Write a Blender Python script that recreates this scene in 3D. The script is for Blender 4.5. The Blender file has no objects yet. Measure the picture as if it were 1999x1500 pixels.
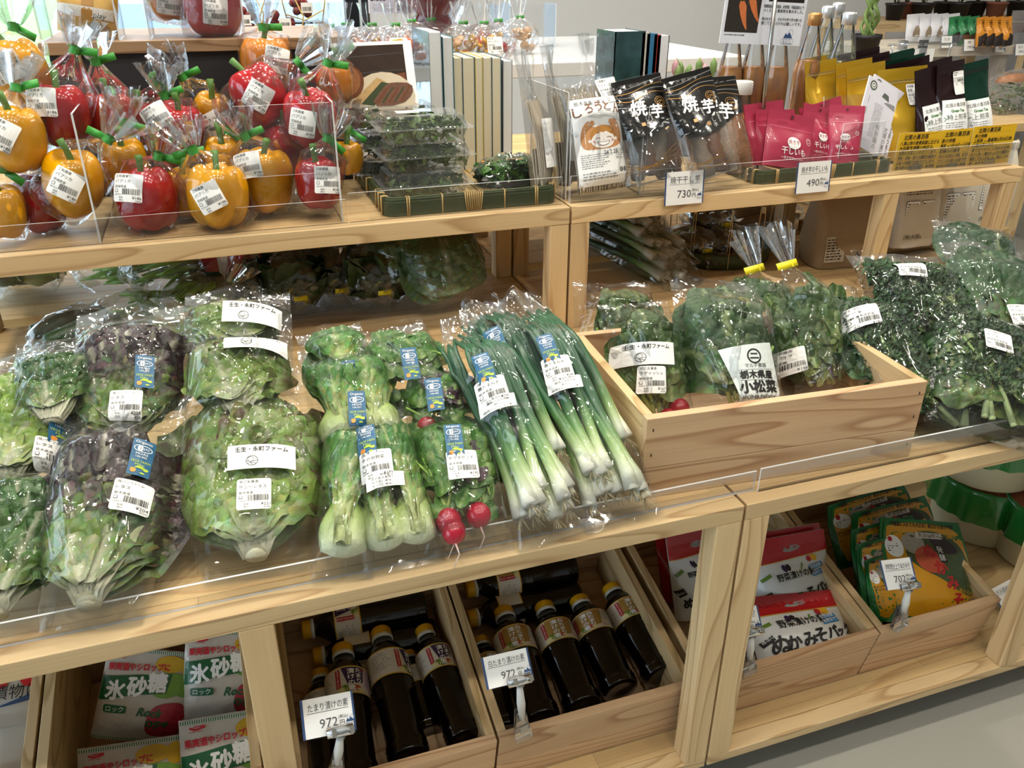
import bpy, math, random
import numpy as np
from mathutils import Vector, Matrix, Euler
from mathutils.geometry import tessellate_polygon
from mathutils.bvhtree import BVHTree

SC = bpy.context.scene
COL = SC.collection
PI = math.pi

# ------------------------------------------------------------------ camera
FPX = 1628.8; YAW = .3311; PITCH = .4673; ROLL = .0034; CAMZ = 1.279
def _basis():
    cy, sy, cp, sp = math.cos(YAW), math.sin(YAW), math.cos(PITCH), math.sin(PITCH)
    f = Vector((sy*cp, cy*cp, -sp)); r = Vector((cy, -sy, 0)); u = r.cross(f)
    cr, sr = math.cos(ROLL), math.sin(ROLL)
    return cr*r+sr*u, -sr*r+cr*u, f
CR, CU, CF = _basis()
CP = Vector((0, 0, CAMZ))
cam_d = bpy.data.cameras.new('camera'); cam = bpy.data.objects.new('camera', cam_d); COL.objects.link(cam)
cam.matrix_world = Matrix(((CR.x, CU.x, -CF.x, 0), (CR.y, CU.y, -CF.y, 0), (CR.z, CU.z, -CF.z, CAMZ), (0, 0, 0, 1)))
cam_d.sensor_width = 36; cam_d.lens = FPX/1999*36; cam_d.clip_start = .02
SC.camera = cam

# ------------------------------------------------------------------ view, world, lights
SC.view_settings.view_transform = 'Standard'; SC.view_settings.look = 'None'
SC.view_settings.gamma = 1; SC.view_settings.use_curve_mapping = False
SC.view_settings.exposure = -0.05
SC.cycles.max_bounces = 7; SC.cycles.diffuse_bounces = 3; SC.cycles.glossy_bounces = 3
SC.cycles.transmission_bounces = 5; SC.cycles.transparent_max_bounces = 28
SC.cycles.caustics_reflective = False; SC.cycles.caustics_refractive = False
SC.cycles.sample_clamp_indirect = 4
W = bpy.data.worlds.new('daylight'); SC.world = W; W.use_nodes = True
W.node_tree.nodes['Background'].inputs[0].default_value = (.72, .86, 1, 1)
W.node_tree.nodes['Background'].inputs[1].default_value = 6.0
def area(name, loc, size, power, col=(1, .92, .80), tgt=None, sy=None):
    l = bpy.data.lights.new(name, 'AREA'); l.energy = power; l.color = col; l.size = size
    if sy: l.shape = 'RECTANGLE'; l.size_y = sy
    else: l.shape = 'DISK'
    o = bpy.data.objects.new(name, l); COL.objects.link(o); o.location = loc
    if tgt is not None: o.rotation_euler = (Vector(tgt)-Vector(loc)).to_track_quat('-Z', 'Y').to_euler()
    return o
for i, (x, y) in enumerate([(a, b) for b in (-.3, .6, 1.75, 2.5) for a in (-1.1, -.3, .5, 1.3, 2.1)]+[(0, 3.5), (2.6, 3.5), (3.9, 1.6)]):
    area('ceiling_spot_lamp', (x, y, 2.97), .13, (8, 8, 9.5, 8.5, 16)[i//5], tgt=(x*.95, y+(.3 if y < 1 else -.5), 0))

# ------------------------------------------------------------------ pixel -> place
def ray(p): return CF + CR*((p[0]-999.5)/FPX) - CU*((p[1]-750)/FPX)
def at(p, Y=None, Z=None, X=None):
    d = ray(p)
    t = Y/d.y if Y is not None else ((Z-CAMZ)/d.z if Z is not None else X/d.x)
    return CP + d*t
def depth(P): return (Vector(P)-CP).dot(CF)
def sz(px, P): return px*depth(P)/FPX
def frame(o, xa, ya):
    """matrix with x axis ~xa, y axis ya; z = outward"""
    y = Vector(ya).normalized(); z = Vector(xa).cross(y).normalized(); x = y.cross(z)
    return Matrix(((x.x, y.x, z.x, o[0]), (x.y, y.y, z.y, o[1]), (x.z, y.z, z.z, o[2]), (0, 0, 0, 1)))
def frame_x(o, xa, ya):
    x = Vector(xa).normalized(); z = x.cross(Vector(ya)).normalized(); y = z.cross(x)
    return Matrix(((x.x, y.x, z.x, o[0]), (x.y, y.y, z.y, o[1]), (x.z, y.z, z.z, o[2]), (0, 0, 0, 1)))
def T(x, y, z): return Matrix.Translation((x, y, z))
def RX(a): return Matrix.Rotation(a, 4, 'X')
def RY(a): return Matrix.Rotation(a, 4, 'Y')
def RZ(a): return Matrix.Rotation(a, 4, 'Z')
D2 = math.radians

# shelf levels found from the photograph
YF = .793; YU = 1.444; ZL = .11; ZM = .614; ZU = .866; XG = .6117; XR = .6164

# ------------------------------------------------------------------ materials
MATS = {}
def lin(h):
    h = h.lstrip('#'); c = [int(h[i:i+2], 16)/255 for i in (0, 2, 4)]
    return tuple(x/12.92 if x <= .04045 else ((x+.055)/1.055)**2.4 for x in c)+(1,)
def mat(name, col='#808080', rough=.5, metal=0, spec=.5, noise=0, nscale=40, bump=0, bscale=60, trans=0, emis=0, coat=0, alpha=1, sss=0, vcol=False, sheen=0):
    if name in MATS: return MATS[name]
    m = bpy.data.materials.new(name); m.use_nodes = True; MATS[name] = m
    nt = m.node_tree; b = nt.nodes['Principled BSDF']
    c = lin(col) if isinstance(col, str) else tuple(col)+(1,)
    b.inputs['Base Color'].default_value = c; b.inputs['Roughness'].default_value = rough
    b.inputs['Metallic'].default_value = metal; b.inputs['Specular IOR Level'].default_value = spec
    b.inputs['Transmission Weight'].default_value = trans; b.inputs['Coat Weight'].default_value = coat
    b.inputs['Alpha'].default_value = alpha
    if emis: b.inputs['Emission Color'].default_value = c; b.inputs['Emission Strength'].default_value = emis
    if sss: b.inputs['Subsurface Weight'].default_value = sss; b.inputs['Subsurface Scale'].default_value = .01
    src = None
    if vcol:
        a = nt.nodes.new('ShaderNodeAttribute'); a.attribute_name = 'col'; src = a.outputs['Color']
        nt.links.new(src, b.inputs['Base Color'])
    if noise:
        tc = nt.nodes.new('ShaderNodeTexCoord'); n = nt.nodes.new('ShaderNodeTexNoise'); n.inputs['Scale'].default_value = nscale; n.inputs['Detail'].default_value = 4
        nt.links.new(tc.outputs['Object'], n.inputs['Vector'])
        h = nt.nodes.new('ShaderNodeHueSaturation')
        mr = nt.nodes.new('ShaderNodeMapRange'); mr.inputs['To Min'].default_value = 1-noise; mr.inputs['To Max'].default_value = 1+noise
        nt.links.new(n.outputs['Fac'], mr.inputs['Value']); nt.links.new(mr.outputs['Result'], h.inputs['Value'])
        if src: nt.links.new(src, h.inputs['Color'])
        else: h.inputs['Color'].default_value = c
        nt.links.new(h.outputs['Color'], b.inputs['Base Color'])
    if bump:
        tc = nt.nodes.new('ShaderNodeTexCoord'); n = nt.nodes.new('ShaderNodeTexNoise'); n.inputs['Scale'].default_value = bscale; n.inputs['Detail'].default_value = 3
        nt.links.new(tc.outputs['Object'], n.inputs['Vector'])
        bp = nt.nodes.new('ShaderNodeBump'); bp.inputs['Strength'].default_value = bump; bp.inputs['Distance'].default_value = .004
        nt.links.new(n.outputs['Fac'], bp.inputs['Height']); nt.links.new(bp.outputs['Normal'], b.inputs['Normal'])
    return m
def film(name, bscale=28, bump=.5, gain=1.15, veil=.016, rough=.05, tint=(.97, .98, .99), dist=.012, lines=.0):
    """thin clear crinkled plastic: transparent, a mirror-like skin by fresnel, a slight milky veil that is stronger edge-on"""
    if name in MATS: return MATS[name]
    m = bpy.data.materials.new(name); m.use_nodes = True; MATS[name] = m
    nt = m.node_tree; N = nt.nodes; N.clear(); L = nt.links.new
    out = N.new('ShaderNodeOutputMaterial'); tr = N.new('ShaderNodeBsdfTransparent'); tr.inputs[0].default_value = tint+(1,)
    gl = N.new('ShaderNodeBsdfGlossy'); gl.inputs['Roughness'].default_value = rough; gl.inputs[0].default_value = (1, 1, 1, 1)
    df = N.new('ShaderNodeBsdfDiffuse'); df.inputs[0].default_value = (.92, .95, .98, 1)
    tl = N.new('ShaderNodeBsdfTranslucent'); tl.inputs[0].default_value = (.92, .95, .98, 1)
    ad = N.new('ShaderNodeMixShader'); ad.inputs[0].default_value = .45; L(df.outputs[0], ad.inputs[1]); L(tl.outputs[0], ad.inputs[2])
    tc = N.new('ShaderNodeTexCoord'); n1 = N.new('ShaderNodeTexNoise'); n1.inputs['Scale'].default_value = bscale; n1.inputs['Detail'].default_value = 2.5; n1.inputs['Distortion'].default_value = 1.4
    try: n1.noise_type = 'RIDGED_MULTIFRACTAL'
    except Exception: pass
    L(tc.outputs['Object'], n1.inputs['Vector'])
    bp = N.new('ShaderNodeBump'); bp.inputs['Strength'].default_value = bump; bp.inputs['Distance'].default_value = dist
    sh = N.new('ShaderNodeMath'); sh.operation = 'POWER'; sh.inputs[1].default_value = 2.2; L(n1.outputs[0], sh.inputs[0])
    L(sh.outputs[0], bp.inputs['Height']); L(bp.outputs[0], gl.inputs['Normal'])
    fr = N.new('ShaderNodeFresnel'); fr.inputs['IOR'].default_value = 1.42
    mu = N.new('ShaderNodeMath'); mu.operation = 'MULTIPLY'; mu.inputs[1].default_value = 1.2*gain; mu.use_clamp = True; L(fr.outputs[0], mu.inputs[0])
    mi = N.new('ShaderNodeMath'); mi.operation = 'MINIMUM'; mi.inputs[1].default_value = .5; L(mu.outputs[0], mi.inputs[0])
    lw = N.new('ShaderNodeLayerWeight'); lw.inputs[0].default_value = .35
    mv = N.new('ShaderNodeMath'); mv.operation = 'MULTIPLY_ADD'; mv.inputs[1].default_value = veil*5; mv.inputs[2].default_value = veil; mv.use_clamp = True
    pw = N.new('ShaderNodeMath'); pw.operation = 'POWER'; pw.inputs[1].default_value = 3; L(lw.outputs['Facing'], pw.inputs[0]); L(pw.outputs[0], mv.inputs[0])
    m1 = N.new('ShaderNodeMixShader'); L(mv.outputs[0], m1.inputs[0]); L(tr.outputs[0], m1.inputs[1]); L(ad.outputs[0], m1.inputs[2])
    m2 = N.new('ShaderNodeMixShader'); L(mi.outputs[0], m2.inputs[0]); L(m1.outputs[0], m2.inputs[1]); L(gl.outputs[0], m2.inputs[2])
    L(m2.outputs[0], out.inputs[0])
    return m
def clear(name, tint=(.96, .975, .98), gain=1.0, veil=.0, rough=.02):
    """clear rigid acrylic sheet"""
    if name in MATS: return MATS[name]
    m = bpy.data.materials.new(name); m.use_nodes = True; MATS[name] = m
    nt = m.node_tree; N = nt.nodes; N.clear(); L = nt.links.new
    out = N.new('ShaderNodeOutputMaterial'); tr = N.new('ShaderNodeBsdfTransparent'); tr.inputs[0].default_value = tint+(1,)
    gl = N.new('ShaderNodeBsdfGlossy'); gl.inputs['Roughness'].default_value = rough
    df = N.new('ShaderNodeBsdfDiffuse'); df.inputs[0].default_value = (.9, .92, .95, 1)
    fr = N.new('ShaderNodeFresnel'); fr.inputs['IOR'].default_value = 1.45
    mu = N.new('ShaderNodeMath'); mu.operation = 'MULTIPLY'; mu.inputs[1].default_value = gain; mu.use_clamp = True; L(fr.outputs[0], mu.inputs[0])
    m1 = N.new('ShaderNodeMixShader'); m1.inputs[0].default_value = veil; L(tr.outputs[0], m1.inputs[1]); L(df.outputs[0], m1.inputs[2])
    m2 = N.new('ShaderNodeMixShader'); L(mu.outputs[0], m2.inputs[0]); L(m1.outputs[0], m2.inputs[1]); L(gl.outputs[0], m2.inputs[2])
    L(m2.outputs[0], out.inputs[0])
    return m
def wood(name, axis='X', a='#d3b88c', b='#b09066', lam=0, ring=1.0, rough=.55, pink=.35):
    """pine: fine grain along AXIS, broad cathedral figure, optional laminated staves of width LAM"""
    if name in MATS: return MATS[name]
    m = bpy.data.materials.new(name); m.use_nodes = True; MATS[name] = m
    nt = m.node_tree; N = nt.nodes; L = nt.links.new; bs = N['Principled BSDF']
    tc = N.new('ShaderNodeTexCoord'); oi = N.new('ShaderNodeObjectInfo')
    mp = N.new('ShaderNodeMapping')
    mp.inputs['Rotation'].default_value = {'X': (0, 0, 0), 'Y': (0, 0, -PI/2), 'Z': (0, PI/2, 0)}[axis]
    L(tc.outputs['Object'], mp.inputs['Vector'])
    ad = N.new('ShaderNodeVectorMath'); ad.operation = 'ADD'
    sc = N.new('ShaderNodeVectorMath'); sc.operation = 'SCALE'; sc.inputs[0].default_value = (3.1, 1.7, 2.3); L(oi.outputs['Random'], sc.inputs['Scale'])
    L(mp.outputs[0], ad.inputs[0]); L(sc.outputs[0], ad.inputs[1])
    def scaled(s):
        q = N.new('ShaderNodeVectorMath'); q.operation = 'MULTIPLY'; q.inputs[1].default_value = s; L(ad.outputs[0], q.inputs[0]); return q.outputs[0]
    wv = N.new('ShaderNodeTexNoise'); wv.inputs['Scale'].default_value = 1; wv.inputs['Detail'].default_value = 1.5; L(scaled((1.1, 9, 9)), wv.inputs['Vector'])
    # growth rings: repeated bands of a smooth field
    mm = N.new('ShaderNodeMath'); mm.operation = 'MULTIPLY'; mm.inputs[1].default_value = 17*ring; L(wv.outputs['Fac'], mm.inputs[0])
    fr = N.new('ShaderNodeMath'); fr.operation = 'FRACT'; L(mm.outputs[0], fr.inputs[0])
    rr = N.new('ShaderNodeValToRGB'); e = rr.color_ramp.elements
    e[0].position = 0; e[0].color = (0, 0, 0, 1); e[1].position = .72; e[1].color = (.25, .25, .25, 1)
    x = rr.color_ramp.elements.new(.92); x.color = (1, 1, 1, 1); x = rr.color_ramp.elements.new(1); x.color = (.1, .1, .1, 1)
    L(fr.outputs[0], rr.inputs[0])
    fg = N.new('ShaderNodeTexNoise'); fg.inputs['Scale'].default_value = 1; fg.inputs['Detail'].default_value = 3; L(scaled((5, 330, 330)), fg.inputs['Vector'])
    bn = N.new('ShaderNodeTexNoise'); bn.inputs['Scale'].default_value = 1; bn.inputs['Detail'].default_value = 1; L(scaled((2, 14, 14)), bn.inputs['Vector'])
    mx = N.new('ShaderNodeMix'); mx.data_type = 'RGBA'; mx.inputs['A'].default_value = lin(a); mx.inputs['B'].default_value = lin(b); L(rr.outputs[0], mx.inputs[0])
    mp2 = N.new('ShaderNodeMix'); mp2.data_type = 'RGBA'; mp2.blend_type = 'MULTIPLY'; mp2.inputs['B'].default_value = (1, .88, .80, 1)
    r2 = N.new('ShaderNodeMapRange'); r2.inputs['From Min'].default_value = .45; r2.inputs['From Max'].default_value = .75; r2.inputs['To Max'].default_value = pink; L(bn.outputs['Fac'], r2.inputs[0])
    L(r2.outputs[0], mp2.inputs[0]); L(mx.outputs['Result'], mp2.inputs['A'])
    hs = N.new('ShaderNodeHueSaturation'); L(mp2.outputs['Result'], hs.inputs['Color'])
    r3 = N.new('ShaderNodeMapRange'); r3.inputs['To Min'].default_value = .86; r3.inputs['To Max'].default_value = 1.12; L(fg.outputs['Fac'], r3.inputs[0])
    last = r3.outputs[0]
    if lam:
        br = N.new('ShaderNodeTexBrick'); br.inputs['Scale'].default_value = 1; br.inputs['Brick Width'].default_value = .42; br.inputs['Row Height'].default_value = lam
        br.inputs['Mortar Size'].default_value = .0004; br.inputs['Color1'].default_value = (1.06, 1.06, 1.06, 1); br.inputs['Color2'].default_value = (.88, .88, .88, 1); br.inputs['Mortar'].default_value = (.55, .55, .55, 1)
        br.offset = .37; L(ad.outputs[0], br.inputs['Vector'])
        m3 = N.new('ShaderNodeMath'); m3.operation = 'MULTIPLY'; L(last, m3.inputs[0]); L(br.outputs['Color'], m3.inputs[1]); last = m3.outputs[0]
    r4 = N.new('ShaderNodeMapRange'); r4.inputs['To Min'].default_value = .9; r4.inputs['To Max'].default_value = 1.08; L(oi.outputs['Random'], r4.inputs[0])
    m4 = N.new('ShaderNodeMath'); m4.operation = 'MULTIPLY'; L(last, m4.inputs[0]); L(r4.outputs[0], m4.inputs[1])
    L(m4.outputs[0], hs.inputs['Value']); L(hs.outputs[0], bs.inputs['Base Color'])
    bs.inputs['Roughness'].default_value = rough; bs.inputs['Specular IOR Level'].default_value = .35
    return m

# ------------------------------------------------------------------ mesh builder
class MB:
    def __init__(s): s.v = []; s.f = []; s.m = []; s.c = None
    def add(s, V, F, mi=0, M=None, C=None):
        n = len(s.v)
        if M is not None:
            A = np.array(M); V = np.asarray(V, float) @ A[:3, :3].T + A[:3, 3]
        s.v.extend([tuple(map(float, p)) for p in V]); s.f.extend([tuple(i+n for i in f) for f in F])
        s.m.extend([mi]*len(F) if isinstance(mi, int) else mi)
        if C is not None:
            if s.c is None: s.c = [(1, 1, 1)]*n
            s.c.extend([tuple(c) for c in C])
        elif s.c is not None: s.c.extend([(1, 1, 1)]*len(V))
        return s
    def box(s, x0, x1, y0, y1, z0, z1, mi=0, M=None):
        V = [(x, y, z) for z in (z0, z1) for y in (y0, y1) for x in (x0, x1)]
        return s.add(V, [(0, 2, 3, 1), (4, 5, 7, 6), (0, 1, 5, 4), (1, 3, 7, 5), (3, 2, 6, 7), (2, 0, 4, 6)], mi, M)
    def grid(s, P, mi=0, cu=False, cv=False, M=None, C=None, flip=False):
        P = np.asarray(P, float); nu, nv = P.shape[:2]; F = []
        for i in range(nu if cu else nu-1):
            i2 = (i+1) % nu
            for j in range(nv if cv else nv-1):
                j2 = (j+1) % nv
                q = (i*nv+j, i2*nv+j, i2*nv+j2, i*nv+j2); F.append(q[::-1] if flip else q)
        return s.add(P.reshape(-1, 3), F, mi, M, None if C is None else np.asarray(C).reshape(-1, 3))
    def tube(s, pts, r, n=8, mi=0, caps=True, M=None, C=None, flat=1.0):
        pts = [Vector(p) for p in pts]; k = len(pts)
        r = [r]*k if not hasattr(r, '__len__') else r
        t0 = (pts[1]-pts[0]).normalized(); a = Vector((0, 0, 1)) if abs(t0.z) < .9 else Vector((1, 0, 0))
        X = t0.cross(a).normalized(); P = []
        for i, p in enumerate(pts):
            t = (pts[min(i+1, k-1)]-pts[max(i-1, 0)]).normalized()
            X = (X-t*X.dot(t)).normalized(); Y = t.cross(X)
            P.append([p+X*math.cos(2*PI*j/n)*r[i]+Y*math.sin(2*PI*j/n)*r[i]*flat for j in range(n)])
        n0 = len(s.v); Cg = None if C is None else np.repeat(np.asarray(C)[:, None, :], n, 1)
        s.grid(np.array([[tuple(q) for q in row] for row in P]), mi, cv=True, M=M, C=Cg)
        if caps:
            s.f.append(tuple(n0+j for j in range(n))); s.f.append(tuple(n0+(k-1)*n+j for j in reversed(range(n)))); s.m += [mi, mi]
        return s
    def lathe(s, prof, n=24, mi=0, M=None, caps=True, fn=None):
        P = []
        for r, z in prof:
            row = []
            for j in range(n):
                a = 2*PI*j/n; rr = r*(fn(a, z) if fn else 1)
                row.append((rr*math.cos(a), rr*math.sin(a), z))
            P.append(row)
        n0 = len(s.v); k = len(prof)
        s.grid(np.array(P), mi if isinstance(mi, int) else 0, cv=True, M=M, flip=True)
        if not isinstance(mi, int):
            for i in range(k-1):
                for j in range(n): s.m[len(s.m)-(k-1)*n+i*n+j] = mi[i]
        if caps:
            s.f.append(tuple(n0+j for j in reversed(range(n)))); s.f.append(tuple(n0+(k-1)*n+j for j in range(n)))
            s.m += [mi if isinstance(mi, int) else mi[0], mi if isinstance(mi, int) else mi[-1]]
        return s
    def prism(s, poly, z0, z1, mi=0, M=None, side=None):
        n = len(poly); V = [(x, y, z0) for x, y in poly]+[(x, y, z1) for x, y in poly]
        tri = tessellate_polygon([[Vector((x, y, 0)) for x, y in poly]])
        ar = sum(poly[i][0]*poly[(i+1) % n][1]-poly[(i+1) % n][0]*poly[i][1] for i in range(n))
        F = []; mm = []
        for t in tri:
            a, b, c = t; x = (poly[b][0]-poly[a][0])*(poly[c][1]-poly[a][1])-(poly[b][1]-poly[a][1])*(poly[c][0]-poly[a][0])
            t = (a, b, c) if x > 0 else (a, c, b)
            F.append(tuple(i+n for i in t)); F.append(t[::-1]); mm += [mi, mi]
        for i in range(n):
            j = (i+1) % n; F.append((i, j, j+n, i+n) if ar > 0 else (j, i, i+n, j+n)); mm.append(mi if side is None else side)
        return s.add(V, F, mm, M)
    def mesh(s, name, mats, smooth=True):
        me = bpy.data.meshes.new(name); me.from_pydata(s.v, [], s.f)
        for m in (mats if isinstance(mats, (list, tuple)) else [mats]): me.materials.append(m)
        me.polygons.foreach_set('material_index', s.m)
        if smooth: me.polygons.foreach_set('use_smooth', [True]*len(s.f))
        if s.c is not None:
            a = me.color_attributes.new('col', 'FLOAT_COLOR', 'POINT')
            a.data.foreach_set('color', np.concatenate([np.asarray(s.c, float), np.ones((len(s.c), 1))], 1).ravel())
        me.update(); return me
    def build(s, name, mats, parent=None, M=None, smooth=True, bevel=0, auto=None):
        return obj(name, s.mesh(name, mats, smooth), parent, M, bevel, auto)
def obj(name, me, parent=None, M=None, bevel=0, auto=None):
    o = bpy.data.objects.new(name, me); COL.objects.link(o)
    if parent is not None: o.parent = parent
    if M is not None: o.matrix_local = M
    if bevel:
        b = o.modifiers.new('edge', 'BEVEL'); b.width = bevel; b.segments = 2; b.limit_method = 'ANGLE'
    if auto:
        me.polygons.foreach_set('use_smooth', [True]*len(me.polygons)); me.set_sharp_from_angle(angle=D2(auto))
    return o
def thing(name, label, cat, M=None, group=None):
    o = bpy.data.objects.new(name, None); COL.objects.link(o); o.empty_display_size = .02
    if M is not None: o.matrix_world = M
    return tag(o, label, cat, group)
def tag(o, label, cat, group=None):
    o['label'] = label; o['category'] = cat
    if group: o['group'] = group
    return o
def struct(o): o['kind'] = 'structure'; return o
def dup(root, M, label, group=None):
    r = root.copy(); COL.objects.link(r); r.matrix_world = M; r['label'] = label
    if group: r['group'] = group
    for ch in list(root.children):
        c = ch.copy(); COL.objects.link(c); c.parent = r
        for g in ch.children:
            d = g.copy(); COL.objects.link(d); d.parent = c
    return r

# ------------------------------------------------------------------ printed matter
_TX = {}
def glyphs(s):
    """triangles of a line of type, size 1, left aligned, baseline 0"""
    if s in _TX: return _TX[s]
    cu = bpy.data.curves.new('type', 'FONT'); cu.body = s; cu.size = 1; cu.resolution_u = 2
    ob = bpy.data.objects.new('type', cu); me = ob.to_mesh()
    V = np.array([v.co[:2] for v in me.vertices]) if len(me.vertices) else np.zeros((0, 2))
    F = [tuple(p.vertices) for p in me.polygons]
    ob.to_mesh_clear(); bpy.data.objects.remove(ob); bpy.data.curves.remove(cu)
    _TX[s] = (V, F); return V, F
class Art:
    """flat print: pieces in (x, y) with a layer; laid on a surface by place()"""
    def __init__(s): s.p = []; s.mats = []
    def mi(s, m):
        if m not in s.mats: s.mats.append(m)
        return s.mats.index(m)
    def raw(s, V, F, m, lay): s.p.append((np.asarray(V, float).reshape(-1, 2), F, s.mi(m), lay)); return s
    def rect(s, x, y, w, h, m, lay=1, rot=0, nx=1, ny=1):
        """centre x, y"""
        gx = np.linspace(-w/2, w/2, nx+1); gy = np.linspace(-h/2, h/2, ny+1); c, q = math.cos(rot), math.sin(rot)
        V = [(x+a*c-b*q, y+a*q+b*c) for a in gx for b in gy]
        F = [(i*(ny+1)+j, (i+1)*(ny+1)+j, (i+1)*(ny+1)+j+1, i*(ny+1)+j+1) for i in range(nx) for j in range(ny)]
        return s.raw(V, F, m, lay)
    def poly(s, pts, m, lay=1, smooth=0):
        pts = [tuple(p) for p in pts]
        for _ in range(smooth):
            q = []
            for i in range(len(pts)):
                a, b = pts[i], pts[(i+1) % len(pts)]
                q += [(a[0]*.75+b[0]*.25, a[1]*.75+b[1]*.25), (a[0]*.25+b[0]*.75, a[1]*.25+b[1]*.75)]
            pts = q
        F = []
        for t in tessellate_polygon([[Vector((x, y, 0)) for x, y in pts]]):
            a, b, c = [pts[i] for i in t]; z = (b[0]-a[0])*(c[1]-a[1])-(b[1]-a[1])*(c[0]-a[0])
            F.append(tuple(t) if z > 0 else tuple(t)[::-1])
        return s.raw(pts, F, m, lay)
    def rrect(s, x, y, w, h, r, m, lay=1, rot=0):
        P = []
        for cx, cy, a0 in ((w/2-r, h/2-r, 0), (-w/2+r, h/2-r, 90), (-w/2+r, -h/2+r, 180), (w/2-r, -h/2+r, 270)):
            for k in range(4):
                a = D2(a0+30*k); P.append((cx+r*math.cos(a), cy+r*math.sin(a)))
        c, q = math.cos(rot), math.sin(rot)
        return s.poly([(x+a*c-b*q, y+a*q+b*c) for a, b in P], m, lay)
    def disc(s, x, y, r, m, lay=1, ry=None, n=20, rot=0):
        ry = ry or r; c, q = math.cos(rot), math.sin(rot)
        V = [(x, y)]+[(x+r*math.cos(2*PI*k/n)*c-ry*math.sin(2*PI*k/n)*q, y+r*math.cos(2*PI*k/n)*q+ry*math.sin(2*PI*k/n)*c) for k in range(n)]
        return s.raw(V, [(0, 1+k, 1+(k+1) % n) for k in range(n)], m, lay)
    def stroke(s, pts, w, m, lay=1, closed=False, smooth=0):
        pts = [Vector(p) for p in pts]
        for _ in range(smooth):
            q = [] if closed else [pts[0]]
            for i in range(len(pts) if closed else len(pts)-1):
                a, b = pts[i], pts[(i+1) % len(pts)]; q += [a*.75+b*.25, a*.25+b*.75]
            if not closed: q.append(pts[-1])
            pts = q
        k = len(pts); V = []; ws = w if hasattr(w, '__len__') else None
        for i, p in enumerate(pts):
            a = pts[(i-1) % k] if closed or i else p; b = pts[(i+1) % k] if closed or i < k-1 else p
            t = (b-a).normalized(); n = Vector((-t.y, t.x)); hw = (np.interp(i/(k-1), np.linspace(0, 1, len(ws)), ws) if ws else w)/2
            V += [tuple(p+n*hw), tuple(p-n*hw)]
        F = [(2*i, 2*i+1, (2*i+3) % (2*k), (2*i+2) % (2*k)) for i in range(k if closed else k-1)]
        return s.raw(V, F, m, lay)
    def ring(s, x, y, r, w, m, lay=1, ry=None, n=24):
        ry = ry or r
        return s.stroke([(x+r*math.cos(2*PI*k/n), y+ry*math.sin(2*PI*k/n)) for k in range(n)], w, m, lay, True)
    def text(s, t, x, y, h, m, lay=2, align='l', w=None, rot=0, bold=0, shear=0, vertical=False, wmax=None):
        """h: height of a full-width character"""
        if vertical:
            for i, ch in enumerate(t): s.text(ch, x, y-i*h*1.03, h, m, lay, 'c', None, rot, bold)
            return s
        V, F = glyphs(t)
        if not len(V): return s
        V = V*h; x0, x1 = V[:, 0].min(), V[:, 0].max(); V = V-[x0, 0]; wd = x1-x0
        if w: V = V*[w/wd, 1]; wd = w
        elif wmax and wd > wmax: V = V*[wmax/wd, 1]; wd = wmax
        if align == 'c': V = V-[wd/2, 0]
        elif align == 'r': V = V-[wd, 0]
        if shear: V = V+np.stack([V[:, 1]*shear, V[:, 1]*0], 1)
        c, q = math.cos(rot), math.sin(rot); R = np.array([[c, q], [-q, c]])
        for dx, dy in ([(0, 0)] if not bold else [(-bold, 0), (bold, 0), (0, bold), (0, -bold)]):
            s.raw((V+[dx, dy]) @ R+[x, y], F, m, lay+(abs(dx)*3+(dx > 0)*.08+(dy > 0)*.16+(dy < 0)*.24 if bold else 0))
        return s
    def fine(s, x, y, w, h, rows, m, lay=2, seed=1, fill=.72):
        """illegible small print"""
        rg = random.Random(seed); st = h/rows
        for i in range(rows):
            cx = x; yy = y-(i+.5)*st; end = x+w*rg.uniform(.6, 1)
            while cx < end:
                l = rg.uniform(.5, 1.6)*st; s.rect(cx+l/2, yy, min(l, end-cx+1e-6), st*fill*rg.uniform(.5, 1)*.7, m, lay); cx += l+st*.35
        return s
    def barcode(s, x, y, w, h, m, lay=2, seed=3):
        rg = random.Random(seed); cx = x
        while cx < x+w:
            l = rg.choice((.012, .012, .024, .036))*w; s.rect(cx+l/2, y+h/2, l, h, m, lay); cx += l+rg.choice((.014, .02, .03))*w
        return s
    def xf(s, M2, off=(0, 0)):
        for i, (V, F, mi, l) in enumerate(s.p): s.p[i] = (V @ np.array(M2).T+off, F, mi, l)
        return s
    def place(s, mb=None, fn=None, step=.00025, z0=0, maxe=None, base=0):
        """-> MB; fn(V2 array, height) -> V3 array"""
        mb = mb or MB(); fn = fn or (lambda V, h: np.concatenate([V, np.full((len(V), 1), h)], 1))
        for V, F, mi, lay in s.p:
            if maxe: V, F = split(V, F, maxe)
            mb.add(fn(V, z0+lay*step), F, mi+base)
        return mb
def split(V, F, maxe):
    V = [tuple(v) for v in V]; out = []; st = []
    for f in F:
        for k in range(1, len(f)-1): st.append((f[0], f[k], f[k+1]))
    mid = {}
    while st:
        a, b, c = st.pop(); e = []
        for i, j in ((a, b), (b, c), (c, a)): e.append((V[i][0]-V[j][0])**2+(V[i][1]-V[j][1])**2)
        k = max(range(3), key=lambda q: e[q])
        if e[k] <= maxe*maxe or len(out) > 60000: out.append((a, b, c)); continue
        i, j, o = ((a, b, c), (b, c, a), (c, a, b))[k]; key = (min(i, j), max(i, j))
        if key not in mid: V.append(((V[i][0]+V[j][0])/2, (V[i][1]+V[j][1])/2)); mid[key] = len(V)-1
        m = mid[key]; st += [(i, m, o), (m, j, o)]
    return np.array(V), out
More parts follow.
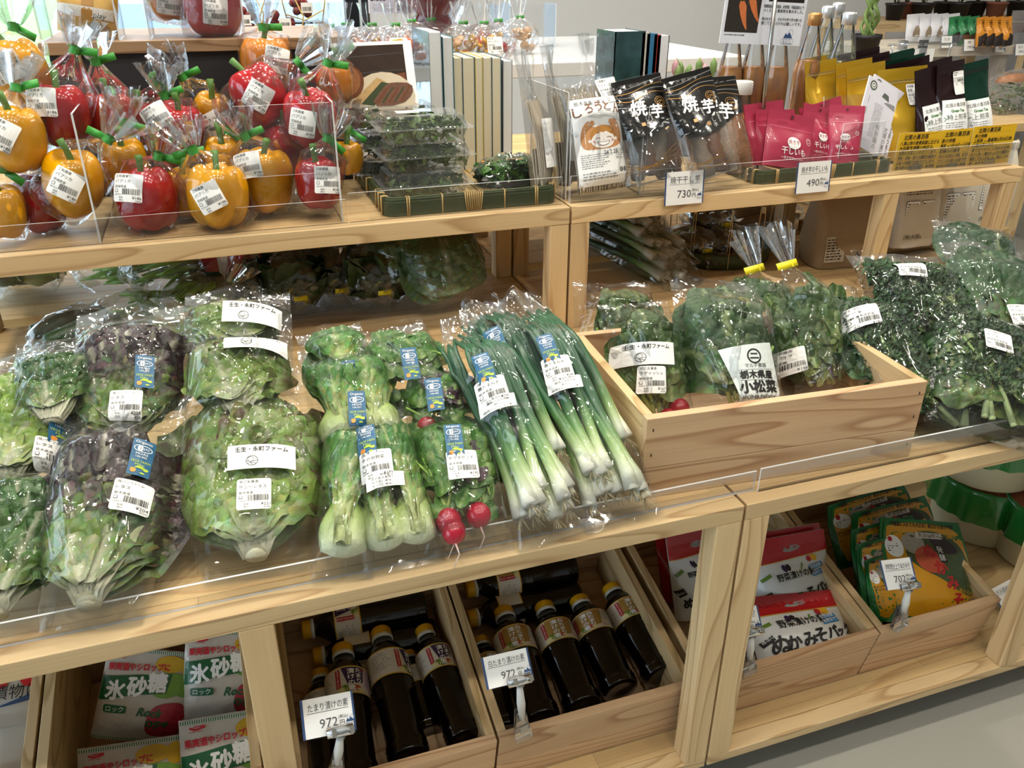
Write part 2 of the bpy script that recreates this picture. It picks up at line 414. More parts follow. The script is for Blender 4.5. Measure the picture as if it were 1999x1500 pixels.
# ------------------------------------------------------------------ setting
def DARKF_(): return mat('dark_window_frame', '#23242a', .4, .6)
PAPER = mat('white_paper', '#f2f2f0', .6, spec=.3); INK = mat('black_ink', '#161616', .6); NAVY = mat('navy_ink', '#2c4a78', .5)
CREAM = mat('painted_wall', '#dad9d8', .8, noise=.03, nscale=3)
WX = wood('pine_along', 'X', ring=.8); WY = wood('pine_across', 'Y', ring=.8); WZ = wood('pine_upright', 'Z', ring=.7)
WTOP = wood('pine_laminated_board', 'X', lam=.043, a='#d8b985', b='#c09b6a', ring=.5)  # board tops yellower than the rails: warm lamplight put into the colour
FLOORM = mat('concrete_floor', '#a8a69c', .45, noise=.06, nscale=5, bump=.02, bscale=30)
struct(MB().box(-4.3, 7, -4, 5.2, -.1, 0).build('floor', FLOORM, smooth=False))
struct(MB().box(-4.3, 7, -4, 5.2, 3.0, 3.1).build('ceiling', mat('ceiling_paint', '#e8e6e2', .9), smooth=False))
wb = MB()
WX0, WX1, WZ0, WZ1 = -4.1, .83, .12, 2.85
wb.box(-4.3, WX0, 5.0, 5.2, 0, 3); wb.box(WX1, 7, 5.0, 5.2, 0, 3); wb.box(WX0, WX1, 5.0, 5.2, 0, WZ0); wb.box(WX0, WX1, 5.0, 5.2, WZ1, 3)
struct(wb.build('wall_back', CREAM, smooth=False))
wl = MB(); wl.box(-4.3, -4.2, -4, -2.2, 0, 3); wl.box(-4.3, -4.2, 4.7, 5.2, 0, 3); wl.box(-4.3, -4.2, -2.2, 4.7, 0, .2); wl.box(-4.3, -4.2, -2.2, 4.7, 2.85, 3); struct(wl.build('wall_left', CREAM, smooth=False))
wf2 = MB()
for y in (-2.2, -.5, 1.2, 2.9, 4.63): wf2.box(-4.28, -4.21, y, y+.07, .2, 2.85)
wf2.box(-4.28, -4.21, -2.2, 4.7, .2, .26).box(-4.28, -4.21, -2.2, 4.7, 2.79, 2.85); win2 = struct(wf2.build('window_2', DARKF_(), smooth=False))
struct(MB().box(-4.25, -4.244, -2.15, 4.65, .25, 2.8).build('pane', clear('window_glass', (.95, .97, .97)), win2, smooth=False))
struct(MB().box(7, 7.1, -4, 5.2, 0, 3).build('wall_right', CREAM, smooth=False))
struct(MB().box(-4.3, 7, -4.1, -4, 0, 3).build('wall_front', CREAM, smooth=False))
DARKF = mat('dark_window_frame', '#23242a', .4, .6)
wf = MB()
for x in (WX0, -2.85, -1.15, WX1-.07): wf.box(x, x+.07, 5.03, 5.1, WZ0, WZ1)
wf.box(WX0, WX1, 5.03, 5.1, WZ0, WZ0+.06); wf.box(WX0, WX1, 5.03, 5.1, WZ1-.06, WZ1)
win = struct(wf.build('window_1', DARKF, smooth=False))
struct(MB().box(WX0+.05, WX1-.05, 5.06, 5.066, WZ0+.05, WZ1-.05).build('pane', clear('window_glass', (.95, .97, .97)), win, smooth=False))
# outside: pavement, a lawn
struct(MB().box(-40, -4.35, -20, 5.2, -.15, -.05).build('side_pavement', mat('pale_pavement', '#cfd0cc', .9), smooth=False))
struct(MB().box(-40, 20, 5.2, 60, -.15, -.05).build('pavement', mat('pale_pavement', '#cfd0cc', .9), smooth=False))
gr = MB().box(-30, 20, 11.5, 40, -.05, .0).build('lawn', mat('lawn_green', '#7fae5a', .95, noise=.25, nscale=3), smooth=False)
struct(gr)

# ------------------------------------------------------------------ display tables
def shelf_table(name, label, x0, x1, mids, rmid):
    t = thing(name, label, 'display shelf', T(x0, YF, 0)); w = x1-x0
    def board(nm, z0, z1, y0, y1, lab=None):
        b = MB().box(0, w, y0+.012 if nm != 'base_board' else y0, y1, z0, z1, 0).build(nm, [WTOP], t, smooth=False, bevel=.001); return b
    for nm, z1, y0, y1, ft in (('middle_board', ZM, 0, 1.02, .026), ('upper_board', ZU, YU-YF, YU-YF+.385, .033)):
        board(nm, z1-.022, z1, y0+.018, y1)
        MB().box(0, w, y0, y0+.0295, z1-ft, z1).build('front_rail', WX, t, smooth=False, bevel=.0012)
    board('base_board', ZL-.018, ZL, .030, 1.02)
    MB().box(0, w, 0, .0295, ZL-.018, ZL).build('front_rail', WX, t, smooth=False, bevel=.0012)
    for xs in mids:
        for y in (0, .55): MB().box(xs-x0, xs-x0+.04, y, y+.036, ZL, ZM-(.026 if y == 0 else .022)).build('post', WZ, t, smooth=False, bevel=.0015)
    for xs in rmid:
        for y in (YU-YF, 1.784-YF): MB().box(xs-x0, xs-x0+.0385, y+.001, y+.037, ZM, ZU-.033 if y < .8 else ZU-.022).build('post', WZ, t, smooth=False, bevel=.0015)
    for x in (.06, w/2, w-.09):
        for y in (.1, .9): MB().lathe([(.0, -.012), (.024, -.01), (.028, 0), (.024, .01), (0, .012)], 16, M=T(x, y, .03) @ RY(PI/2)).box(x-.016, x+.016, y-.02, y+.02, .028, ZL-.018).build('caster', mat('dark_caster', '#26262a', .4), t)
    return t
shelf_table('display_shelf', 'pine display shelf holding the peppers, lettuces and soy bottles', -.507, XG, (-.0605, .572), (-.507, .573))
shelf_table('display_shelf', 'pine display shelf holding the noodles, crate of greens and kale', XR, 1.7345, (XR, 1.236, 1.695), (XR, 1.354, 1.687))
# shelf that stands back to back behind
def rear_table(label, x0, x1):
    t = thing('rear_display_shelf', label, 'display shelf', T(x0, 1.86, 0)); w = x1-x0
    MB().box(0, w, 0, .5, ZM-.022, ZM).build('middle_board', WTOP, t, smooth=False)
    MB().box(0, w, -.02, .33, ZU-.022, ZU).build('upper_board', WTOP, t, smooth=False)
    MB().box(0, w, 0, .5, ZL-.018, ZL).build('base_board', WTOP, t, smooth=False)
    for x in (0, w-.04):
        MB().box(x, x+.04, .25, .287, ZM, ZU-.022).build('post', WZ, t, smooth=False, bevel=.0015)
        for y in (.05, .44): MB().box(x, x+.04, y, y+.037, 0, ZM-.022).build('post', WZ, t, smooth=False, bevel=.0015)
    return t
rear_table('pine shelf back to back behind the one with lettuces', -.507, XG)
rear_table('pine shelf back to back behind the one with kale', XR, 1.7345)
# ------------------------------------------------------------------ builders
FILM = film('clear_film', bump=.75, gain=.95, veil=.006); FILMT = film('tied_bag_film', bscale=45, bump=.7, gain=.7, veil=.008); FILMD = film('glare_bag_film', bscale=40, bump=.8, gain=1.6, veil=.05); FILMS = film('stiff_cellophane', bscale=16, bump=.4, gain=.8, veil=.012)  # floor bag film: extra milk and gloss imitate window glare in the shade
ACR = clear('acrylic_sheet', (.99, .995, 1), gain=.45, veil=.008); ACRE = mat('acrylic_edge', '#e9eef0', .25, alpha=.75)
PET = film('clear_tray_plastic', bscale=60, bump=.35, gain=1.5, veil=.07, rough=.06)
ORGB = mat('sticker_blue', '#1d5c82', .4); LIME = mat('sticker_lime', '#b4cf3f', .5); ORNG = mat('sticker_orange', '#e8963c', .5)
GREY = mat('grey_ink', '#8d8d8d', .6); RED = mat('red_ink', '#c4202e', .5)

def smooth01(a, b, x): t = np.clip((x-a)/(b-a), 0, 1); return t*t*(3-2*t)
def pillow(W, L, Th, top=.16, wprof=None, low=.07):
    pf = np.vectorize(wprof, otypes=[float]) if wprof else None
    def hw(y): return W/2*(pf(y/L) if wprof else 1)
    def h(x, y):
        v = np.clip(y/L, 0, 1); u = np.clip(np.abs(x)/np.maximum(hw(y), 1e-4), 0, 1)
        b = smooth01(-.02, low*2, v)*(1-smooth01(1-top-.22, 1-top+.06, v))+.05
        return Th*np.power(np.clip(1-u**2.6, 0, 1), .65)*b+.0015
    return h, hw
def bag(parent, W, L, Th, seed, material=None, top=.16, wprof=None, crease=44, amp=1.0, nu=84, nv=116, low=.07, wave=.02):
    h, hw = pillow(W, L, Th, top, wprof, low); rg = np.random.default_rng(seed)
    u = np.linspace(-1, 1, nu)[:, None]; v = np.linspace(0, 1, nv)[None, :]
    x = u*hw(v*L) + 0*v; edge = wave*L*smooth01(.85, 1, v)*np.sin(u*3.1+rg.uniform(0, 6))*rg.uniform(.4, 1)
    y = v*L+edge+0*u; z = h(x, y+0*x)
    for k in range(crease):
        cx, cy = rg.uniform(-.5, .5)*W, rg.uniform(.02, 1)*L; a = rg.normal(PI/2 if rg.random() < .6 else rg.uniform(0, PI), .5)
        ln = rg.uniform(.05, .25)*L; wd = rg.uniform(.0018, .006); dx, dy = x-cx, y-cy
        al = dx*math.cos(a)+dy*math.sin(a); ac = -dx*math.sin(a)+dy*math.cos(a)
        z = z+amp*rg.uniform(-.4, 1)*.0062*np.exp(-(ac/wd)**2-(al/ln)**2)
    z = z+smooth01(1-top, 1, v)*.012*np.sin(u*4+rg.uniform(0, 6))*rg.uniform(.3, 1)
    fl = smooth01(1-top, 1, v)*.012*np.sin(u*4+2)
    m = MB().grid(np.stack([x, y, z], -1)); m.grid(np.stack([x, y, -.002+fl*.5+0*z], -1), flip=True)
    o = m.build('bag', material or FILM, parent)
    return o, h
def stick(parent, art, name, h, x, y, rot=0, lift=.003, maxe=.012):
    c, s = math.cos(rot), math.sin(rot)
    def fn(V, q):
        X = x+V[:, 0]*c-V[:, 1]*s; Y = y+V[:, 0]*s+V[:, 1]*c
        return np.stack([X, Y, h(X, Y)+lift+q], 1)
    return art.place(fn=fn, maxe=maxe).build(name, art.mats, parent, smooth=False)
def flat(parent, art, name, M=None, maxe=None, fn=None):
    return art.place(maxe=maxe, fn=fn).build(name, art.mats, parent, M, smooth=False)

def price_art(farm, name, origin, code, price, tax, w=.045, h=.046):
    a = Art(); a.rrect(0, 0, w, h, .003, PAPER, 0)
    k = w/.045; L = -w/2+.003*k
    a.text(farm, L, h/2-.0065*k, .0052*k, INK, wmax=w*.7); a.text(name, L, h/2-.015*k, .0064*k, INK, wmax=w*.8)
    a.text(origin, L, h/2-.0235*k, .0048*k, INK)
    a.rrect(L+.0025*k, h/2-.0285*k, .005*k, .005*k, .001*k, INK, 1); a.rrect(L+.0025*k, h/2-.0285*k, .0036*k, .0036*k, .0006*k, PAPER, 2)
    a.barcode(L+.012*k, h/2-.0345*k, w-.018*k, .0095*k, INK, seed=len(name)+len(code)); a.text(code, L, h/2-.0355*k, .0034*k, INK, wmax=.011*k)
    a.text('本体', L+.006*k, h/2-.0405*k, .0036*k, INK); a.text('(税込', L+.006*k, h/2-.0445*k, .0034*k, INK)
    a.text(price, w/2-.001*k, h/2-.0415*k, .0066*k, INK, align='r'); a.text(tax, w/2-.001*k, h/2-.0455*k, .0038*k, INK, align='r')
    return a
def organic_art(w=.0225, h=.051):
    a = Art(); P = PAPER; a.rrect(0, 0, w, h, .0015, ORGB, 0); k = w/.026
    a.text('Organic', 0, h/2-.0075*k, .0062*k, P, align='c', wmax=w*.75)
    y = h/2-.0155*k
    a.stroke([(.0075*k*math.cos(t)+(.0028 if math.cos(t) > 0 else -.0028)*k, y+.0048*k*math.sin(t)) for t in np.linspace(0, 2*PI, 21)[:-1]], .0009*k, P, closed=True)
    a.disc(-.003*k, y, .0034*k, P, ry=.0045*k); a.stroke([(-.003*k, y+.0045*k), (-.0024*k, y), (-.003*k, y-.0045*k)], .0005*k, ORGB, 2); a.stroke([(-.0064*k, y), (0, y)], .0005*k, ORGB, 2)
    a.text('JAS', .0008*k, y-.0012*k, .004*k, P, w=.0068*k)
    a.text('HOAS', 0, y-.0105*k, .0054*k, P, align='c'); a.text('136-005', 0, y-.015*k, .0042*k, P, align='c')
    a.text('VEGE FARM', 0, y-.0232*k, .0056*k, LIME, align='c', wmax=w*.86); a.text('Mibu', 0, y-.0283*k, .0056*k, LIME, align='c')
    b = -h/2
    a.poly([(-.0095*k, b+.0115*k), (-.0095*k, b+.004*k), (-.0035*k, b+.004*k), (-.0025*k, b+.0105*k)], ORNG, smooth=1)
    a.poly([(-.006*k, b+.0115*k), (-.002*k, b+.0155*k), (.003*k, b+.0155*k), (.006*k, b+.0135*k), (.011*k, b+.013*k), (.0105*k, b+.0095*k), (.007*k, b+.0085*k), (.004*k, b+.011*k), (-.001*k, b+.012*k)], LIME, smooth=2)
    a.poly([(.001*k, b+.0045*k), (.004*k, b+.0068*k), (.009*k, b+.0045*k), (.004*k, b+.0035*k)], LIME, smooth=2)
    return a
def farm_art():
    a = Art(); a.rrect(0, 0, .079, .034, .001, PAPER, 0); a.text('壬生・永町ファーム', 0, .0075, .0076, INK, align='c', w=.062, bold=.00015)
    a.ring(-.011, -.006, .0068, .0007, INK); a.ring(-.0125, -.004, .0035, .0005, INK)
    a.stroke([(-.0175, -.0065), (-.012, -.0075), (-.0045, -.006)], .0006, INK, smooth=1); a.stroke([(-.016, -.010), (-.011, -.0085), (-.006, -.0105)], .0006, INK, smooth=1); a.stroke([(-.013, -.0078), (-.010, -.0125)], .0006, INK)
    return a
def note_art(lines, w=.046, h=.020):
    a = Art(); a.rect(0, 0, w, h, PAPER, 0, nx=4); n = len(lines)
    for i, t in enumerate(lines): a.text(t, 0, h/2-(i+.92)*h/(n+.25), h/(n+1)*1.0, INK, align='c', wmax=w*.9)
    return a

# leaves
def leaf(L, W, rg, nu=16, nv=9, ruff=.012, freq=70, rib=.1, curl=.0, cup=.3, cols=None, wp=(.12, .75, .8), edge=None, ribcol=(.75, .8, .6), tipx=0.0, tw=.0, fine=0):
    """blade along +y; cols = colours from base to tip; edge = margin colour. returns points, colours"""
    u = np.linspace(0, 1, nu)[:, None]; v = np.linspace(-1, 1, nv)[None, :]
    b, pk, pw = wp
    wf = b+(1-b)*np.power(np.sin(PI*np.clip(np.power(u, pw)*.93, 0, 1)), pk); wf = wf*(1-.35*smooth01(.93, 1, u))
    ph = rg.uniform(0, 6.28, 4); sg = np.sign(v)
    x = v*wf*W/2*(1+.06*np.sin(freq*.6*u*L+ph[0]+sg)); y = u*L+0*v
    r = np.abs(v)**2*smooth01(.15, .45, u)*ruff
    z = r*(np.sin(freq*u*L+ph[1]+1.3*sg)+.6*np.sin(freq*1.9*u*L+ph[2]-sg))+cup*W*.25*v**2*wf+curl*L*u**2
    z = z+.25*ruff*rg.normal(0, 1, (nu, nv))*smooth01(.2, .5, u)*np.abs(v)
    y = y+.5*r*np.cos(freq*u*L+ph[3]); x = x+tipx*u**2*L
    C = np.zeros((nu, nv, 3)); cols = np.asarray(cols, float); pos = np.linspace(0, 1, len(cols))
    for k in range(3): C[..., k] = np.interp(np.clip(u+.08*rg.normal(0, 1, (nu, nv)), 0, 1), pos, cols[:, k])
    if edge is not None:
        e = (smooth01(.55, 1, np.abs(v)+.25*rg.normal(0, 1, (nu, nv)))*smooth01(.3, .6, u))[..., None]; C = C*(1-e)+np.asarray(edge)*e
    rb = (np.exp(-(np.abs(v)/np.maximum(rib*(1-.8*u)/np.maximum(wf, .05), .02))**2)*(1-.55*u))[..., None]
    C = C*(1-rb)+np.asarray(ribcol)*rb
    C = C*(1+.10*rg.normal(0, 1, (nu, nv, 1)))*np.array([.70, .66, .62])*rg.uniform(.82, 1.12)
    # side veins
    vein = (.12*np.maximum(0, np.cos(38*(u-.35*np.abs(v))))**8)[..., None]; C = C*(1-vein)+np.asarray(ribcol)*vein
    return np.stack([x, y, z], -1), np.clip(C, .002, 1)
LEAFM = mat('leaf', '#4a7a2a', .36, spec=.4, vcol=True, bump=.8, bscale=75, sss=0)
def put(mb, P, C, M, clampf=None):
    A = np.array(M); Q = P.reshape(-1, 3) @ A[:3, :3].T+A[:3, 3]
    if clampf is not None:
        hh = clampf(Q[:, 0], Q[:, 1])-.001; z = np.maximum(Q[:, 2], .002)
        k = P.reshape(-1, 3); s_ = abs(A[0, 3]*91+A[2, 3]*1731)
        cr = .5+.25*np.sin(k[:, 1]*170+k[:, 0]*90+s_)+.25*np.sin(k[:, 0]*260-k[:, 1]*110+2*s_)  # crumpled against the film
        lim = hh*(1-.30*cr); Q[:, 2] = np.maximum(np.where(z > lim, lim-.12*hh*cr*np.exp(-(z-lim)/.02), z), .0012)
    mb.grid(Q.reshape(P.shape), C=C)
def rgb(*hs): return [lin(h)[:3] for h in hs]
def lettuce(parent, W, L, Th, h, seed, kind, name='lettuce', n=30, base=.03):
    """rosette pressed flat in its bag; stem end at y=base"""
    rg = np.random.default_rng(seed); mb = MB()
    cs, ed = {'green': (rgb('#c8d49a', '#9fc45a', '#7cae3a', '#8fbe45'), rgb('#a6cf55')[0]),
              'red': (rgb('#b9c79a', '#7c9a55', '#4a343c', '#33202c'), rgb('#281822')[0]),
              'sunny': (rgb('#cfdcb2', '#a3c468', '#87ad4c', '#6d7c42'), rgb('#6a4a38')[0]),
              'dark': (rgb('#9db070', '#5d8a3c', '#3c6a2c', '#3a6a2a'), None)}[kind]
    for i in range(n):
        t = i/(n-1); phi = rg.normal(0, .30) if i < n*.6 else rg.normal(0, .24)
        if i % 5 == 0: phi = (.5 if i % 2 else -.5)*rg.uniform(.6, 1.1)
        l = L*rg.uniform(.62, .98)*(1-.12*abs(phi)); w = W*rg.uniform(.42, .62)
        if kind == 'sunny' and i > n*.75: l *= .72
        c = [np.array(x)*rg.uniform(.85, 1.18) for x in cs]
        e = ed if (kind != 'sunny' or (i < n*.7 and rg.random() < .6)) else None
        if kind == 'red' and i % 4 == 3: c = rgb('#c8d4a8', '#8bb050', '#6f9440', '#6d5a3a'); e = None; l *= .7
        P, C = leaf(l, w, rg, nu=22, nv=11, ruff=.016, freq=rg.uniform(90, 150), rib=.13, curl=rg.uniform(-.05, .15), cup=rg.uniform(-.1, .4), cols=c, edge=e, wp=(.14, .7, 1.1))
        put(mb, P, C, T(rg.normal(0, .006), base, Th*(.1+.75*t)) @ RZ(phi) @ RX(rg.uniform(-.05, .1)), h)
    # pale ribs fanning out of the cut end
    for k in range(16):
        a = (k-7.5)*.050+rg.normal(0, .02); zz = Th*(.45+.12*(k % 3))
        tc = {'red': '#8a6a62', 'sunny': '#9cb86c'}.get(kind, '#8fb05a')
        P, C = leaf(L*rg.uniform(.42, .62), W*rg.uniform(.13, .19), rg, nu=16, nv=5, ruff=.001, rib=1.0, cols=rgb('#e9ecd8', '#dde5c0', '#b9c992', tc), ribcol=rgb('#e6ead0')[0], wp=(.28, .8, 1.2), cup=.5)
        put(mb, P, C*1.2, T(a*.030, base-.014, zz) @ RZ(-a*.95), h)
    mb.add(*cyl(.013, .012, 14), 0, T(0, base-.017, Th*.40) @ RX(-PI/2), np.tile(rgb('#cfccb0')[0], (28, 1)))
    return mb.build(name, LEAFM, parent)
def cyl(r, l, n=12):
    V = [(r*math.cos(2*PI*k/n), r*math.sin(2*PI*k/n), z) for z in (0, l) for k in range(n)]
    return V, [(k, (k+1) % n, n+(k+1) % n, n+k) for k in range(n)]+[tuple(reversed(range(n))), tuple(range(n, 2*n))]
def lean(pb, pt, wpx, ang, z=ZM, yaw=0, lift=0):
    """frame of a bag whose lower end stands at pixel pb on level z, leaning back at ANG, upper end at pixel pt"""
    B = at(pb, Z=z+lift+.0045); xa = Vector((math.cos(yaw), math.sin(yaw), 0)); back = Vector((-math.sin(yaw), math.cos(yaw), 0))
    up = back*math.cos(ang)+Vector((0, 0, math.sin(ang))); n = xa.cross(up)
    d = ray(pt); t = (B-CP).dot(n)/d.dot(n); Q = CP+d*t; ya = Q-B
    M = frame(B, xa, ya); return M, sz(wpx, B+ya*.5), ya.length

# ------------------------------------------------------------------ tied bag with a pepper
def pepper_mesh(R, H, seed, material):
    rg = random.Random(seed); nl = rg.choice((3, 4, 4)); p0 = rg.uniform(0, 6); nth, nph = 26, 36; P = []
    for i in range(nth):
        th = PI*i/(nth-1); row = []
        for j in range(nph):
            ph = 2*PI*j/nph; s, c = math.sin(th), math.cos(th)
            k = (abs(s)**2.7+abs(c)**2.7)**(-1/2.7); lob = 1+.075*abs(math.cos(nl*(ph+p0)/2))**.8*2-.09
            r = R*k*s*lob*(1-.10*max(0, -c)**1.5)*(1+.03*math.sin(ph*2+p0)); z = H/2*k*c
            q = r/R; z -= (.20*H*math.exp(-(q/.36)**2) if c > 0 else 0); z += (.10*H*math.exp(-(q/.32)**2) if c < 0 else 0)
            z += .05*H*abs(math.cos(nl*(ph+p0)/2))*(1 if c > 0 else -.8)*min(1, q*1.4)*abs(c)
            row.append((r*math.cos(ph), r*math.sin(ph), z))
        P.append(row)
    m = MB().grid(np.array(P), cv=True); return m.mesh('bell_pepper', material)
def stem_mesh(R, H, seed):
    rg = random.Random(seed); m = MB(); z0 = H*.27; a = rg.uniform(0, 6); b = rg.uniform(.1, .35)*R
    m.tube([(0, 0, z0-.004), (0, 0, z0+.012), (b*.4*math.cos(a), b*.4*math.sin(a), z0+.028), (b*math.cos(a), b*math.sin(a), z0+.044)], [.0075, .0055, .005, .0065], 10)
    m.lathe([(.0, z0+.004), (.012, z0+.003), (.019, z0-.004), (.0, z0-.008)], 12, caps=False, fn=lambda t, z: 1+.18*math.cos(6*t)); return m.mesh('stem', mat('pepper_stem', '#4f7a2f', .5, noise=.2))
def tiebag_mesh(R, H, neck, seed, flare=.045, mouth=.02, base=1.0):
    rg = np.random.default_rng(seed); ph = rg.uniform(0, 6.28, 8)
    prof = [(.0, -H*.51), (.45*R, -H*.515), (.9*R, -H*.5), (1.01*R, -H*.36), (1.025*R, -H*.1), (1.02*R, H*.15), (1.02*R, H*.33), (.97*R, H*.46)]
    zt = H*.46
    for t in np.linspace(.1, 1, 8): prof.append((R*(.97*(1-t)**1.35)+.0065, zt+(neck-zt)*t))
    for t in np.linspace(.1, 1, 8): prof.append((.0065+mouth*t**.8, neck+flare*t))
    n = 40; P = []
    for i, (r, z) in enumerate(prof):
        a = .012 if z < zt else (.03+.22*(z-zt)/(neck-zt) if z <= neck else .42); row = []
        for j in range(n):
            t = 2*PI*j/n; f = 1+a*(math.sin(9*t+ph[0])+.7*math.sin(13*t+ph[1]+z*30)+.4*math.sin(5*t+ph[2])); f = max(f, .15)
            zz = z+(.35*flare*(.5+.5*math.sin(3*t+ph[3]))*(z-neck)/flare if z > neck else 0)
            row.append((r*f*math.cos(t), r*f*math.sin(t), zz))
        P.append(row)
    return MB().grid(np.array(P), cv=True, flip=True).mesh('bag', FILMT)
def tie_mesh(neck, seed, material, l=.030, w=.0125):
    rg = random.Random(seed); m = MB().lathe([(.0085, -w/2), (.0085, w/2)], 10, M=T(0, 0, neck), caps=False)
    a = rg.uniform(-.5, .5); m.box(.006, .006+l, -.0006, .0006, -w/2, w/2, M=T(0, 0, neck) @ RY(a)); return m.mesh('tape_tie', material)
TIEG = mat('green_tape', '#3f9e3a', .4); TIEY = mat('yellow_tape', '#f0dc1e', .4)
def curved(R):
    return lambda V, q: np.stack([V[:, 0], V[:, 1], q-(V[:, 0]**2+.6*V[:, 1]**2)/(2*R)], 1)
def camface(P, n=None, rot=0, off=0):
    """matrix at P facing the viewer (or along n), turned by rot"""
    z = (CP-Vector(P)).normalized() if n is None else Vector(n).normalized()
    up = CU if abs(z.dot(CU)) < .95 else CR
    x = up.cross(z).normalized(); y = z.cross(x); M = Matrix(((x.x, y.x, z.x, 0), (x.y, y.y, z.y, 0), (x.z, y.z, z.z, 0), (0, 0, 0, 1)))
    return T(*(Vector(P)+z*off)) @ M @ RZ(rot)
# ------------------------------------------------------------------ upper shelf: peppers in tied bags
PR = mat('red_pepper_skin', '#b0101a', .16, spec=.6, coat=.4, noise=.12, nscale=18); PO = mat('orange_red_pepper_skin', '#c2341c', .16, spec=.6, coat=.4, noise=.15, nscale=14)
PY = mat('yellow_pepper_skin', '#e6a000', .16, spec=.6, coat=.4, noise=.10, nscale=16); PN = mat('orange_pepper_skin', '#e0851c', .18, spec=.6, coat=.4, noise=.1)
PEP_ART = price_art('三和農業', 'パプリカ', '茨城県産', '00176 2', '¥186', '¥200)')
PEP_LAB = PEP_ART.place(fn=curved(.05), maxe=.009).mesh('price_label', PEP_ART.mats, False)
G = 'bell peppers in tied clear bags'
# centre px, width px, Y, material, lean (x, y), tie dir, label px & turn, label
PEPS = [
 ((35, 140), 118, 1.64, PY, (-.2, -.1), (26, 52), (14, 131, -62), 'yellow pepper topmost of the two yellow ones at the edge of the pile'),
 ((26, 272), 122, 1.54, PY, (.1, 0), None, (2, 262, -25), 'yellow pepper sandwiched under the topmost yellow one at the pile edge'),
 ((3, 412), 100, 1.514, PY, (.1, .1), None, None, 'yellow pepper cut by the frame on the shelf under the stacked yellow ones'),
 ((117, 226), 115, 1.601, PR, (.1, .0), (146, 97), (85, 203, 4), 'crimson pepper with an upright green tape, high beside the yellow pair'),
 ((213, 236), 104, 1.66, PO, (.05, -.1), (187, 120), None, 'orange-red pepper with a long green tape behind the crimson one'),
 ((78, 396), 108, 1.575, PR, (.2, .1), None, None, 'dull red pepper without a sticker lying on the shelf'),
 ((143, 358), 122, 1.529, PY, (.15, .2), (212, 272), (131, 360, -24), 'yellow pepper with tilted sticker under the crimson one'),
 ((288, 390), 118, 1.524, PR, (-.05, -.05), (310, 305), (255, 370, -3), 'red pepper standing in the front row, sticker at its side'),
 ((341, 262), 116, 1.65, PR, (.35, .1), (322, 190), (310, 232, 34), 'glossy red pepper lying tilted in the middle of the pile'),
 ((276, 245), 80, 1.73, PR, (0, .2), (308, 165), None, 'dark red pepper half hidden against the black panel'),
 ((412, 226), 84, 1.72, PY, (.2, .2), (356, 150), (413, 243, 32), 'lumpy yellow pepper in front of the black panel'),
 ((520, 128), 106, 1.75, PN, (0, 0), (513, 53), (538, 118, -5), 'orange pepper on top of the pile at the end of the black panel'),
 ((505, 188), 112, 1.647, PR, (-.45, -.15), (583, 122), (504, 188, -26), 'red pepper under the topmost orange one, stem poking sideways'),
 ((607, 232), 108, 1.58, PR, (-.1, .15), (640, 123), (592, 240, -11), 'large red pepper with a long dark stem upright in its bag'),
 ((653, 162), 72, 1.7, PN, (0, .1), None, None, 'orange pepper behind the large red one with long stem'),
 ((622, 357), 96, 1.52, PR, (-.05, 0), (640, 270), (638, 352, 4), 'red pepper on the shelf at the end of the front row'),
 ((515, 352), 118, 1.561, PY, (.1, .05), (478, 266), (488, 327, 13), 'big yellow pepper next to the end of the front row'),
 ((426, 386), 120, 1.503, PY, (.1, .05), (376, 293), (410, 385, 28), 'yellow pepper in the middle of the front row, sticker turned'),
 ((362, 378), 92, 1.59, PY, (0, .1), None, None, 'yellow pepper wedged between the front red and yellow ones'),
 ((245, 322), 100, 1.6, PY, (0, .2), None, None, 'yellow pepper glimpsed over the front red one'),
 ((437, 312), 84, 1.62, PY, (0, .2), (447, 255), None, 'yellow pepper peeking out above the middle front one'),
 ((557, 283), 92, 1.635, PR, (0, .2), None, None, 'red pepper mostly covered by the big yellow one'),
 ((524, 245), 84, 1.71, PN, (0, .1), None, None, 'orange pepper underneath the red one with sideways stem'),
 ((679, 308), 62, 1.66, PY, (0, .1), None, None, 'small yellow pepper pressed against the bin end beside the salad boxes'),
]
SHAPES = {}
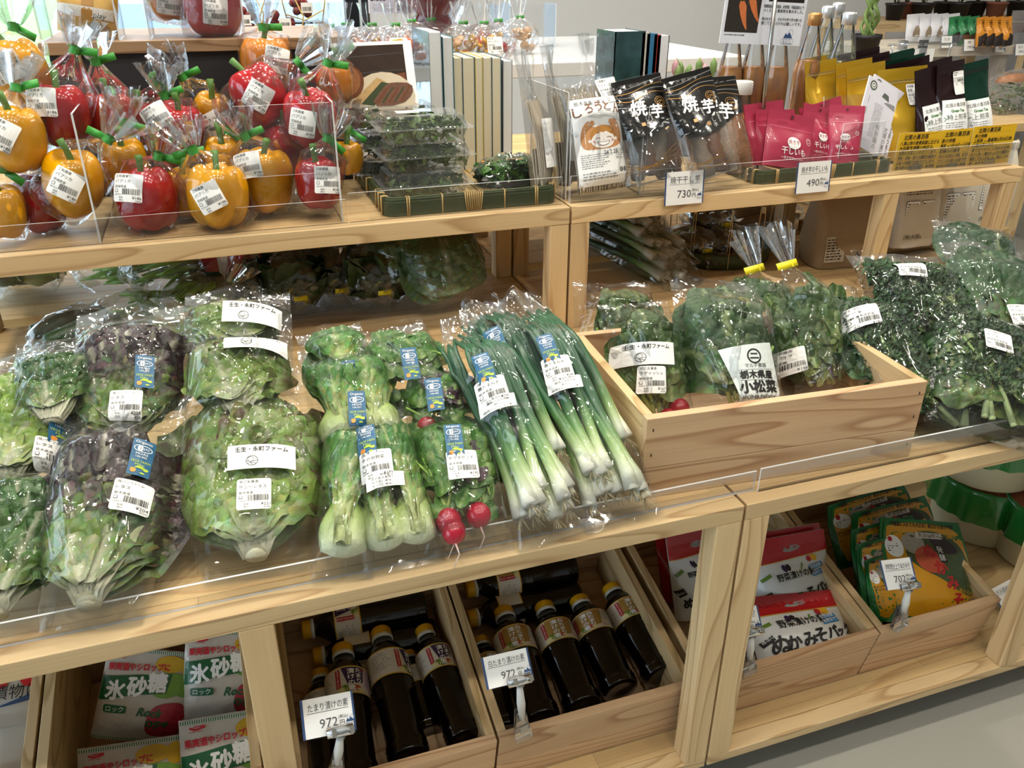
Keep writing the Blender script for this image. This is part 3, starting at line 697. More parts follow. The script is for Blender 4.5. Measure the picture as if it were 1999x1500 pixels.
def tied_pepper(i, c, w, Y, m, ln, tie, lab, label, Mx=None, group=G):
    P = at(c, Y=Y); R = sz(w/2, P)*.95; H = 2*R*1.08
    if group == G: P.z = max(P.z, ZU+H*.525)
    t = thing('bagged_bell_pepper', label, 'pepper', T(*P), group)
    k = (m.name, i % 3, round(R, 3))
    if k not in SHAPES: SHAPES[k] = (pepper_mesh(R*.94, H, i % 3+4, m), stem_mesh(R*.94, H, i))
    ax = Vector((ln[0], -ln[1], 1)).normalized()
    if tie:
        Q = at(tie, Y=Y-.005); v = Q-P; ax2 = v.normalized(); neck = max(v.length, H*.62)
    else: ax2 = (ax+Vector((.15, .25, 0))).normalized(); neck = H*.78
    z = ax.to_track_quat('Z', 'Y').to_matrix().to_4x4(); z2 = ax2.to_track_quat('Z', 'Y').to_matrix().to_4x4()
    pm = obj('bell_pepper', SHAPES[k][0], t, z @ RZ(i*1.7)); obj('stem', SHAPES[k][1], pm)
    obj('bag', tiebag_mesh(R, H, neck, i+50), t, z2)
    tm = tie_mesh(neck, i, TIEG)
    # turn the tape flag towards a chosen side
    obj('tape_tie', tm, t, z2 @ RZ(-YAW + (PI if i in (6, 17) else 0)-(z2.to_euler().z)))
    if lab:
        Q = at(lab[:2], Y=Y); d = (CP-P).normalized(); rel = Q-P; rel -= d*rel.dot(d); rr = min(rel.length, R*.75)
        if rel.length > 1e-6: rel = rel.normalized()*rr
        n = (rel+d*math.sqrt(max(R*R-rr*rr, 1e-6))).normalized(); S = P+n*(R*1.115)
        LM = camface(S, (n*.6+d*.4), D2(lab[2])); nz = LM.to_3x3() @ Vector((0, 0, 1)); PM = T(*P) @ z @ RZ(i*1.7); me = SHAPES[k][0]
        bv = BVHTree.FromPolygons([PM @ v.co for v in me.vertices], [tuple(p.vertices) for p in me.polygons]); up = -1
        for gx in np.linspace(-.022, .022, 6):
            for gy in np.linspace(-.023, .023, 6):
                o = LM @ Vector((gx, gy, -(gx*gx+.6*gy*gy)/.1)); hit = bv.ray_cast(o+nz*.08, -nz)
                if hit[0] is not None: up = max(up, (hit[0]-o).dot(nz))
        LM = T(*(nz*(up+.0015))) @ LM
        obj('price_label', PEP_LAB, t, T(*P).inverted() @ LM)
    return t
for i, p in enumerate(PEPS): tied_pepper(i, *p)

# ------------------------------------------------------------------ acrylic bins on the upper shelf front
def sheet(name, label, segs, cat='acrylic panel', th=.003):
    """segs: (corner, along, up) boxes built as thin slabs with pale polished edges"""
    mb = MB(); t0 = Vector(segs[0][0])
    for o, a, u in segs:
        o, a, u = Vector(o)-t0, Vector(a), Vector(u); n = a.cross(u).normalized()*th
        V = [o, o+a, o+a+u, o+u]; V = [tuple(v) for v in V]+[tuple(v+n) for v in V]
        mb.add(V, [(3, 2, 1, 0), (4, 5, 6, 7)], 0); mb.add(V, [(0, 1, 5, 4), (1, 2, 6, 5), (2, 3, 7, 6), (3, 0, 4, 7)], 1)
    o = mb.build(name, [ACR, ACRE], smooth=False, M=T(*t0)); return tag(o, label, cat)
yb = YU+.028
sheet('shelf_front_guard', 'low clear acrylic strip along the shelf edge before the peppers', [((-.50, yb, ZU), (.695, 0, 0), (0, 0, .042))])
sheet('shelf_front_guard', 'low clear acrylic strip before the tray of salad boxes', [((.2, yb, ZU), (.405, 0, 0), (0, 0, .052))])
sheet('bin_divider', 'slanting clear acrylic divider among the peppers', [((-.21, yb+.004, ZU), (0, .27, 0), (0, 0, .205))])
sheet('acrylic_bin', 'tall clear acrylic bin end between red peppers and salad boxes', [((.028, yb+.004, ZU+.09), (.155, 0, 0), (0, 0, .115)), ((.186, yb+.004, ZU), (0, .2, 0), (0, 0, .205))])
sheet('shelf_front_guard', 'low clear acrylic strip holding the price cards of dried potatoes', [((.622, yb, ZU), (1.1, 0, 0), (0, 0, .052))])
sheet('noodle_bin', 'clear acrylic bin around the udon packets', [((.622, yb+.006, ZU), (.16, 0, 0), (0, 0, .17)), ((.622, yb+.024, ZU), (0, .2, 0), (0, 0, .2)), ((.782, yb+.024, ZU), (0, .2, 0), (0, 0, .17))], 'acrylic bin')

# ------------------------------------------------------------------ black riser crate with plank, magazine, books
t = thing('black_riser', 'black panelled riser with pine plank top behind the peppers', 'riser', T(-.27, 1.80, ZU))
BLK = mat('black_board', '#1d1c1f', .65, noise=.1, nscale=60)
MB().box(0, .53, 0, .33, 0, .262).build('panel_box', BLK, t, smooth=False, bevel=.002)
MB().box(-.012, .54, -.012, .34, .262, .283).build('plank_top', wood('walnut_pine', 'X', a='#a98a68', b='#7d5c3e', lam=.08), t, smooth=False, bevel=.001)
ZT = ZU+.283
# magazine on show
WOODP = mat('print_dark_wood', '#33261f', .6, spec=.15, noise=.35, nscale=50); BRD = mat('print_bread', '#8d5a35', .6, spec=.2, noise=.4, nscale=160); CRUST = mat('print_crust', '#6a3d22', .6, spec=.2); PLT = mat('print_plate', '#cbbda4', .6, spec=.2); HAM = mat('print_sandwich', '#6b4a3a', .6, spec=.2, noise=.5, nscale=120); LETT = mat('print_leaf', '#39442a', .6, spec=.2); TABLE = mat('print_table', '#6e3f2a', .6, spec=.2); CHEESE = mat('print_bread_pale', '#b79766', .6, spec=.2, noise=.3, nscale=140)
q = [at(p, Y=y) for p, y in (((655, 97), 1.775), ((832, 80), 1.76), ((822, 240), 1.70), ((668, 250), 1.71))]
ex = q[2]-q[3]; ey = q[1]-q[2]; Wm = ex.length*1.0; Hm = ey.length
M = frame_x(q[3]+ex*.5, ex, ey)
t = thing('magazine', 'open food magazine propped upright showing a sandwich photo', 'magazine', M)
MB().box(-Wm/2, Wm/2, 0, Hm, -.012, -.0015).build('pages', mat('page_edges', '#e6dcc2', .7), t, smooth=False)
a = Art(); a.rect(0, Hm/2, Wm, Hm, PAPER, 0); a.rect(-.008, Hm/2-.003, Wm-.018, Hm-.008, WOODP, 1)
for yy in (.62, .82): a.stroke([(-Wm/2+.004, Hm*yy), (0, Hm*(yy+.02)), (Wm/2-.02, Hm*(yy+.035))], .0014, mat('print_gap', '#16100e', .4), 2)
a.poly([(-Wm/2+.002, .003), (Wm/2-.019, .003), (Wm/2-.019, Hm*.40), (-.02, Hm*.34), (-Wm/2+.002, Hm*.2)], TABLE, 2)
a.disc(.012, Hm*.12, .062, PLT, 3, .045); a.poly([(-.078, .004), (.078, .004), (.05, Hm*.12), (-.05, Hm*.12)], PLT, 3.2)
a.disc(-.052, Hm*.30, .027, CRUST, 4, .03, rot=-.5); a.disc(-.054, Hm*.31, .022, BRD, 5, .026, rot=-.5)
a.poly([(-.055, .012), (-.02, Hm*.24), (.002, Hm*.34), (.018, Hm*.29), (-.03, .008)], CHEESE, 5); a.poly([(-.035, .01), (.01, Hm*.29), (.03, Hm*.26), (-.01, .006)], LETT, 6)
a.poly([(-.02, .004), (.015, Hm*.25), (.03, Hm*.28), (.07, Hm*.26), (.07, Hm*.14), (.045, .005)], HAM, 7, smooth=1)
for k in range(5): a.stroke([(-.005+k*.012, .01), (.02+k*.011, Hm*.22)], .003, LETT if k % 2 else CRUST, 8)
for i, (V, F, mi, l) in enumerate(a.p):
    if l >= 2.9 or a.mats[mi] is TABLE: V[:, 1] = np.minimum(V[:, 1]*1.1+Hm*(.20 if l >= 2.9 else .0)+(Hm*.18)*(V[:, 1] > .01)*(l < 2.9), Hm*.97)
flat(t, a, 'cover')
# books standing beside
def book(label, px_l, px_r, pt, pb, Y, dp, cover, edge, cat='book', lean_=0):
    A = at((px_l, pb), Y=Y); B = at((px_r, pb), Y=Y); w = max((B-A).length, .006); hh = at((px_l, pt), Y=Y).z-ZU
    t = thing('book', label, cat, T(A.x, Y, ZU) @ RY(lean_), 'books standing behind the salad boxes')
    MB().box(.0015, w-.0015, .001, dp-.004, .002, hh-.002).build('page_block', edge, t, smooth=False)
    m = MB().box(0, .0015, 0, dp, 0, hh).box(w-.0015, w, 0, dp, 0, hh).box(0, w, dp-.003, dp, 0, hh); m.build('cover', cover, t, smooth=False)
    return t
PG = mat('cream_page_edges', '#d8cfb4', .75, noise=.06, nscale=300); PGW = mat('white_page_edges', '#dcdedd', .7, noise=.05, nscale=300)
book('tall glossy silver-blue book standing beside the magazine', 842, 866, 62, 230, 1.78, .15, mat('glossy_cover', '#9aa6ae', .05, .5, bump=.15, bscale=12), PGW)
book('teal covered book between the silver one and the cream page blocks', 868, 888, 72, 230, 1.79, .15, mat('teal_cover', '#1f6a74', .35), PGW)
for k, (l, r) in enumerate(((890, 905), (906, 929), (930, 944), (945, 960), (961, 979))):
    book(['slim book with cream pages next to the teal one', 'thickest book with cream pages facing out', 'book with blue-lined cream pages, middle of the page blocks', 'cream paged book fourth in the row', 'cream paged book at the row end with ragged page lines'][k], l, r, 112, 285, 1.80, .13, mat('book_cover_%d' % (k % 3), ['#c9c2ae', '#41606e', '#d0b75a'][k % 3], .5), PG)
book('grey book with white pages in front of the udon bin', 982, 1000, 118, 285, 1.81, .13, mat('grey_cover', '#8a8c92', .5), PGW)
# ------------------------------------------------------------------ bamboo trays and salad boxes
BAM = mat('green_bamboo', '#3f4a2c', .4, noise=.15, nscale=30, spec=.4); RAT = mat('rattan_binding', '#c9a566', .5); BAMT = mat('tan_bamboo', '#b79a63', .5, noise=.15, nscale=80)
def bamboo_tray(label, M, w, d, h=.034, rnd=.02):
    """rectangular rim of bent bamboo with bindings, woven floor; origin at the front corner"""
    t = thing('bamboo_tray', label, 'tray', M)
    def rim(r, ins):
        P = []
        for cx, cy, a0 in ((w-r-ins, r+ins, -90), (w-r-ins, d-r-ins, 0), (r+ins, d-r-ins, 90), (r+ins, r+ins, 180)):
            for k in range(6): a = D2(a0+18*k); P.append((cx+r*math.cos(a), cy+r*math.sin(a)))
        return P
    m = MB()
    for ins, z0, z1 in ((0, 0, h*.78), (.002, h*.72, h*.92), (.004, h*.86, h)):
        o = rim(rnd, ins); i_ = rim(rnd-.003, ins+.006); n = len(o)
        V = [(x, y, z0) for x, y in o]+[(x, y, z1) for x, y in o]+[(x, y, z0) for x, y in i_]+[(x, y, z1) for x, y in i_]; F = []
        for k in range(n):
            l = (k+1) % n; F += [(k, l, n+l, n+k), (n+k, n+l, 3*n+l, 3*n+k), (3*n+k, 3*n+l, 2*n+l, 2*n+k), (2*n+k, 2*n+l, l, k)]
        m.add(V, F)
    m.build('rim', BAM, t, smooth=False, bevel=.0008)
    f = MB()
    for k in range(int(w/.014)): f.box(.006+k*.014, .018+k*.014, .006, d-.006, .001+(k % 2)*.0008, .003+(k % 2)*.0008)
    f.build('woven_floor', BAMT, t, smooth=False)
    def wrap(x, y, along, n, tk=.0014):
        bd = MB()
        for k in range(n):
            o = (k-(n-1)/2)*.0032
            if along == 'x': P = [(x+o, y-.0015, .001), (x+o*1.2, y-.002, h*.5), (x+o*1.3, y-.0015, h+.001), (x+o*1.3, y+.009, h+.001), (x+o, y+.0095, .004)]
            else: P = [(x-.0015, y+o, .001), (x-.002, y+o*1.2, h*.5), (x-.0015, y+o*1.3, h+.001), (x+.009, y+o*1.3, h+.001), (x+.0095, y+o, .004)]
            bd.tube(P, tk, 6)
        bd.build('binding', RAT, t)
    for f_, n in ((.13, 2), (.32, 1), (.5, 9), (.68, 1), (.87, 2)): wrap(w*f_, 0, 'x', n); wrap(w*f_, d-.008, 'x', n)
    for f_, n in ((.06, 2), (.14, 2), (.22, 1), (.5, 2), (.8, 1), (.93, 2)): wrap(0, d*f_, 'y', n); wrap(w-.008, d*f_, 'y', n)
    return t
A = at((752, 426), Z=ZU); B = at((1088, 397), Z=ZU)
bamboo_tray('green bamboo tray with tan bindings under the salad boxes', T(A.x, A.y, ZU) @ RZ(math.atan2(B.y-A.y, B.x-A.x)), (B-A).length, .345)
def sprig_fill(parent, w, d, h, seed, n=170, cols=('#2f5224', '#3d6a2c', '#4c7a35', '#6d8a4a'), name='salad_leaves', lw=.011):
    rg = np.random.default_rng(seed); mb = MB(); cs = rgb(*cols)
    for i in range(n):
        P, C = leaf(rg.uniform(.014, .03), rg.uniform(.5, 1.3)*lw, rg, nu=5, nv=3, ruff=.002, cols=[cs[rg.integers(len(cs))]]*2, ribcol=cs[-1], wp=(.15, .8, 1))
        Mx = np.array(T(rg.uniform(-.42, .42)*w, rg.uniform(-.42, .42)*d, rg.uniform(.1, .9)*h) @ Euler(rg.uniform(-1, 1, 3)*1.2).to_matrix().to_4x4() @ RZ(rg.uniform(0, 6.28)))
        Q = P.reshape(-1, 3) @ Mx[:3, :3].T+Mx[:3, 3]; Q = np.clip(Q, [-w*.46, -d*.46, .004], [w*.46, d*.46, h*.97]); mb.grid(Q.reshape(P.shape), C=C)
    for i in range(n//3):
        a = rg.uniform(0, 6.28); p = np.array([rg.uniform(-.35, .35)*w, rg.uniform(-.35, .35)*d, rg.uniform(.15, .8)*h]); q = p+.02*np.array([math.cos(a), math.sin(a), rg.uniform(-.4, .4)])
        mb.tube([p, (p+q)/2+rg.normal(0, .003, 3), q], .0008, 4, C=[rgb('#8aa05a')[0]]*3)
    return mb.build(name, LEAFM, parent)
def clamshell_mesh(w, d, h):
    m = MB(); r = .012
    def loop(iw, idp, z, rib=0):
        P = []; n = 16
        for cx, cy, a0 in ((iw/2-r, -idp/2+r, -90), (iw/2-r, idp/2-r, 0), (-iw/2+r, idp/2-r, 90), (-iw/2+r, -idp/2+r, 180)):
            for k in range(5): a = D2(a0+22.5*k); P.append((cx+r*math.cos(a), cy+r*math.sin(a)))
        out = []
        for i, p in enumerate(P):
            q = P[(i+1) % len(P)]; k = 1 if i % 5 != 4 else (24, 36, 24, 36)[i//5]
            for j in range(k): out.append((p[0]+(q[0]-p[0])*j/k, p[1]+(q[1]-p[1])*j/k))
        return [(x*(1+(rib*(i % 2))), y*(1+(rib*(i % 2))), z) for i, (x, y) in enumerate(out)]
    rows = [loop(w*.3, d*.3, .002), loop(w*.82, d*.8, 0), loop(w*.86, d*.84, .004), loop(w*.93, d*.92, h*.5, .008), loop(w*.95, d*.94, h*.53), loop(w*1.06, d*1.08, h*.535), loop(w*1.06, d*1.08, h*.56), loop(w*.95, d*.94, h*.565), loop(w*.93, d*.92, h*.6, .008), loop(w*.86, d*.84, h*.95, .008), loop(w*.82, d*.8, h), loop(w*.3, d*.3, h-.002)]
    m.grid(np.array(rows), cv=True, flip=True); return m.mesh('clear_box', PET, smooth=False)
CLW, CLD, CLH = .172, .115, .050
CLM = clamshell_mesh(CLW, CLD, CLH)
def clamshell(label, P, yaw, seed, lab=False):
    t = thing('salad_box', label, 'plastic box', T(*P) @ RZ(yaw), 'clear boxes of salad sprouts')
    obj('clear_box', CLM, t); sprig_fill(t, CLW*.95, CLD*.95, CLH*.93, seed, 230)
    if lab:
        a = Art(); a.rect(0, 0, .042, .03, PAPER, 0); a.text('三和農業', -.018, .008, .005, INK); a.text('ベビーリーフ', -.018, .001, .005, INK); a.barcode(-.002, -.011, .02, .008, INK); a.text('¥186', -.018, -.011, .006, INK)
        flat(t, a, 'price_label', T(-.025, .005, CLH+.0008))
    return t
ya = math.atan2(B.y-A.y, B.x-A.x)
base = at((846, 392), Z=ZU+.006)+Vector((.0, .062, 0))
clamshell('lowest clear box of salad sprouts in the front stack', (base.x-.005, base.y, ZU+.006), ya, 1)
clamshell('middle clear box of salad sprouts in the front stack', (base.x, base.y+.004, ZU+.0585), ya+.03, 2)
clamshell('topmost clear salad box bearing a white label', (base.x-.004, base.y-.002, ZU+.111), ya-.02, 3, True)
for k, lb in enumerate(('lowest salad box of the stack behind', 'middle salad box of the stack behind', 'upper salad box of the stack behind')):
    clamshell(lb, (base.x-.03, base.y+.124, ZU+.006+.0525*k), ya+.04*(k-1), 11+k)
# flat pack of herbs beside
P = at((1008, 365), Z=ZU+.008)+Vector((0, .05, 0)); t = thing('herb_pack', 'shallow film-wrapped pack of bright green herb leaves on the bamboo tray', 'herb pack', T(P.x, P.y, ZU+.006) @ RZ(ya))
sprig_fill(t, .14, .095, .042, 21, 120, ('#3c7a26', '#5a9a35', '#6aa83e', '#2f6420'), 'herb_leaves', .03)
MB().lathe([(.0, 0), (.055, .001), (.062, .012), (.066, .014)], 28, M=Matrix.Diagonal((1.15, .8, 1, 1)), caps=False).build('dish', mat('dark_green_dish', '#1e2a18', .3), t)
m = MB(); u = np.linspace(0, 1, 10)[:, None]; an = np.linspace(0, 2*PI, 36, endpoint=False)[None, :]; rg = np.random.default_rng(5)
m.grid(np.stack([u*.082*1.15*np.cos(an), u*.066*np.sin(an), .05*(1-u**2.5)+.006+.004*rg.normal(0, 1, (10, 36))], -1), cv=True); m.build('film', FILMS, t)
tip = MB().box(-.003, .003, -.003, .003, 0, .002).build('orange_seal', ORNG, t, T(-.055, -.0, .045))

# ------------------------------------------------------------------ pouches
def pouch(name, label, cat, pb, pt, wpx, mats, Th, ang=78, z=ZU, lift=0.0, yaw=0, seed=1, gus=.8, top=.14, wprof=None, group=None, art=None, mi=None, lab=None, L=None, crease=8, amp=1, part='pouch'):
    M, Wd, Ln = lean(pb, pt, wpx, D2(ang), z, yaw, lift); L = L or Ln
    t = thing(name, label, cat, M, group); rg = np.random.default_rng(seed); hw = lambda y: Wd/2*(wprof(y/L) if wprof else 1)
    def h(x, y):
        v = np.clip(y/L, 0, 1); u = np.clip(np.abs(x)/(Wd/2), 0, 1)
        return Th*np.power(np.clip(1-u**3, 0, 1), .6)*(gus+(1-gus)*smooth01(0, .25, v))*(1-smooth01(.35, 1-top, v)*.92)*(1-smooth01(1-top-.03, 1-top, v)*.6)+.001
    nu, nv = 26, 34; u = np.linspace(-1, 1, nu)[:, None]; v = np.linspace(0, 1, nv)[None, :]
    x = u*np.vectorize(hw)(v*L)+0*v; y = v*L+0*u; zf = h(x, y)
    for k in range(crease):
        cx, cy, a = rg.uniform(-.5, .5)*Wd, rg.uniform(0, .85)*L, rg.uniform(0, PI); ln, wd = rg.uniform(.06, .2)*L, rg.uniform(.004, .012)
        al = (x-cx)*math.cos(a)+(y-cy)*math.sin(a); ac = -(x-cx)*math.sin(a)+(y-cy)*math.cos(a); zf = zf+amp*rg.uniform(-.5, 1)*.003*np.exp(-(ac/wd)**2-(al/ln)**2)*(zf > .002)
    zb = -h(x, y)*.6
    m = MB().grid(np.stack([x, y, zf], -1)); m.grid(np.stack([x, y, zb], -1), flip=True)
    m.grid(np.stack([np.stack([x[:, 0], y[:, 0], zf[:, 0]], -1), np.stack([x[:, 0], y[:, 0]+.004, (zf[:, 0]+zb[:, 0])/2], -1), np.stack([x[:, 0], y[:, 0], zb[:, 0]], -1)], 0))
    if mi:
        k = 0
        for i in range(nu-1):
            for j in range(nv-1): m.m[k] = mi((i+.5)/(nu-1)*2-1, (j+.5)/(nv-1)); k += 1
    m.build(part, mats, t)
    if art: stick(t, art(Wd, L), 'printed_front', h, 0, 0, lift=.0022, maxe=.010)
    if lab:
        for a, nm, lx, ly, r in lab: stick(t, a, nm, h, lx*Wd, ly*L, D2(r), lift=.0032, maxe=.010)
    return t, Wd, L, h
PINK = mat('pink_pouch_film', '#a8344e', .28, spec=.5, coat=.2); PINKL = mat('pink_pouch_top', '#c34a66', .3)
def pink_art(W_, L):
    a = Art(); a.disc(-.02*0, L*.45, W_*.14, PAPER, 0, W_*.10); a.text('焼き芋', 0, L*.43, W_*.085, PINK, 1, 'c'); a.text('干しいも', 0, L*.245, W_*.13, PAPER, 1, 'c', bold=.0002); a.text('こだわり', -W_*.02, L*.355, W_*.06, PAPER, 1, 'c')
    a.text('〜焼き芋干しいも〜', 0, L*.15, W_*.055, PAPER, 1, 'c'); a.ring(W_*.33, L*.52, W_*.055, .0006, PAPER); a.ring(W_*.33, L*.53, W_*.03, .0005, PAPER)
    a.stroke([(-W_*.46, L*.715), (W_*.46, L*.715)], .0006, mat('pink_seam', '#d88298', .4), 1); a.disc(0, L*.93, W_*.035, mat('pouch_hole', '#5a1a26', .6), 1)
    a.fine(-W_*.3, L*.83, W_*.3, L*.05, 2, mat('dark_pink_ink', '#8a2440', .5), seed=3)
    return a
GP = 'pink pouches of dried sweet potato'
for i, (pb, pt, w, sd, lb) in enumerate([
  ((1500, 318), (1490, 200), 96, 1, 'pink pouch at the back beside the black potato packs'),
  ((1622, 310), (1600, 200), 92, 2, 'pink pouch behind, beside the leaflet holder'),
  ((1512, 322), (1513, 214), 92, 3, 'pink pouch in the second row peeking over the large front one'),
  ((1588, 318), (1600, 208), 88, 4, 'pink pouch with half its oval showing, behind the turned one'),
  ((1532, 330), (1546, 222), 116, 5, 'large pink pouch squarely in front behind the 490 yen card'),
  ((1640, 320), (1655, 206), 66, 6, 'pink pouch turned sideways against the leaflet holder')]):
    pouch('sweet_potato_pouch', lb, 'pouch', pb, pt, w, [PINK], .018, 74, lift=.012+.001*(5-i), yaw=(.1, -.1, .05, .2, .1, -.5)[i], seed=sd, group=GP, art=pink_art, z=ZU)
# black dried potato packs: printed film upper part, clear window with slices below
BLKF = mat('black_pack_film', '#0b0b0d', .12, spec=.6, coat=.3, bump=.12, bscale=30); GOLD = mat('gold_line', '#b98a4a', .3, .6); SLICE = mat('dried_potato', '#8a5a38', .4, noise=.5, nscale=70, bump=.5, bscale=60); SUGR = mat('potato_bloom', '#a48a74', .6, noise=.5, nscale=60, bump=.5, bscale=60)
def potato_art(full):
    def f(W_, L):
        a = Art(); e = W_*.49
        a.poly([(-e, L*.43), (-e*.6, L*.425), (-e*.2, L*.46), (e*.2, L*.53), (e*.6, L*.60), (e, L*.63), (e, L*.985), (-e, L*.985)], BLKF, 0)
        for k in range(4): a.stroke([(-e, L*(.80+.03*k)), (-e*.4, L*(.76+.045*k)), (e*.3, L*(.84+.03*k)), (e, L*(.80+.05*k))], .0009, GOLD if k % 2 == 0 else GREY, 1, smooth=3)
        for k in range(4): a.stroke([(-e, L*(.10+.03*k)), (-e*.3, L*(.17-.02*k)), (e*.3, L*(.13+.05*k)), (e, L*(.24+.02*k))], .0008, GOLD, 1, smooth=3)
        a.text('焼', -W_*.19, L*.635, W_*.30, PAPER, 2, 'c', bold=.0008, shear=.15, rot=-.12); a.text('芋', W_*.12, L*.575, W_*.26, PAPER, 2, 'c', bold=.0008, shear=.15, rot=-.12)
        a.text('干し芋', -W_*.10, L*.60, W_*.07, PAPER, 2, 'c', vertical=True); a.text('特別仕立', -W_*.01, L*.62, W_*.035, PAPER, 2, 'c', vertical=True); a.rect(-W_*.20, L*.535, W_*.07, W_*.055, mat('pack_seal', '#d9a46a', .5), 2)
        a.ring(W_*.29, L*.72, W_*.10, .0009, GOLD, 2, W_*.08); a.ring(W_*.29, L*.72, W_*.07, .0007, GOLD, 2, W_*.055); a.stroke([(W_*.22, L*.71), (W_*.29, L*.735), (W_*.36, L*.71)], .001, GOLD, 2, smooth=2); a.stroke([(W_*.25, L*.70), (W_*.33, L*.73)], .001, GOLD, 2); a.stroke([(W_*.23, L*.655), (W_*.36, L*.66)], .0012, GOLD, 2)
        return a
    return f
GB = 'black packs of dried sweet potato'
def potato_pack(label, pb, pt, w, ang, seed, yaw=0, lift=.004, slices=True, art=True):
    t, W_, L, h = pouch('dried_potato_pack', label, 'food pack', pb, pt, w, [FILMS], .028, ang, lift=lift, yaw=yaw, seed=seed, gus=.45, top=.06, group=GB, art=potato_art(True) if art else None, crease=14, amp=1.4, part='clear_pack')
    if slices:
        rg = np.random.default_rng(seed)
        for k in range(4):
            m = MB(); x0 = (k-1.5)*W_*.21; P = []
            for i in range(16):
                v = i/15; row = []
                for j in range(12):
                    b = 2*PI*j/12; r = W_*.145*(.4+.6*math.sin(PI*min(.98, v*.9+.08))**.5)*(1+.16*math.sin(3*b+k+v*3)+.12*math.sin(7*b+5*v)+.10*rg.normal())
                    row.append((x0+r*math.cos(b)+.004*math.sin(v*5+k), L*(.06+.5*v)+.01*(k % 2), .008+r*.55*math.sin(b)+.003*k))
                P.append(row)
            P = np.array(P); P[..., 2] = np.minimum(P[..., 2], h(P[..., 0], P[..., 1])-.0015)
            m.grid(P, cv=True).build('potato_slice', SLICE if k % 2 else SUGR, t)
    return t
potato_pack('black dried potato pack half behind another, at the back of the row', (1292, 352), (1238, 150), 118, 66, 1, .1, .03, False)
potato_pack('black potato pack whose waved top sticks up behind the udon bin', (1275, 360), (1250, 158), 120, 66, 2, .05, .02, False)
potato_pack('black potato pack with zigzag top in the middle of the row', (1395, 345), (1335, 140), 120, 66, 3, .1, .03, False)
potato_pack('black dried potato pack leaning beside the acrylic udon bin', (1278, 366), (1262, 168), 128, 64, 4, .02)
potato_pack('frontmost black dried potato pack in full view above its 730 yen card', (1416, 357), (1374, 150), 150, 62, 5, .12, .006)

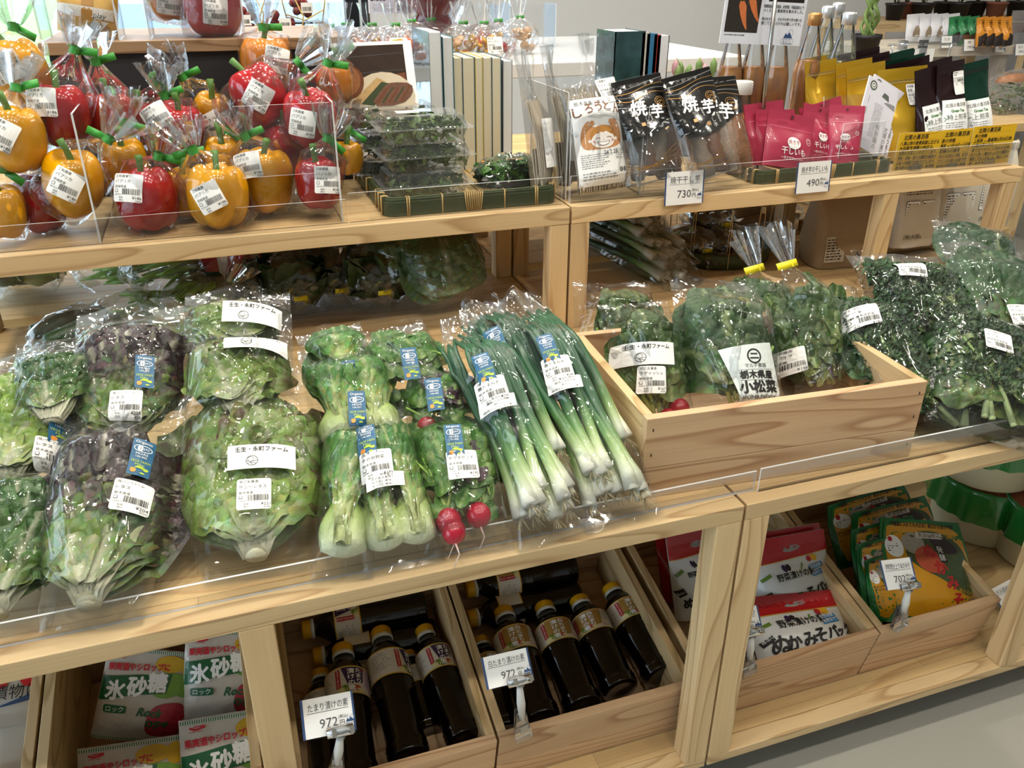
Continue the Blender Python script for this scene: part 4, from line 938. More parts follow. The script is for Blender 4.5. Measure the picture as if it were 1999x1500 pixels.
# ------------------------------------------------------------------ udon noodles
NOOD = mat('dry_noodle', '#cbbda8', .6, noise=.08, nscale=80)
def udon(label, pb, pt, w, ang, seed, yaw=0, sheetart=True, z=ZU, lift=0.004, price=False):
    M, W_, L = lean(pb, pt, w, D2(ang), z, yaw, lift); t = thing('udon_packet', label, 'noodle packet', M, 'bagged udon noodles'); rg = np.random.default_rng(seed)
    o, h = bag(t, W_, L, .034, seed, FILMS, top=.28, crease=22, amp=1.0)
    m = MB(); n = 26; Ln = L*.66
    for k in range(n):
        x = (k-(n-1)/2)/n*W_*.86
        for zz in (.008, .018):
            j = rg.normal(0, .0018, 3); z1 = min(zz+.012, .9*float(h(np.array(x), np.array(L*.4)))); hh = float(h(np.array(x), np.array(L*.1)))
            r = .0013; P = [(x+j[0], Ln+rg.normal(0, .003), zz*.6), (x, Ln*.6, z1*.9), (x+j[1]*.6, Ln*.25, z1*.9), (x+j[1], .016, min(zz, hh)), (x+.002+j[1], .009, zz*.7), (x+.0045+j[1], .016, zz*.5), (x+.003, Ln*.5, zz*.6)]
            m.tube(P, r, 5, caps=False)
    m.build('noodles', NOOD, t)
    if sheetart:
        BR = mat('brown_ink', '#7a4a30', .5); SK = mat('apricot_ink', '#c98f5c', .5); HR = mat('hair_ink', '#b9803a', .5); a = Art(); sw, sh = W_*.86, L*.56; a.rect(0, 0, sw, sh, PAPER, 0, nx=6, ny=10); k = sw/.1
        a.text('栃木県産小麦100%使用', 0, sh*.425, .0088*k, mat('dark_grey_ink', '#4a4a4e', .5), align='c', w=sw*.86)
        for c, x, y, s_ in zip('しろうどん', (-.41, -.20, .0, .19, .38), (.30, .335, .345, .345, .31), (1, 1, 1, 1, 1)): a.text(c, x*sw, y*sh, .0205*k, BR, align='c', bold=.0004*k)
        cy = .06*sh
        a.poly([(-.40*sw, cy-.135*sh), (-.42*sw, cy+.02*sh), (-.34*sw, cy+.15*sh), (-.22*sw, cy+.19*sh), (-.20*sw, cy+.10*sh), (.2*sw, cy+.1*sh), (.22*sw, cy+.19*sh), (.34*sw, cy+.16*sh), (.42*sw, cy+.03*sh), (.41*sw, cy-.10*sh), (.2*sw, cy-.15*sh), (-.2*sw, cy-.15*sh)], SK, 1, smooth=2)
        a.poly([(-.25*sw, cy+.16*sh), (-.2*sw, cy+.10*sh), (.2*sw, cy+.1*sh), (.25*sw, cy+.17*sh), (.2*sw, cy+.20*sh), (-.2*sw, cy+.19*sh)], PAPER, 2, smooth=2)
        a.disc(0, cy-.0*sh, .255*sw, HR, 3, .12*sh); a.poly([(-.23*sw, cy-.02*sh), (-.13*sw, cy+.035*sh), (-.1*sw, cy+.02*sh), (-.04*sw, cy+.05*sh), (0, cy+.03*sh), (.07*sw, cy+.05*sh), (.12*sw, cy+.025*sh), (.22*sw, cy+.0*sh), (.24*sw, cy-.06*sh), (.17*sw, cy-.125*sh), (0, cy-.145*sh), (-.17*sw, cy-.125*sh), (-.25*sw, cy-.07*sh)], mat('face_ink', '#ece6e0', .5), 4, smooth=1)
        for sx in (-1, 1):
            a.stroke([(sx*.17*sw, cy-.035*sh), (sx*.12*sw, cy-.015*sh), (sx*.07*sw, cy-.03*sh)], .0011*k, BR, 5, smooth=2); a.disc(sx*.19*sw, cy-.06*sh, .022*sw, mat('cheek_ink', '#c08a80', .5), 5)
            a.disc(sx*.265*sw, cy-.05*sh, .03*sw, mat('face_ink', '#ece6e0', .5), 2.5); a.disc(sx*.19*sw, cy+.15*sh, .045*sw, SK, 5, .03*sh)
        a.poly([(-.145*sw, cy-.06*sh), (0, cy-.075*sh), (.145*sw, cy-.055*sh), (.10*sw, cy-.10*sh), (0, cy-.12*sh), (-.10*sw, cy-.105*sh)], BR, 5, smooth=2); a.poly([(-.125*sw, cy-.066*sh), (0, cy-.08*sh), (.125*sw, cy-.062*sh), (.09*sw, cy-.095*sh), (0, cy-.112*sh), (-.09*sw, cy-.098*sh)], PAPER, 6, smooth=2); a.disc(0, cy-.045*sh, .008*sw, BR, 5)
        a.fine(-.44*sw, -.13*sh, .62*sw, .17*sh, 7, GREY, seed=9); a.text('26.2.20', -.02*sw, -.155*sh, .0105*k, INK, w=.3*sw); a.fine(-.44*sw, -.335*sh, .72*sw, .1*sh, 3, GREY, seed=4)
        a.stroke([(.22*sw, -.10*sh), (.45*sw, -.10*sh), (.45*sw, -.22*sh), (.22*sw, -.22*sh)], .0004, GREY, 2, True); a.fine(.235*sw, -.105*sh, .2*sw, .11*sh, 5, GREY, seed=6)
        for x in (.33, .43): a.ring(x*sw, -.345*sh, .035*sw, .0016*k, INK); a.rect(x*sw, -.345*sh, .03*sw, .025*sw, INK)
        stick(t, a, 'paper_insert', h, 0, L*.345, .0, .003, .014)
    else: stick(t, Art().rect(0, 0, W_*.7, L*.34, PAPER, 0, nx=3, ny=4), 'paper_insert', h, -.0, L*.36, 0, .003)
    if price: stick(t, price_art('江島静子', 'うどん（袋）', '栃木県鹿沼市産', '02512 2', '¥280', '¥302)'), 'price_label', h, W_*.30, L*.665, D2(4), .004)
    return t
udon('udon packet turned edge-on at the outer end of the acrylic bin', (1052, 380), (1022, 100), 74, 80, 1, .9, False, lift=.004)
udon('udon packet edge-on, second from the books', (1094, 372), (1070, 92), 78, 80, 2, 1.0, False, lift=.004)
udon('udon packet tucked behind the front one with the cartoon sheet', (1150, 358), (1125, 68), 118, 78, 3, .15, False, lift=.004)
udon('frontmost udon packet showing its paper insert of a child lifting a bowl', (1172, 381), (1135, 78), 122, 74, 4, .05, True, price=True)

# ------------------------------------------------------------------ price cards
SLEEVE = clear('card_sleeve', (.99, .99, 1), gain=.4, veil=.0)
def card_art(name, price, w=.075, h=.056, tr=False):
    a = Art(); k = h/.056; a.rect(0, 0, w, h, PAPER, 0)
    a.rect(-w/2+.0016, 0, .0032, h, NAVY, 1); a.rect(w/2-.0012, 0, .0024, h, NAVY, 1)
    wd = min(w*.76, .0118*k*len(name)); a.text(name, .001, h*.17, .0125*k, mat('dark_grey_ink', '#3a3a3e', .5), align='c', w=wd); a.stroke([(-wd*.52, h*.12), (wd*.52, h*.12)], .0005, INK, 2)
    a.text(price, -.0, -h*.29, .0185*k, mat('dark_grey_ink', '#3a3a3e', .5), align='c', wmax=w*.36); a.text('円', w*.205, -h*.29, .0085*k, INK, 2); a.text('(税込)', w*.19, -h*.12, .0055*k, INK, 2)
    x, y = w*.40, -h*.27
    a.poly([(x-.0055, y+.001), (x-.003, y+.0055), (x-.0012, y+.0035), (x+.001, y+.0068), (x+.0055, y+.001)], NAVY, 2); a.ring(x+.0025, y+.006, .0028, .0006, mat('pale_blue_ink', '#9db6cc', .5), 1.5, n=12)
    a.stroke([(x-.005, y-.0005), (x+.005, y-.0005), (x+.0062, y-.003), (x+.005, y-.0056), (x-.005, y-.0056), (x-.0062, y-.003)], .0004, NAVY, 2, True); a.text('えにし', x, y-.0047, .0036, NAVY, align='c')
    return a
def shelf_card(label, name, price, pc, wpx):
    P = at(pc, Y=YU-.004); w = sz(wpx, P); h = w*.745; t = thing('price_card', label, 'price card', T(*P) @ RX(PI/2-.08), 'price cards on the shelf edges')
    flat(t, card_art(name, price, w, h), 'card'); MB().box(-w/2-.002, w/2+.002, -h/2-.002, h/2+.004, -.0008, -.0002).build('sleeve', SLEEVE, t, smooth=False)
    MB().box(-w*.2, w*.2, h/2-.006, h/2+.012, -.024, -.0012).build('holder', ACR, t, smooth=False)
    return t
shelf_card('white price card reading 730 yen on the shelf edge', '焼干干し芋', '730', (1336, 367), 86)
shelf_card('white price card reading 490 yen on the shelf edge', '焼き芋の干しいも', '490', (1588, 346), 80)
A = at((1478, 362), Z=ZU); B = at((1742, 336), Z=ZU)
bamboo_tray('green bamboo tray beneath the pink pouches', T(A.x, A.y, ZU) @ RZ(math.atan2(B.y-A.y, B.x-A.x)), (B-A).length, .27, .028)
# ------------------------------------------------------------------ juice bottles, tea pouches, notices on the upper shelf
JUI = mat('carrot_juice', '#f9a040', .3, spec=.5); JUY = mat('pale_juice', '#c9b878', .25); GLS = clear('bottle_glass', (.95, .97, .97), gain=1.5, veil=.03); CAPS_ = mat('silver_cap', '#c9cacc', .3, .7); CAPG = mat('gold_cap', '#b98a55', .3, .7); CAPW = mat('white_cap', '#dcdad4', .4)
def juice(label, pc, Y, r, htop, liquid, cap, fill=.60, lab=False, pn='juice_bottle', mx=None):
    P = at(pc, Y=Y); H = htop; t = thing(pn, label, 'bottle', T(P.x, Y, ZU) @ RZ(mx or 0), 'glass bottles of juice')
    k = r; zs = H*.60
    prof = [(k*.2, .002), (k*.92, 0), (k, .008), (k, zs*.96), (k*.97, zs), (k*.80, H*.70), (k*.52, H*.84), (k*.40, H*.90), (k*.40, H*.93)]
    MB().lathe(prof, 28, caps=False).build('glass', GLS, t)
    lp = [(x*.96, max(z, .004)) for x, z in prof if z <= H*fill+.001]; rl = np.interp(H*fill, [p[1] for p in prof[2:]], [p[0] for p in prof[2:]])*.96; lp.append((rl, H*fill)); lp.append((.0, H*fill))
    MB().lathe(lp, 28, caps=False).build('juice', liquid, t)
    MB().lathe([(k*.44, H*.91), (k*.47, H*.915), (k*.47, H*.985), (k*.42, H), (0, H)], 28, caps=False, fn=lambda a, z: 1+.025*math.cos(28*a)).build('cap', cap, t)
    if lab:
        a = Art(); a.rect(0, 0, .062, .05, PAPER, 0, nx=8); a.text('人参ときゅうりジュース', -.028, .014, .006, INK, wmax=.05); a.fine(-.028, .01, .056, .03, 5, INK, seed=3)
        flat(t, a, 'label', RZ(-.35), fn=lambda V, q: np.stack([(k+.0006+q)*np.sin(V[:, 0]/k), -(k+.0006+q)*np.cos(V[:, 0]/k), V[:, 1]+.055], 1), maxe=.01)
    return t
juice('orange juice bottle first in the row beside the small white-capped jars', (1424, 150), 1.80, .030, .30, JUI, CAPG, .66)
juice('orange juice bottle in the middle behind the carrot poster', (1468, 150), 1.79, .030, .30, JUI, CAPG, .66, True)
juice('orange juice bottle behind the poster rod with a white label', (1513, 150), 1.77, .031, .30, JUI, CAPG, .66, True)
juice('orange juice bottle with gold cap rising above the poster edge', (1578, 120), 1.82, .034, .31, JUI, CAPG, .66)
juice('pale juice bottle with silver cap behind the gold-capped one', (1603, 110), 1.92, .034, .32, JUY, CAPS_, .62)
juice('pale juice bottle partly hidden between two others', (1622, 108), 1.97, .034, .325, JUY, CAPS_, .62)
juice('pale yellow juice bottle with silver cap, outermost of the bottles', (1646, 110), 1.82, .036, .31, JUY, CAPS_, .64)
for i, (x, y, yy, lb) in enumerate(((1388, 152, 1.80, 'small white-capped jar at the back beside the flowers'), (1412, 158, 1.74, 'small white-capped jar in front of the orange juice'), (1452, 158, 1.72, 'small jar of orange juice with worn white cap'))):
    P = at((x, y), Y=yy); H = P.z-ZU; t = thing('small_jar', lb, 'jar', T(P.x, yy, ZU), 'small capped jars by the juice')
    MB().lathe([(0, 0), (.024, .001), (.024, H*.7), (.018, H*.82), (.018, H*.86)], 24, caps=False).build('jar', GLS, t)
    MB().lathe([(0, .003), (.0228, .003), (.0228, H*.62), (0, H*.62)], 24, caps=False).build('juice', JUI if i == 2 else JUY, t)
    MB().lathe([(.021, H*.84), (.022, H*.85), (.022, H*.99), (.02, H), (0, H)], 24, caps=False).build('lid', CAPW, t)
# poster on a rod
P = at((1497, 250), Z=ZU+.0); Q = at((1514, 2), Y=1.60); R0 = at((1492, 215), Y=1.60)
STEEL = mat('brushed_steel', '#b4b2ae', .25, .9)
t = thing('poster_stand', 'poster with carrots and produce text clipped to a steel rod', 'poster', T(R0.x, 1.60, ZU))
v = Q-R0; M2 = T(0, 0, 0)
MB().tube([(R0.x-R0.x, 0, .0), (v.x*1.5, 0, (R0.z-ZU)+v.z*1.5)], .0042, 12).build('rod', STEEL, t)
MB().box(-.035, .035, -.03, .03, 0, .004).build('foot_plate', STEEL, t)
TL, TR, BR_, BL = [at(p, Y=1.63) for p in ((1412, -70), (1566, -58), (1560, 90), (1404, 84))]
ex, ey = BR_-BL, TL-BL; M = T(-R0.x, -1.60, -ZU) @ frame_x(BL, ex, ey); pw, ph = ex.length, ey.length
SOIL = mat('print_soil', '#2e2722', .3, noise=.5, nscale=120); CAR = mat('print_carrot', '#c9713f', .3, noise=.25, nscale=80); CARG = mat('print_carrot_top', '#7f9a52', .3); ROOT = mat('print_root_dark', '#201412', .3, noise=.4, nscale=60)
a = Art(); a.rect(pw/2, ph/2, pw, ph, mat('poster_paper', '#dfe2ec', .35), 0)
s = ph/.155; a.rect(pw*.235, ph*.55, pw*.40, ph*.80, SOIL, 1); a.rect(pw*.74, ph*.78, pw*.44, ph*.42, ROOT, 1)
for x, y, r, l in ((.20, .55, .2, .40), (.31, .60, .35, .34)):
    a.poly([(pw*(x-.05), ph*y), (pw*(x+.05), ph*(y+.01)), (pw*(x+.06+r*.1), ph*(y-l*.6)), (pw*(x+.07+r*.2), ph*(y-l)), (pw*(x+.0+r*.1), ph*(y-l*.6))], CAR, 2, smooth=1); a.stroke([(pw*x, ph*y), (pw*(x-.06), ph*(y+.3))], .004, CARG, 2); a.stroke([(pw*x, ph*y), (pw*(x+.03), ph*(y+.3))], .004, CARG, 2)
GI = mat('dark_grey_ink', '#4a4a4e', .5)
for k, tx in enumerate(('有機栽培(自然の生態系、自然栽培、不耕起栽培などで', 'つくられた農産物を集めました。', '', '味はもちろん、それぞれ作り手の想いも', '感じていただければ嬉しいです。')):
    if tx: a.text(tx, pw*.47, ph*(.49-.055*k), .0072, GI, wmax=pw*.5, bold=.0001)
a.fine(pw*.04, ph*.13, pw*.25, ph*.03, 1, GI, seed=2)
x, y = pw*.83, ph*.10; a.poly([(x-.011, y), (x-.006, y+.010), (x-.002, y+.006), (x+.003, y+.012), (x+.012, y)], NAVY, 2); a.ring(x+.006, y+.011, .006, .0012, mat('pale_blue_ink', '#9db6cc', .5), 1.5); a.text('えにし', x, y-.0105, .0085, NAVY, align='c'); a.stroke([(x-.014, y-.002), (x+.014, y-.002), (x+.016, y-.007), (x+.014, y-.012), (x-.014, y-.012), (x-.016, y-.007)], .0006, NAVY, 2, True)
flat(t, a, 'printed_sheet', M); MB().box(0, pw, 0, ph, -.002, -.0003).build('board', PAPER, t, M, smooth=False)

GOLDM = mat('gold_foil', '#cfa62c', .25, .5, spec=.7, bump=.35, bscale=16); BROWNM = mat('dark_brown_foil', '#2a181b', .2, .35, spec=.6, bump=.3, bscale=16); GREENM = mat('deep_green_foil', '#123a2c', .2, .4, spec=.6, bump=.3, bscale=16)
TINK = mat('tea_ink', '#5b635a', .5); GINK = mat('tea_green_ink', '#3f7a3a', .5)
def tea_label(kind):
    a = Art(); w, h = .062, .082; a.rect(0, 0, w, h, PAPER, 0, nx=4, ny=5)
    a.text('北限の黒羽茶', 0, h*.31, .0095, INK, align='c', w=w*.86); a.text('Green Tea', w*.02, h*.17, .0088, GINK, align='c', bold=.0003, w=w*.55)
    a.text(kind, 0, h*-.02, .0135, TINK, align='c', wmax=w*.8); a.fine(-w*.42, -h*.08, w*.84, h*.17, 3, GREY, seed=5); a.text('秋笹園', 0, -h*.37, .0095, INK, align='c'); a.stroke([(-w*.45, -h*.05), (-w*.38, h*.02), (-w*.33, h*.06)], .0012, GINK, 1); a.stroke([(-w*.42, 0), (-w*.46, h*.05)], .001, GINK, 1); a.disc(w*.38, -h*.38, .004, mat('tea_seal', '#8a7a4a', .5), 1)
    return a
def bagtop_art(W_, L):
    a = Art(); s = mat('foil_seam', '#d9c78a', .3, .8)
    for k in range(3): a.stroke([(-W_*.485, L*(.845+.012*k)), (W_*.485, L*(.845+.012*k))], .0012, s, .3)
    return a
def bagtop_dark(W_, L):
    a = Art(); s = mat('dark_seam', '#4a3a40', .3, .5)
    for k in range(3): a.stroke([(-W_*.485, L*(.90+.012*k)), (W_*.485, L*(.90+.012*k))], .0009, s, .3)
    return a
TEA_LAB = price_art('秋笹園', '煎茶', '栃木県大田原市産', '02762 2', '¥704', '¥760)', .05, .046)
GG = 'gold foil pouches of tea bags'; GT = 'foil pouches of green tea'
tip = Art().rect(0, 0, .034, .016, mat('cream_slip', '#e6dfbc', .5), 0).text('ティーバッグ', 0, -.004, .006, INK, align='c')
pouch('tea_bag_pouch', 'gold pouch at the back, its dark edge beside the juice', 'pouch', (1588, 283), (1585, 112), 66, [GOLDM], .026, 82, seed=1, group=GG, art=bagtop_art, lift=0)
pouch('tea_bag_pouch', 'gold pouch with cream slip next to the orange juice', 'pouch', (1602, 287), (1602, 118), 72, [GOLDM], .026, 82, seed=2, group=GG, art=bagtop_art, lab=[(tip, 'slip', .1, .48, 0)])
pouch('tea_bag_pouch', 'gold pouch second behind the labelled gold one', 'pouch', (1667, 290), (1667, 118), 84, [GOLDM], .026, 82, seed=3, group=GG, art=bagtop_art)
pouch('tea_bag_pouch', 'gold pouch seen at its edge right behind the labelled one', 'pouch', (1692, 297), (1690, 126), 90, [GOLDM], .026, 82, seed=4, group=GG, art=bagtop_art)
pouch('tea_bag_pouch', 'frontmost gold pouch with a white price label', 'pouch', (1755, 310), (1762, 132), 118, [GOLDM], .034, 80, seed=5, group=GG, art=bagtop_art, lab=[(TEA_LAB, 'price_label', .20, .70, -2)], lift=.0)
for i, (x, y, w, pb, mm, lb) in enumerate(((1672, 100, 106, 270, BROWNM, 'brown tea pouch furthest back behind the gold pouches'), (1740, 104, 104, 274, GREENM, 'green tea pouch behind, only its sealed top showing, inner one'), (1690, 110, 110, 279, BROWNM, 'blackish tea pouch top in the second row from the back'), (1765, 113, 96, 283, GREENM, 'green tea pouch top beside the big brown pouches'), (1770, 118, 106, 289, BROWNM, 'brown tea pouch top behind the labelled gold pouch'), (1812, 122, 112, 295, BROWNM, 'brown tea pouch top second behind the labelled brown pouch'))):
    pouch('tea_pouch', lb, 'pouch', (x, pb), (x, y), w, [mm], .022, 84, seed=20+i, group=GT, art=bagtop_dark)
SM = price_art('秋笹園', '煎茶', '栃木県大田原市産', '02762 2', '¥864', '¥933)', .03, .05)
pouch('tea_pouch', 'brown tea pouch with white tea label standing in front', 'pouch', (1850, 313), (1856, 120), 66, [BROWNM], .03, 82, seed=30, group=GT, art=bagtop_dark, lab=[(tea_label('特上煎茶'), 'tea_label', -.06, .44, -4), (SM, 'price_label', .22, .78, -2)])
pouch('tea_pouch', 'green tea pouch with white tea label at the row end', 'pouch', (1902, 309), (1904, 120), 62, [GREENM], .03, 82, seed=31, group=GT, art=bagtop_dark, lab=[(tea_label('上煎茶'), 'tea_label', -.14, .44, -3)])
pouch('tea_pouch', 'brown tea pouch whose label peeks out beside the gold pouch', 'pouch', (1815, 314), (1812, 132), 64, [BROWNM], .022, 82, seed=32, group=GT, lab=[(tea_label('特上煎茶'), 'tea_label', .02, .42, 0)], lift=0)
# folded leaflets
def paper_slab(name, label, cat, quad, Y, th, art, parent=None, group=None, ang=None):
    q = [at(p, Y=y) for p, y in zip(quad, Y if hasattr(Y, '__len__') else [Y]*4)]; ex, ey = q[2]-q[3], q[0]-q[3]; M = frame_x(q[3], ex, ey); w, h = ex.length, ey.length
    if ang is None: pass
    t = thing(name, label, cat, M, group); MB().box(0, w, 0, h, -th, -.0004).build('sheets', PAPER, t, smooth=False); flat(t, art(w, h), 'print'); return t
def leaflet(w, h):
    a = Art(); a.rect(w/2, h/2, w, h, mat('leaflet_paper', '#dcdae4', .5), 0); a.disc(w*.18, h*.90, w*.11, TINK, 1); a.disc(w*.18, h*.90, w*.07, PAPER, 2); a.ring(w*.18, h*.9, w*.04, w*.02, TINK, 3)
    a.text('秋笹園の', w*.62, h*.35, w*.14, TINK, 1, 'c', vertical=True); a.text('北限の黒羽茶', w*.88, h*.38, w*.13, INK, 1, 'c', vertical=True); a.poly([(w*.5, h*.82), (w*.75, h*.80), (w*.7, h*.88), (w*.55, h*.89)], TINK, 1); a.poly([(w*.6, h*.75), (w*.98, h*.72), (w*.95, h*.80), (w*.7, h*.78)], GREY, 1)
    for k in range(6): a.fine(w*(.36+.045*k), h*.7, w*.03, h*.5, 26, GREY, seed=k)
    for k in range(4): a.stroke([(w*.14, h*(.74-.17*k)), (w*.14, h*(.64-.17*k))], .0011, TINK, 1)
    return a
for k, lb in enumerate(('folded tea leaflet behind the other in the clear holder', 'folded tea leaflet leaning in front in the clear holder')):
    o = (1-k)*8; paper_slab('tea_leaflet', lb, 'leaflet', [(1718+o, 163-o/2), (1776+o, 205-o/2), (1722+o, 312), (1664+o, 278)], [1.60+.006*(1-k), 1.60+.006*(1-k), 1.545+.006*(1-k), 1.545+.006*(1-k)], .003, leaflet, group='folded tea leaflets')
B0 = at((1668, 300), Z=ZU); B1 = at((1722, 318), Z=ZU)
sheet('leaflet_holder', 'small clear acrylic holder cradling the tea leaflets', [((1.285, 1.535, ZU+.03), (.11, 0, 0), (0, .0, .075)), ((1.285, 1.585, ZU+.03), (.11, 0, 0), (0, .03, .12)), ((1.285, 1.535, ZU+.03), (.11, 0, 0), (0, .05, 0)), ((1.285, 1.535, ZU), (.11, 0, 0), (0, 0.03, .03))], 'holder')
# yellow handwritten notices
YEL = mat('yellow_paper', '#e0b414', .6); BALL = mat('green_pen', '#5f7a24', .6); OPEN_ = mat('orange_pen', '#d9732a', .6); CLIP = clear('clear_clip', (.93, .95, .97), gain=1.6, veil=.08)
def notice(lines, head, frm=True, under=True):
    def f(w, h):
        a = Art(); a.rect(w/2, h/2, w, h, YEL, 0); n = len(lines); s = h/(n+1.6)
        a.text(head, w*.12, h-s*1.35, s*1.05, INK, 2, wmax=w*.78, shear=.1, bold=.0002)
        if frm: a.stroke([(w*.1, h-s*1.55), (w*.92, h-s*1.5), (w*.92, h-s*.35), (w*.1, h-s*.4)], .0006, OPEN_, 1, True)
        for i, l in enumerate(lines):
            y = h-s*(2.45+i); a.text(l, w*.06, y, s*.86, INK, 2, wmax=w*.9, shear=.12, bold=.00015)
            if under and i < n-1: a.stroke([(w*.05, y-s*.12), (w*.9, y-s*.1)], .0005, BALL if i % 3 else OPEN_, 1)
        return a
    return f
N1 = notice(['八溝山地の南東斜面に広がる', '大田原市須賀川地区は、', '北限のお茶といわれています。', '渋味・甘味・香りの調和の緑茶が', '山あいの斜面で生産されています。', '栃木県大田原市須賀川  秋笹園'], '北限の黒羽茶')
N2 = notice(['茶の特徴', '煎茶 → 5月10日〜15日頃', '初摘みの緑茶', 'やわらかな旨みと渋味、甘さの', 'バランスの良いお茶です。', '栃木県大田原市須賀川 秋笹園'], '北限の黒羽茶', False)
N3 = notice(['茶の特徴', '上煎茶 — 最盛期(5月20日頃)', 'に摘み採られた', '香り立つやさしい渋みのお茶。', 'ほうじ茶 — 養分たっぷりの葉茎を', '焙煎して仕上げました。香ばしさを', '楽しめます。'], '北限の黒羽茶')
GN = 'yellow handwritten tea notices'
for k, (q, f, lb) in enumerate((([(1824, 258), (1887, 252), (1886, 325), (1822, 331)], N2, 'middle yellow handwritten tea notice, half covered by its neighbours'), ([(1746, 262), (1826, 257), (1824, 328), (1741, 334)], N1, 'yellow handwritten tea notice beside the leaflets'), ([(1885, 252), (1969, 249), (1967, 317), (1884, 325)], N3, 'yellow handwritten tea notice at the shelf end'))):
    t = paper_slab('tea_notice', lb, 'notice', q, 1.498-(.004 if k else 0), .0008, f, group=GN)
    w = (at(q[2], Y=1.494)-at(q[3], Y=1.494)).length
    m = MB().box(w*.42, w*.66, -.006, .012, -.004, .0035); m.box(w*.36, w*.72, -.0085, -.006, -.018, .024); m.build('clip_foot', CLIP, t, smooth=False)
# books on the rear shelf, black boxed packs, flowers
MULT = mat('mural_cover', '#2f4d50', .12, .2, noise=.9, nscale=25, bump=.1, bscale=10)
def rear_block(name, label, cat, tlf, brf, Y, dp, mats, cov=True, group=None):
    A = at(tlf, Y=Y); B_ = at(brf, Y=Y); w = B_.x-A.x; z0, z1 = ZU, A.z; t = thing(name, label, cat, T(A.x, Y, z0), group); h = z1-z0
    MB().box(.002, w-.002, .003, dp, 0, h-.002).build('page_block', mats[0], t, smooth=False); MB().box(0, .002, 0, dp, 0, h).box(w-.002, w, 0, dp, 0, h).box(0, w, 0, .003, 0, h).build('cover', mats[1], t, smooth=False); return t
rear_block('picture_book', 'glossy picture book with a forest mural spine behind the black packs', 'book', (1202, 62), (1254, 160), 1.80, .10, [PGW, MULT])
for k, (x0, x1, c, lb) in enumerate(((1255, 1263, '#b9b7ae', 'thin grey book between the mural book and the blue one'), (1264, 1277, '#2f6d94', 'blue spined picture book behind the black packs'), (1278, 1284, '#a53a30', 'thin red spined book next to the blue one'), (1285, 1300, '#d8dade', 'white magazine last in the row of picture books'))):
    rear_block('picture_book', lb, 'book', (x0, 64+k*2), (x1, 160), 1.80, .10, [PGW, mat('spine_%d' % k, c, .35)], group='picture books in a row')
FLW = mat('lily_bud', '#c99aa2', .5); FLG = mat('bud_green', '#6f8a4a', .5, noise=.2)
def bouquet(label, pc, Y, n, hh, seed, pot=True):
    P = at(pc, Y=Y); t = thing('flower_bunch', label, 'flowers', T(P.x, P.y, ZU)); rg = np.random.default_rng(seed); z0 = P.z-ZU-hh; g = MB(); f = MB()
    for k in range(n):
        a = rg.uniform(0, 6.28); r = rg.uniform(.01, .045); tip = np.array([r*1.3*math.cos(a), r*math.sin(a), z0+hh*rg.uniform(.75, 1.05)])
        g.tube([(0, 0, z0-.02), tip*[.5, .5, 1]-[0, 0, hh*.3], tip-[0, 0, .02]], .0016, 6); tgt = f if k % 3 == 0 else g
        tgt.tube([tip-[0, 0, .03], tip-[0, 0, .02], tip-[0, 0, .005], tip+[0, 0, .008]], [.003, .008, .0085, .001], 8)
        P2, C2 = leaf(.06, .016, rg, nu=6, nv=3, ruff=.0, cols=rgb('#4f7a3a', '#6b9a4a'), curl=.3); A = np.array(T(0, 0, z0) @ RZ(a) @ RX(1.1)); Q = P2.reshape(-1, 3) @ A[:3, :3].T+A[:3, 3]; g.grid(Q.reshape(P2.shape))
    g.build('stems', FLG, t); f.build('buds', FLW, t); MB().lathe([(0, 0), (.03, 0), (.035, z0+.0), (.033, z0)], 20, caps=False).build('vase', mat('dark_vase', '#1c1c1f', .4), t); return t
bouquet('bunch of pink lily buds in a dark vase behind the black packs', (1357, 120), 1.81, 16, .10, 3)
# ------------------------------------------------------------------ bagged vegetables leaning on the middle shelf
ORG = organic_art(); VFARM = '(株)ベジファーム'
PA_RED = price_art(VFARM, 'レタス', '栃木県産', '03562 2', '¥204', '¥220)', .039, .041); PA_SUN = price_art('早乙女春香', 'サニーレタス', '栃木県産', '03563 2', '¥221', '¥238)', .039, .041)
PA_CHOI = price_art(VFARM, 'その他野菜', '栃木県産', '07782 2', '¥195', '¥210)', .039, .041); PA_SAL = price_art(VFARM, 'サラダセット', '栃木県産', '07782 2', '¥195', '¥210)', .039, .041)
PA_ONI = price_art(VFARM, '葉たまねぎ', '栃木県産', '03582 2', '¥241', '¥260)', .039, .041); FARM = farm_art()
NT_CHOI = note_art(['味美菜', 'そのまま美味しい！', 'サラダに美味しい！', 'スープに美味しい！']); NT_ONI = note_art(['葉玉ねぎ', '豚肉とみそ炒め', '卵とじ', '焼肉といっしょに焼く'])
def vegbag(name, label, cat, pb, pt, w, ang, seed, Th, fill, stickers=(), lift=0, top=.14, wprof=None, group=None, yaw=0, z=ZM, crease=44, amp=1, low=.07, material=None, wave=.02):
    M, W_, L = lean(pb, pt, w, D2(ang), z, yaw, lift); t = thing(name, label, cat, M, group)
    _, h = bag(t, W_, L, Th, seed, material, top=top, wprof=wprof, crease=crease, amp=amp, low=low, wave=wave)
    fill(t, W_, L, Th, h, seed)
    Mi = M.inverted(); o = Mi @ CP
    def loc(p):
        d = (Mi.to_3x3() @ ray(p)); hz = Th*.7
        for _ in range(3):
            k = (hz-o.z)/d.z; q = o+d*k; hz = float(h(np.array(q.x), np.array(q.y)))
        return q.x, q.y
    for art, nm, p0, p1 in stickers:
        a, b = loc(p0), loc(p1); stick(t, art, nm, h, (a[0]+b[0])/2, (a[1]+b[1])/2, math.atan2(b[1]-a[1], b[0]-a[0])-PI/2, .0035)
    return t
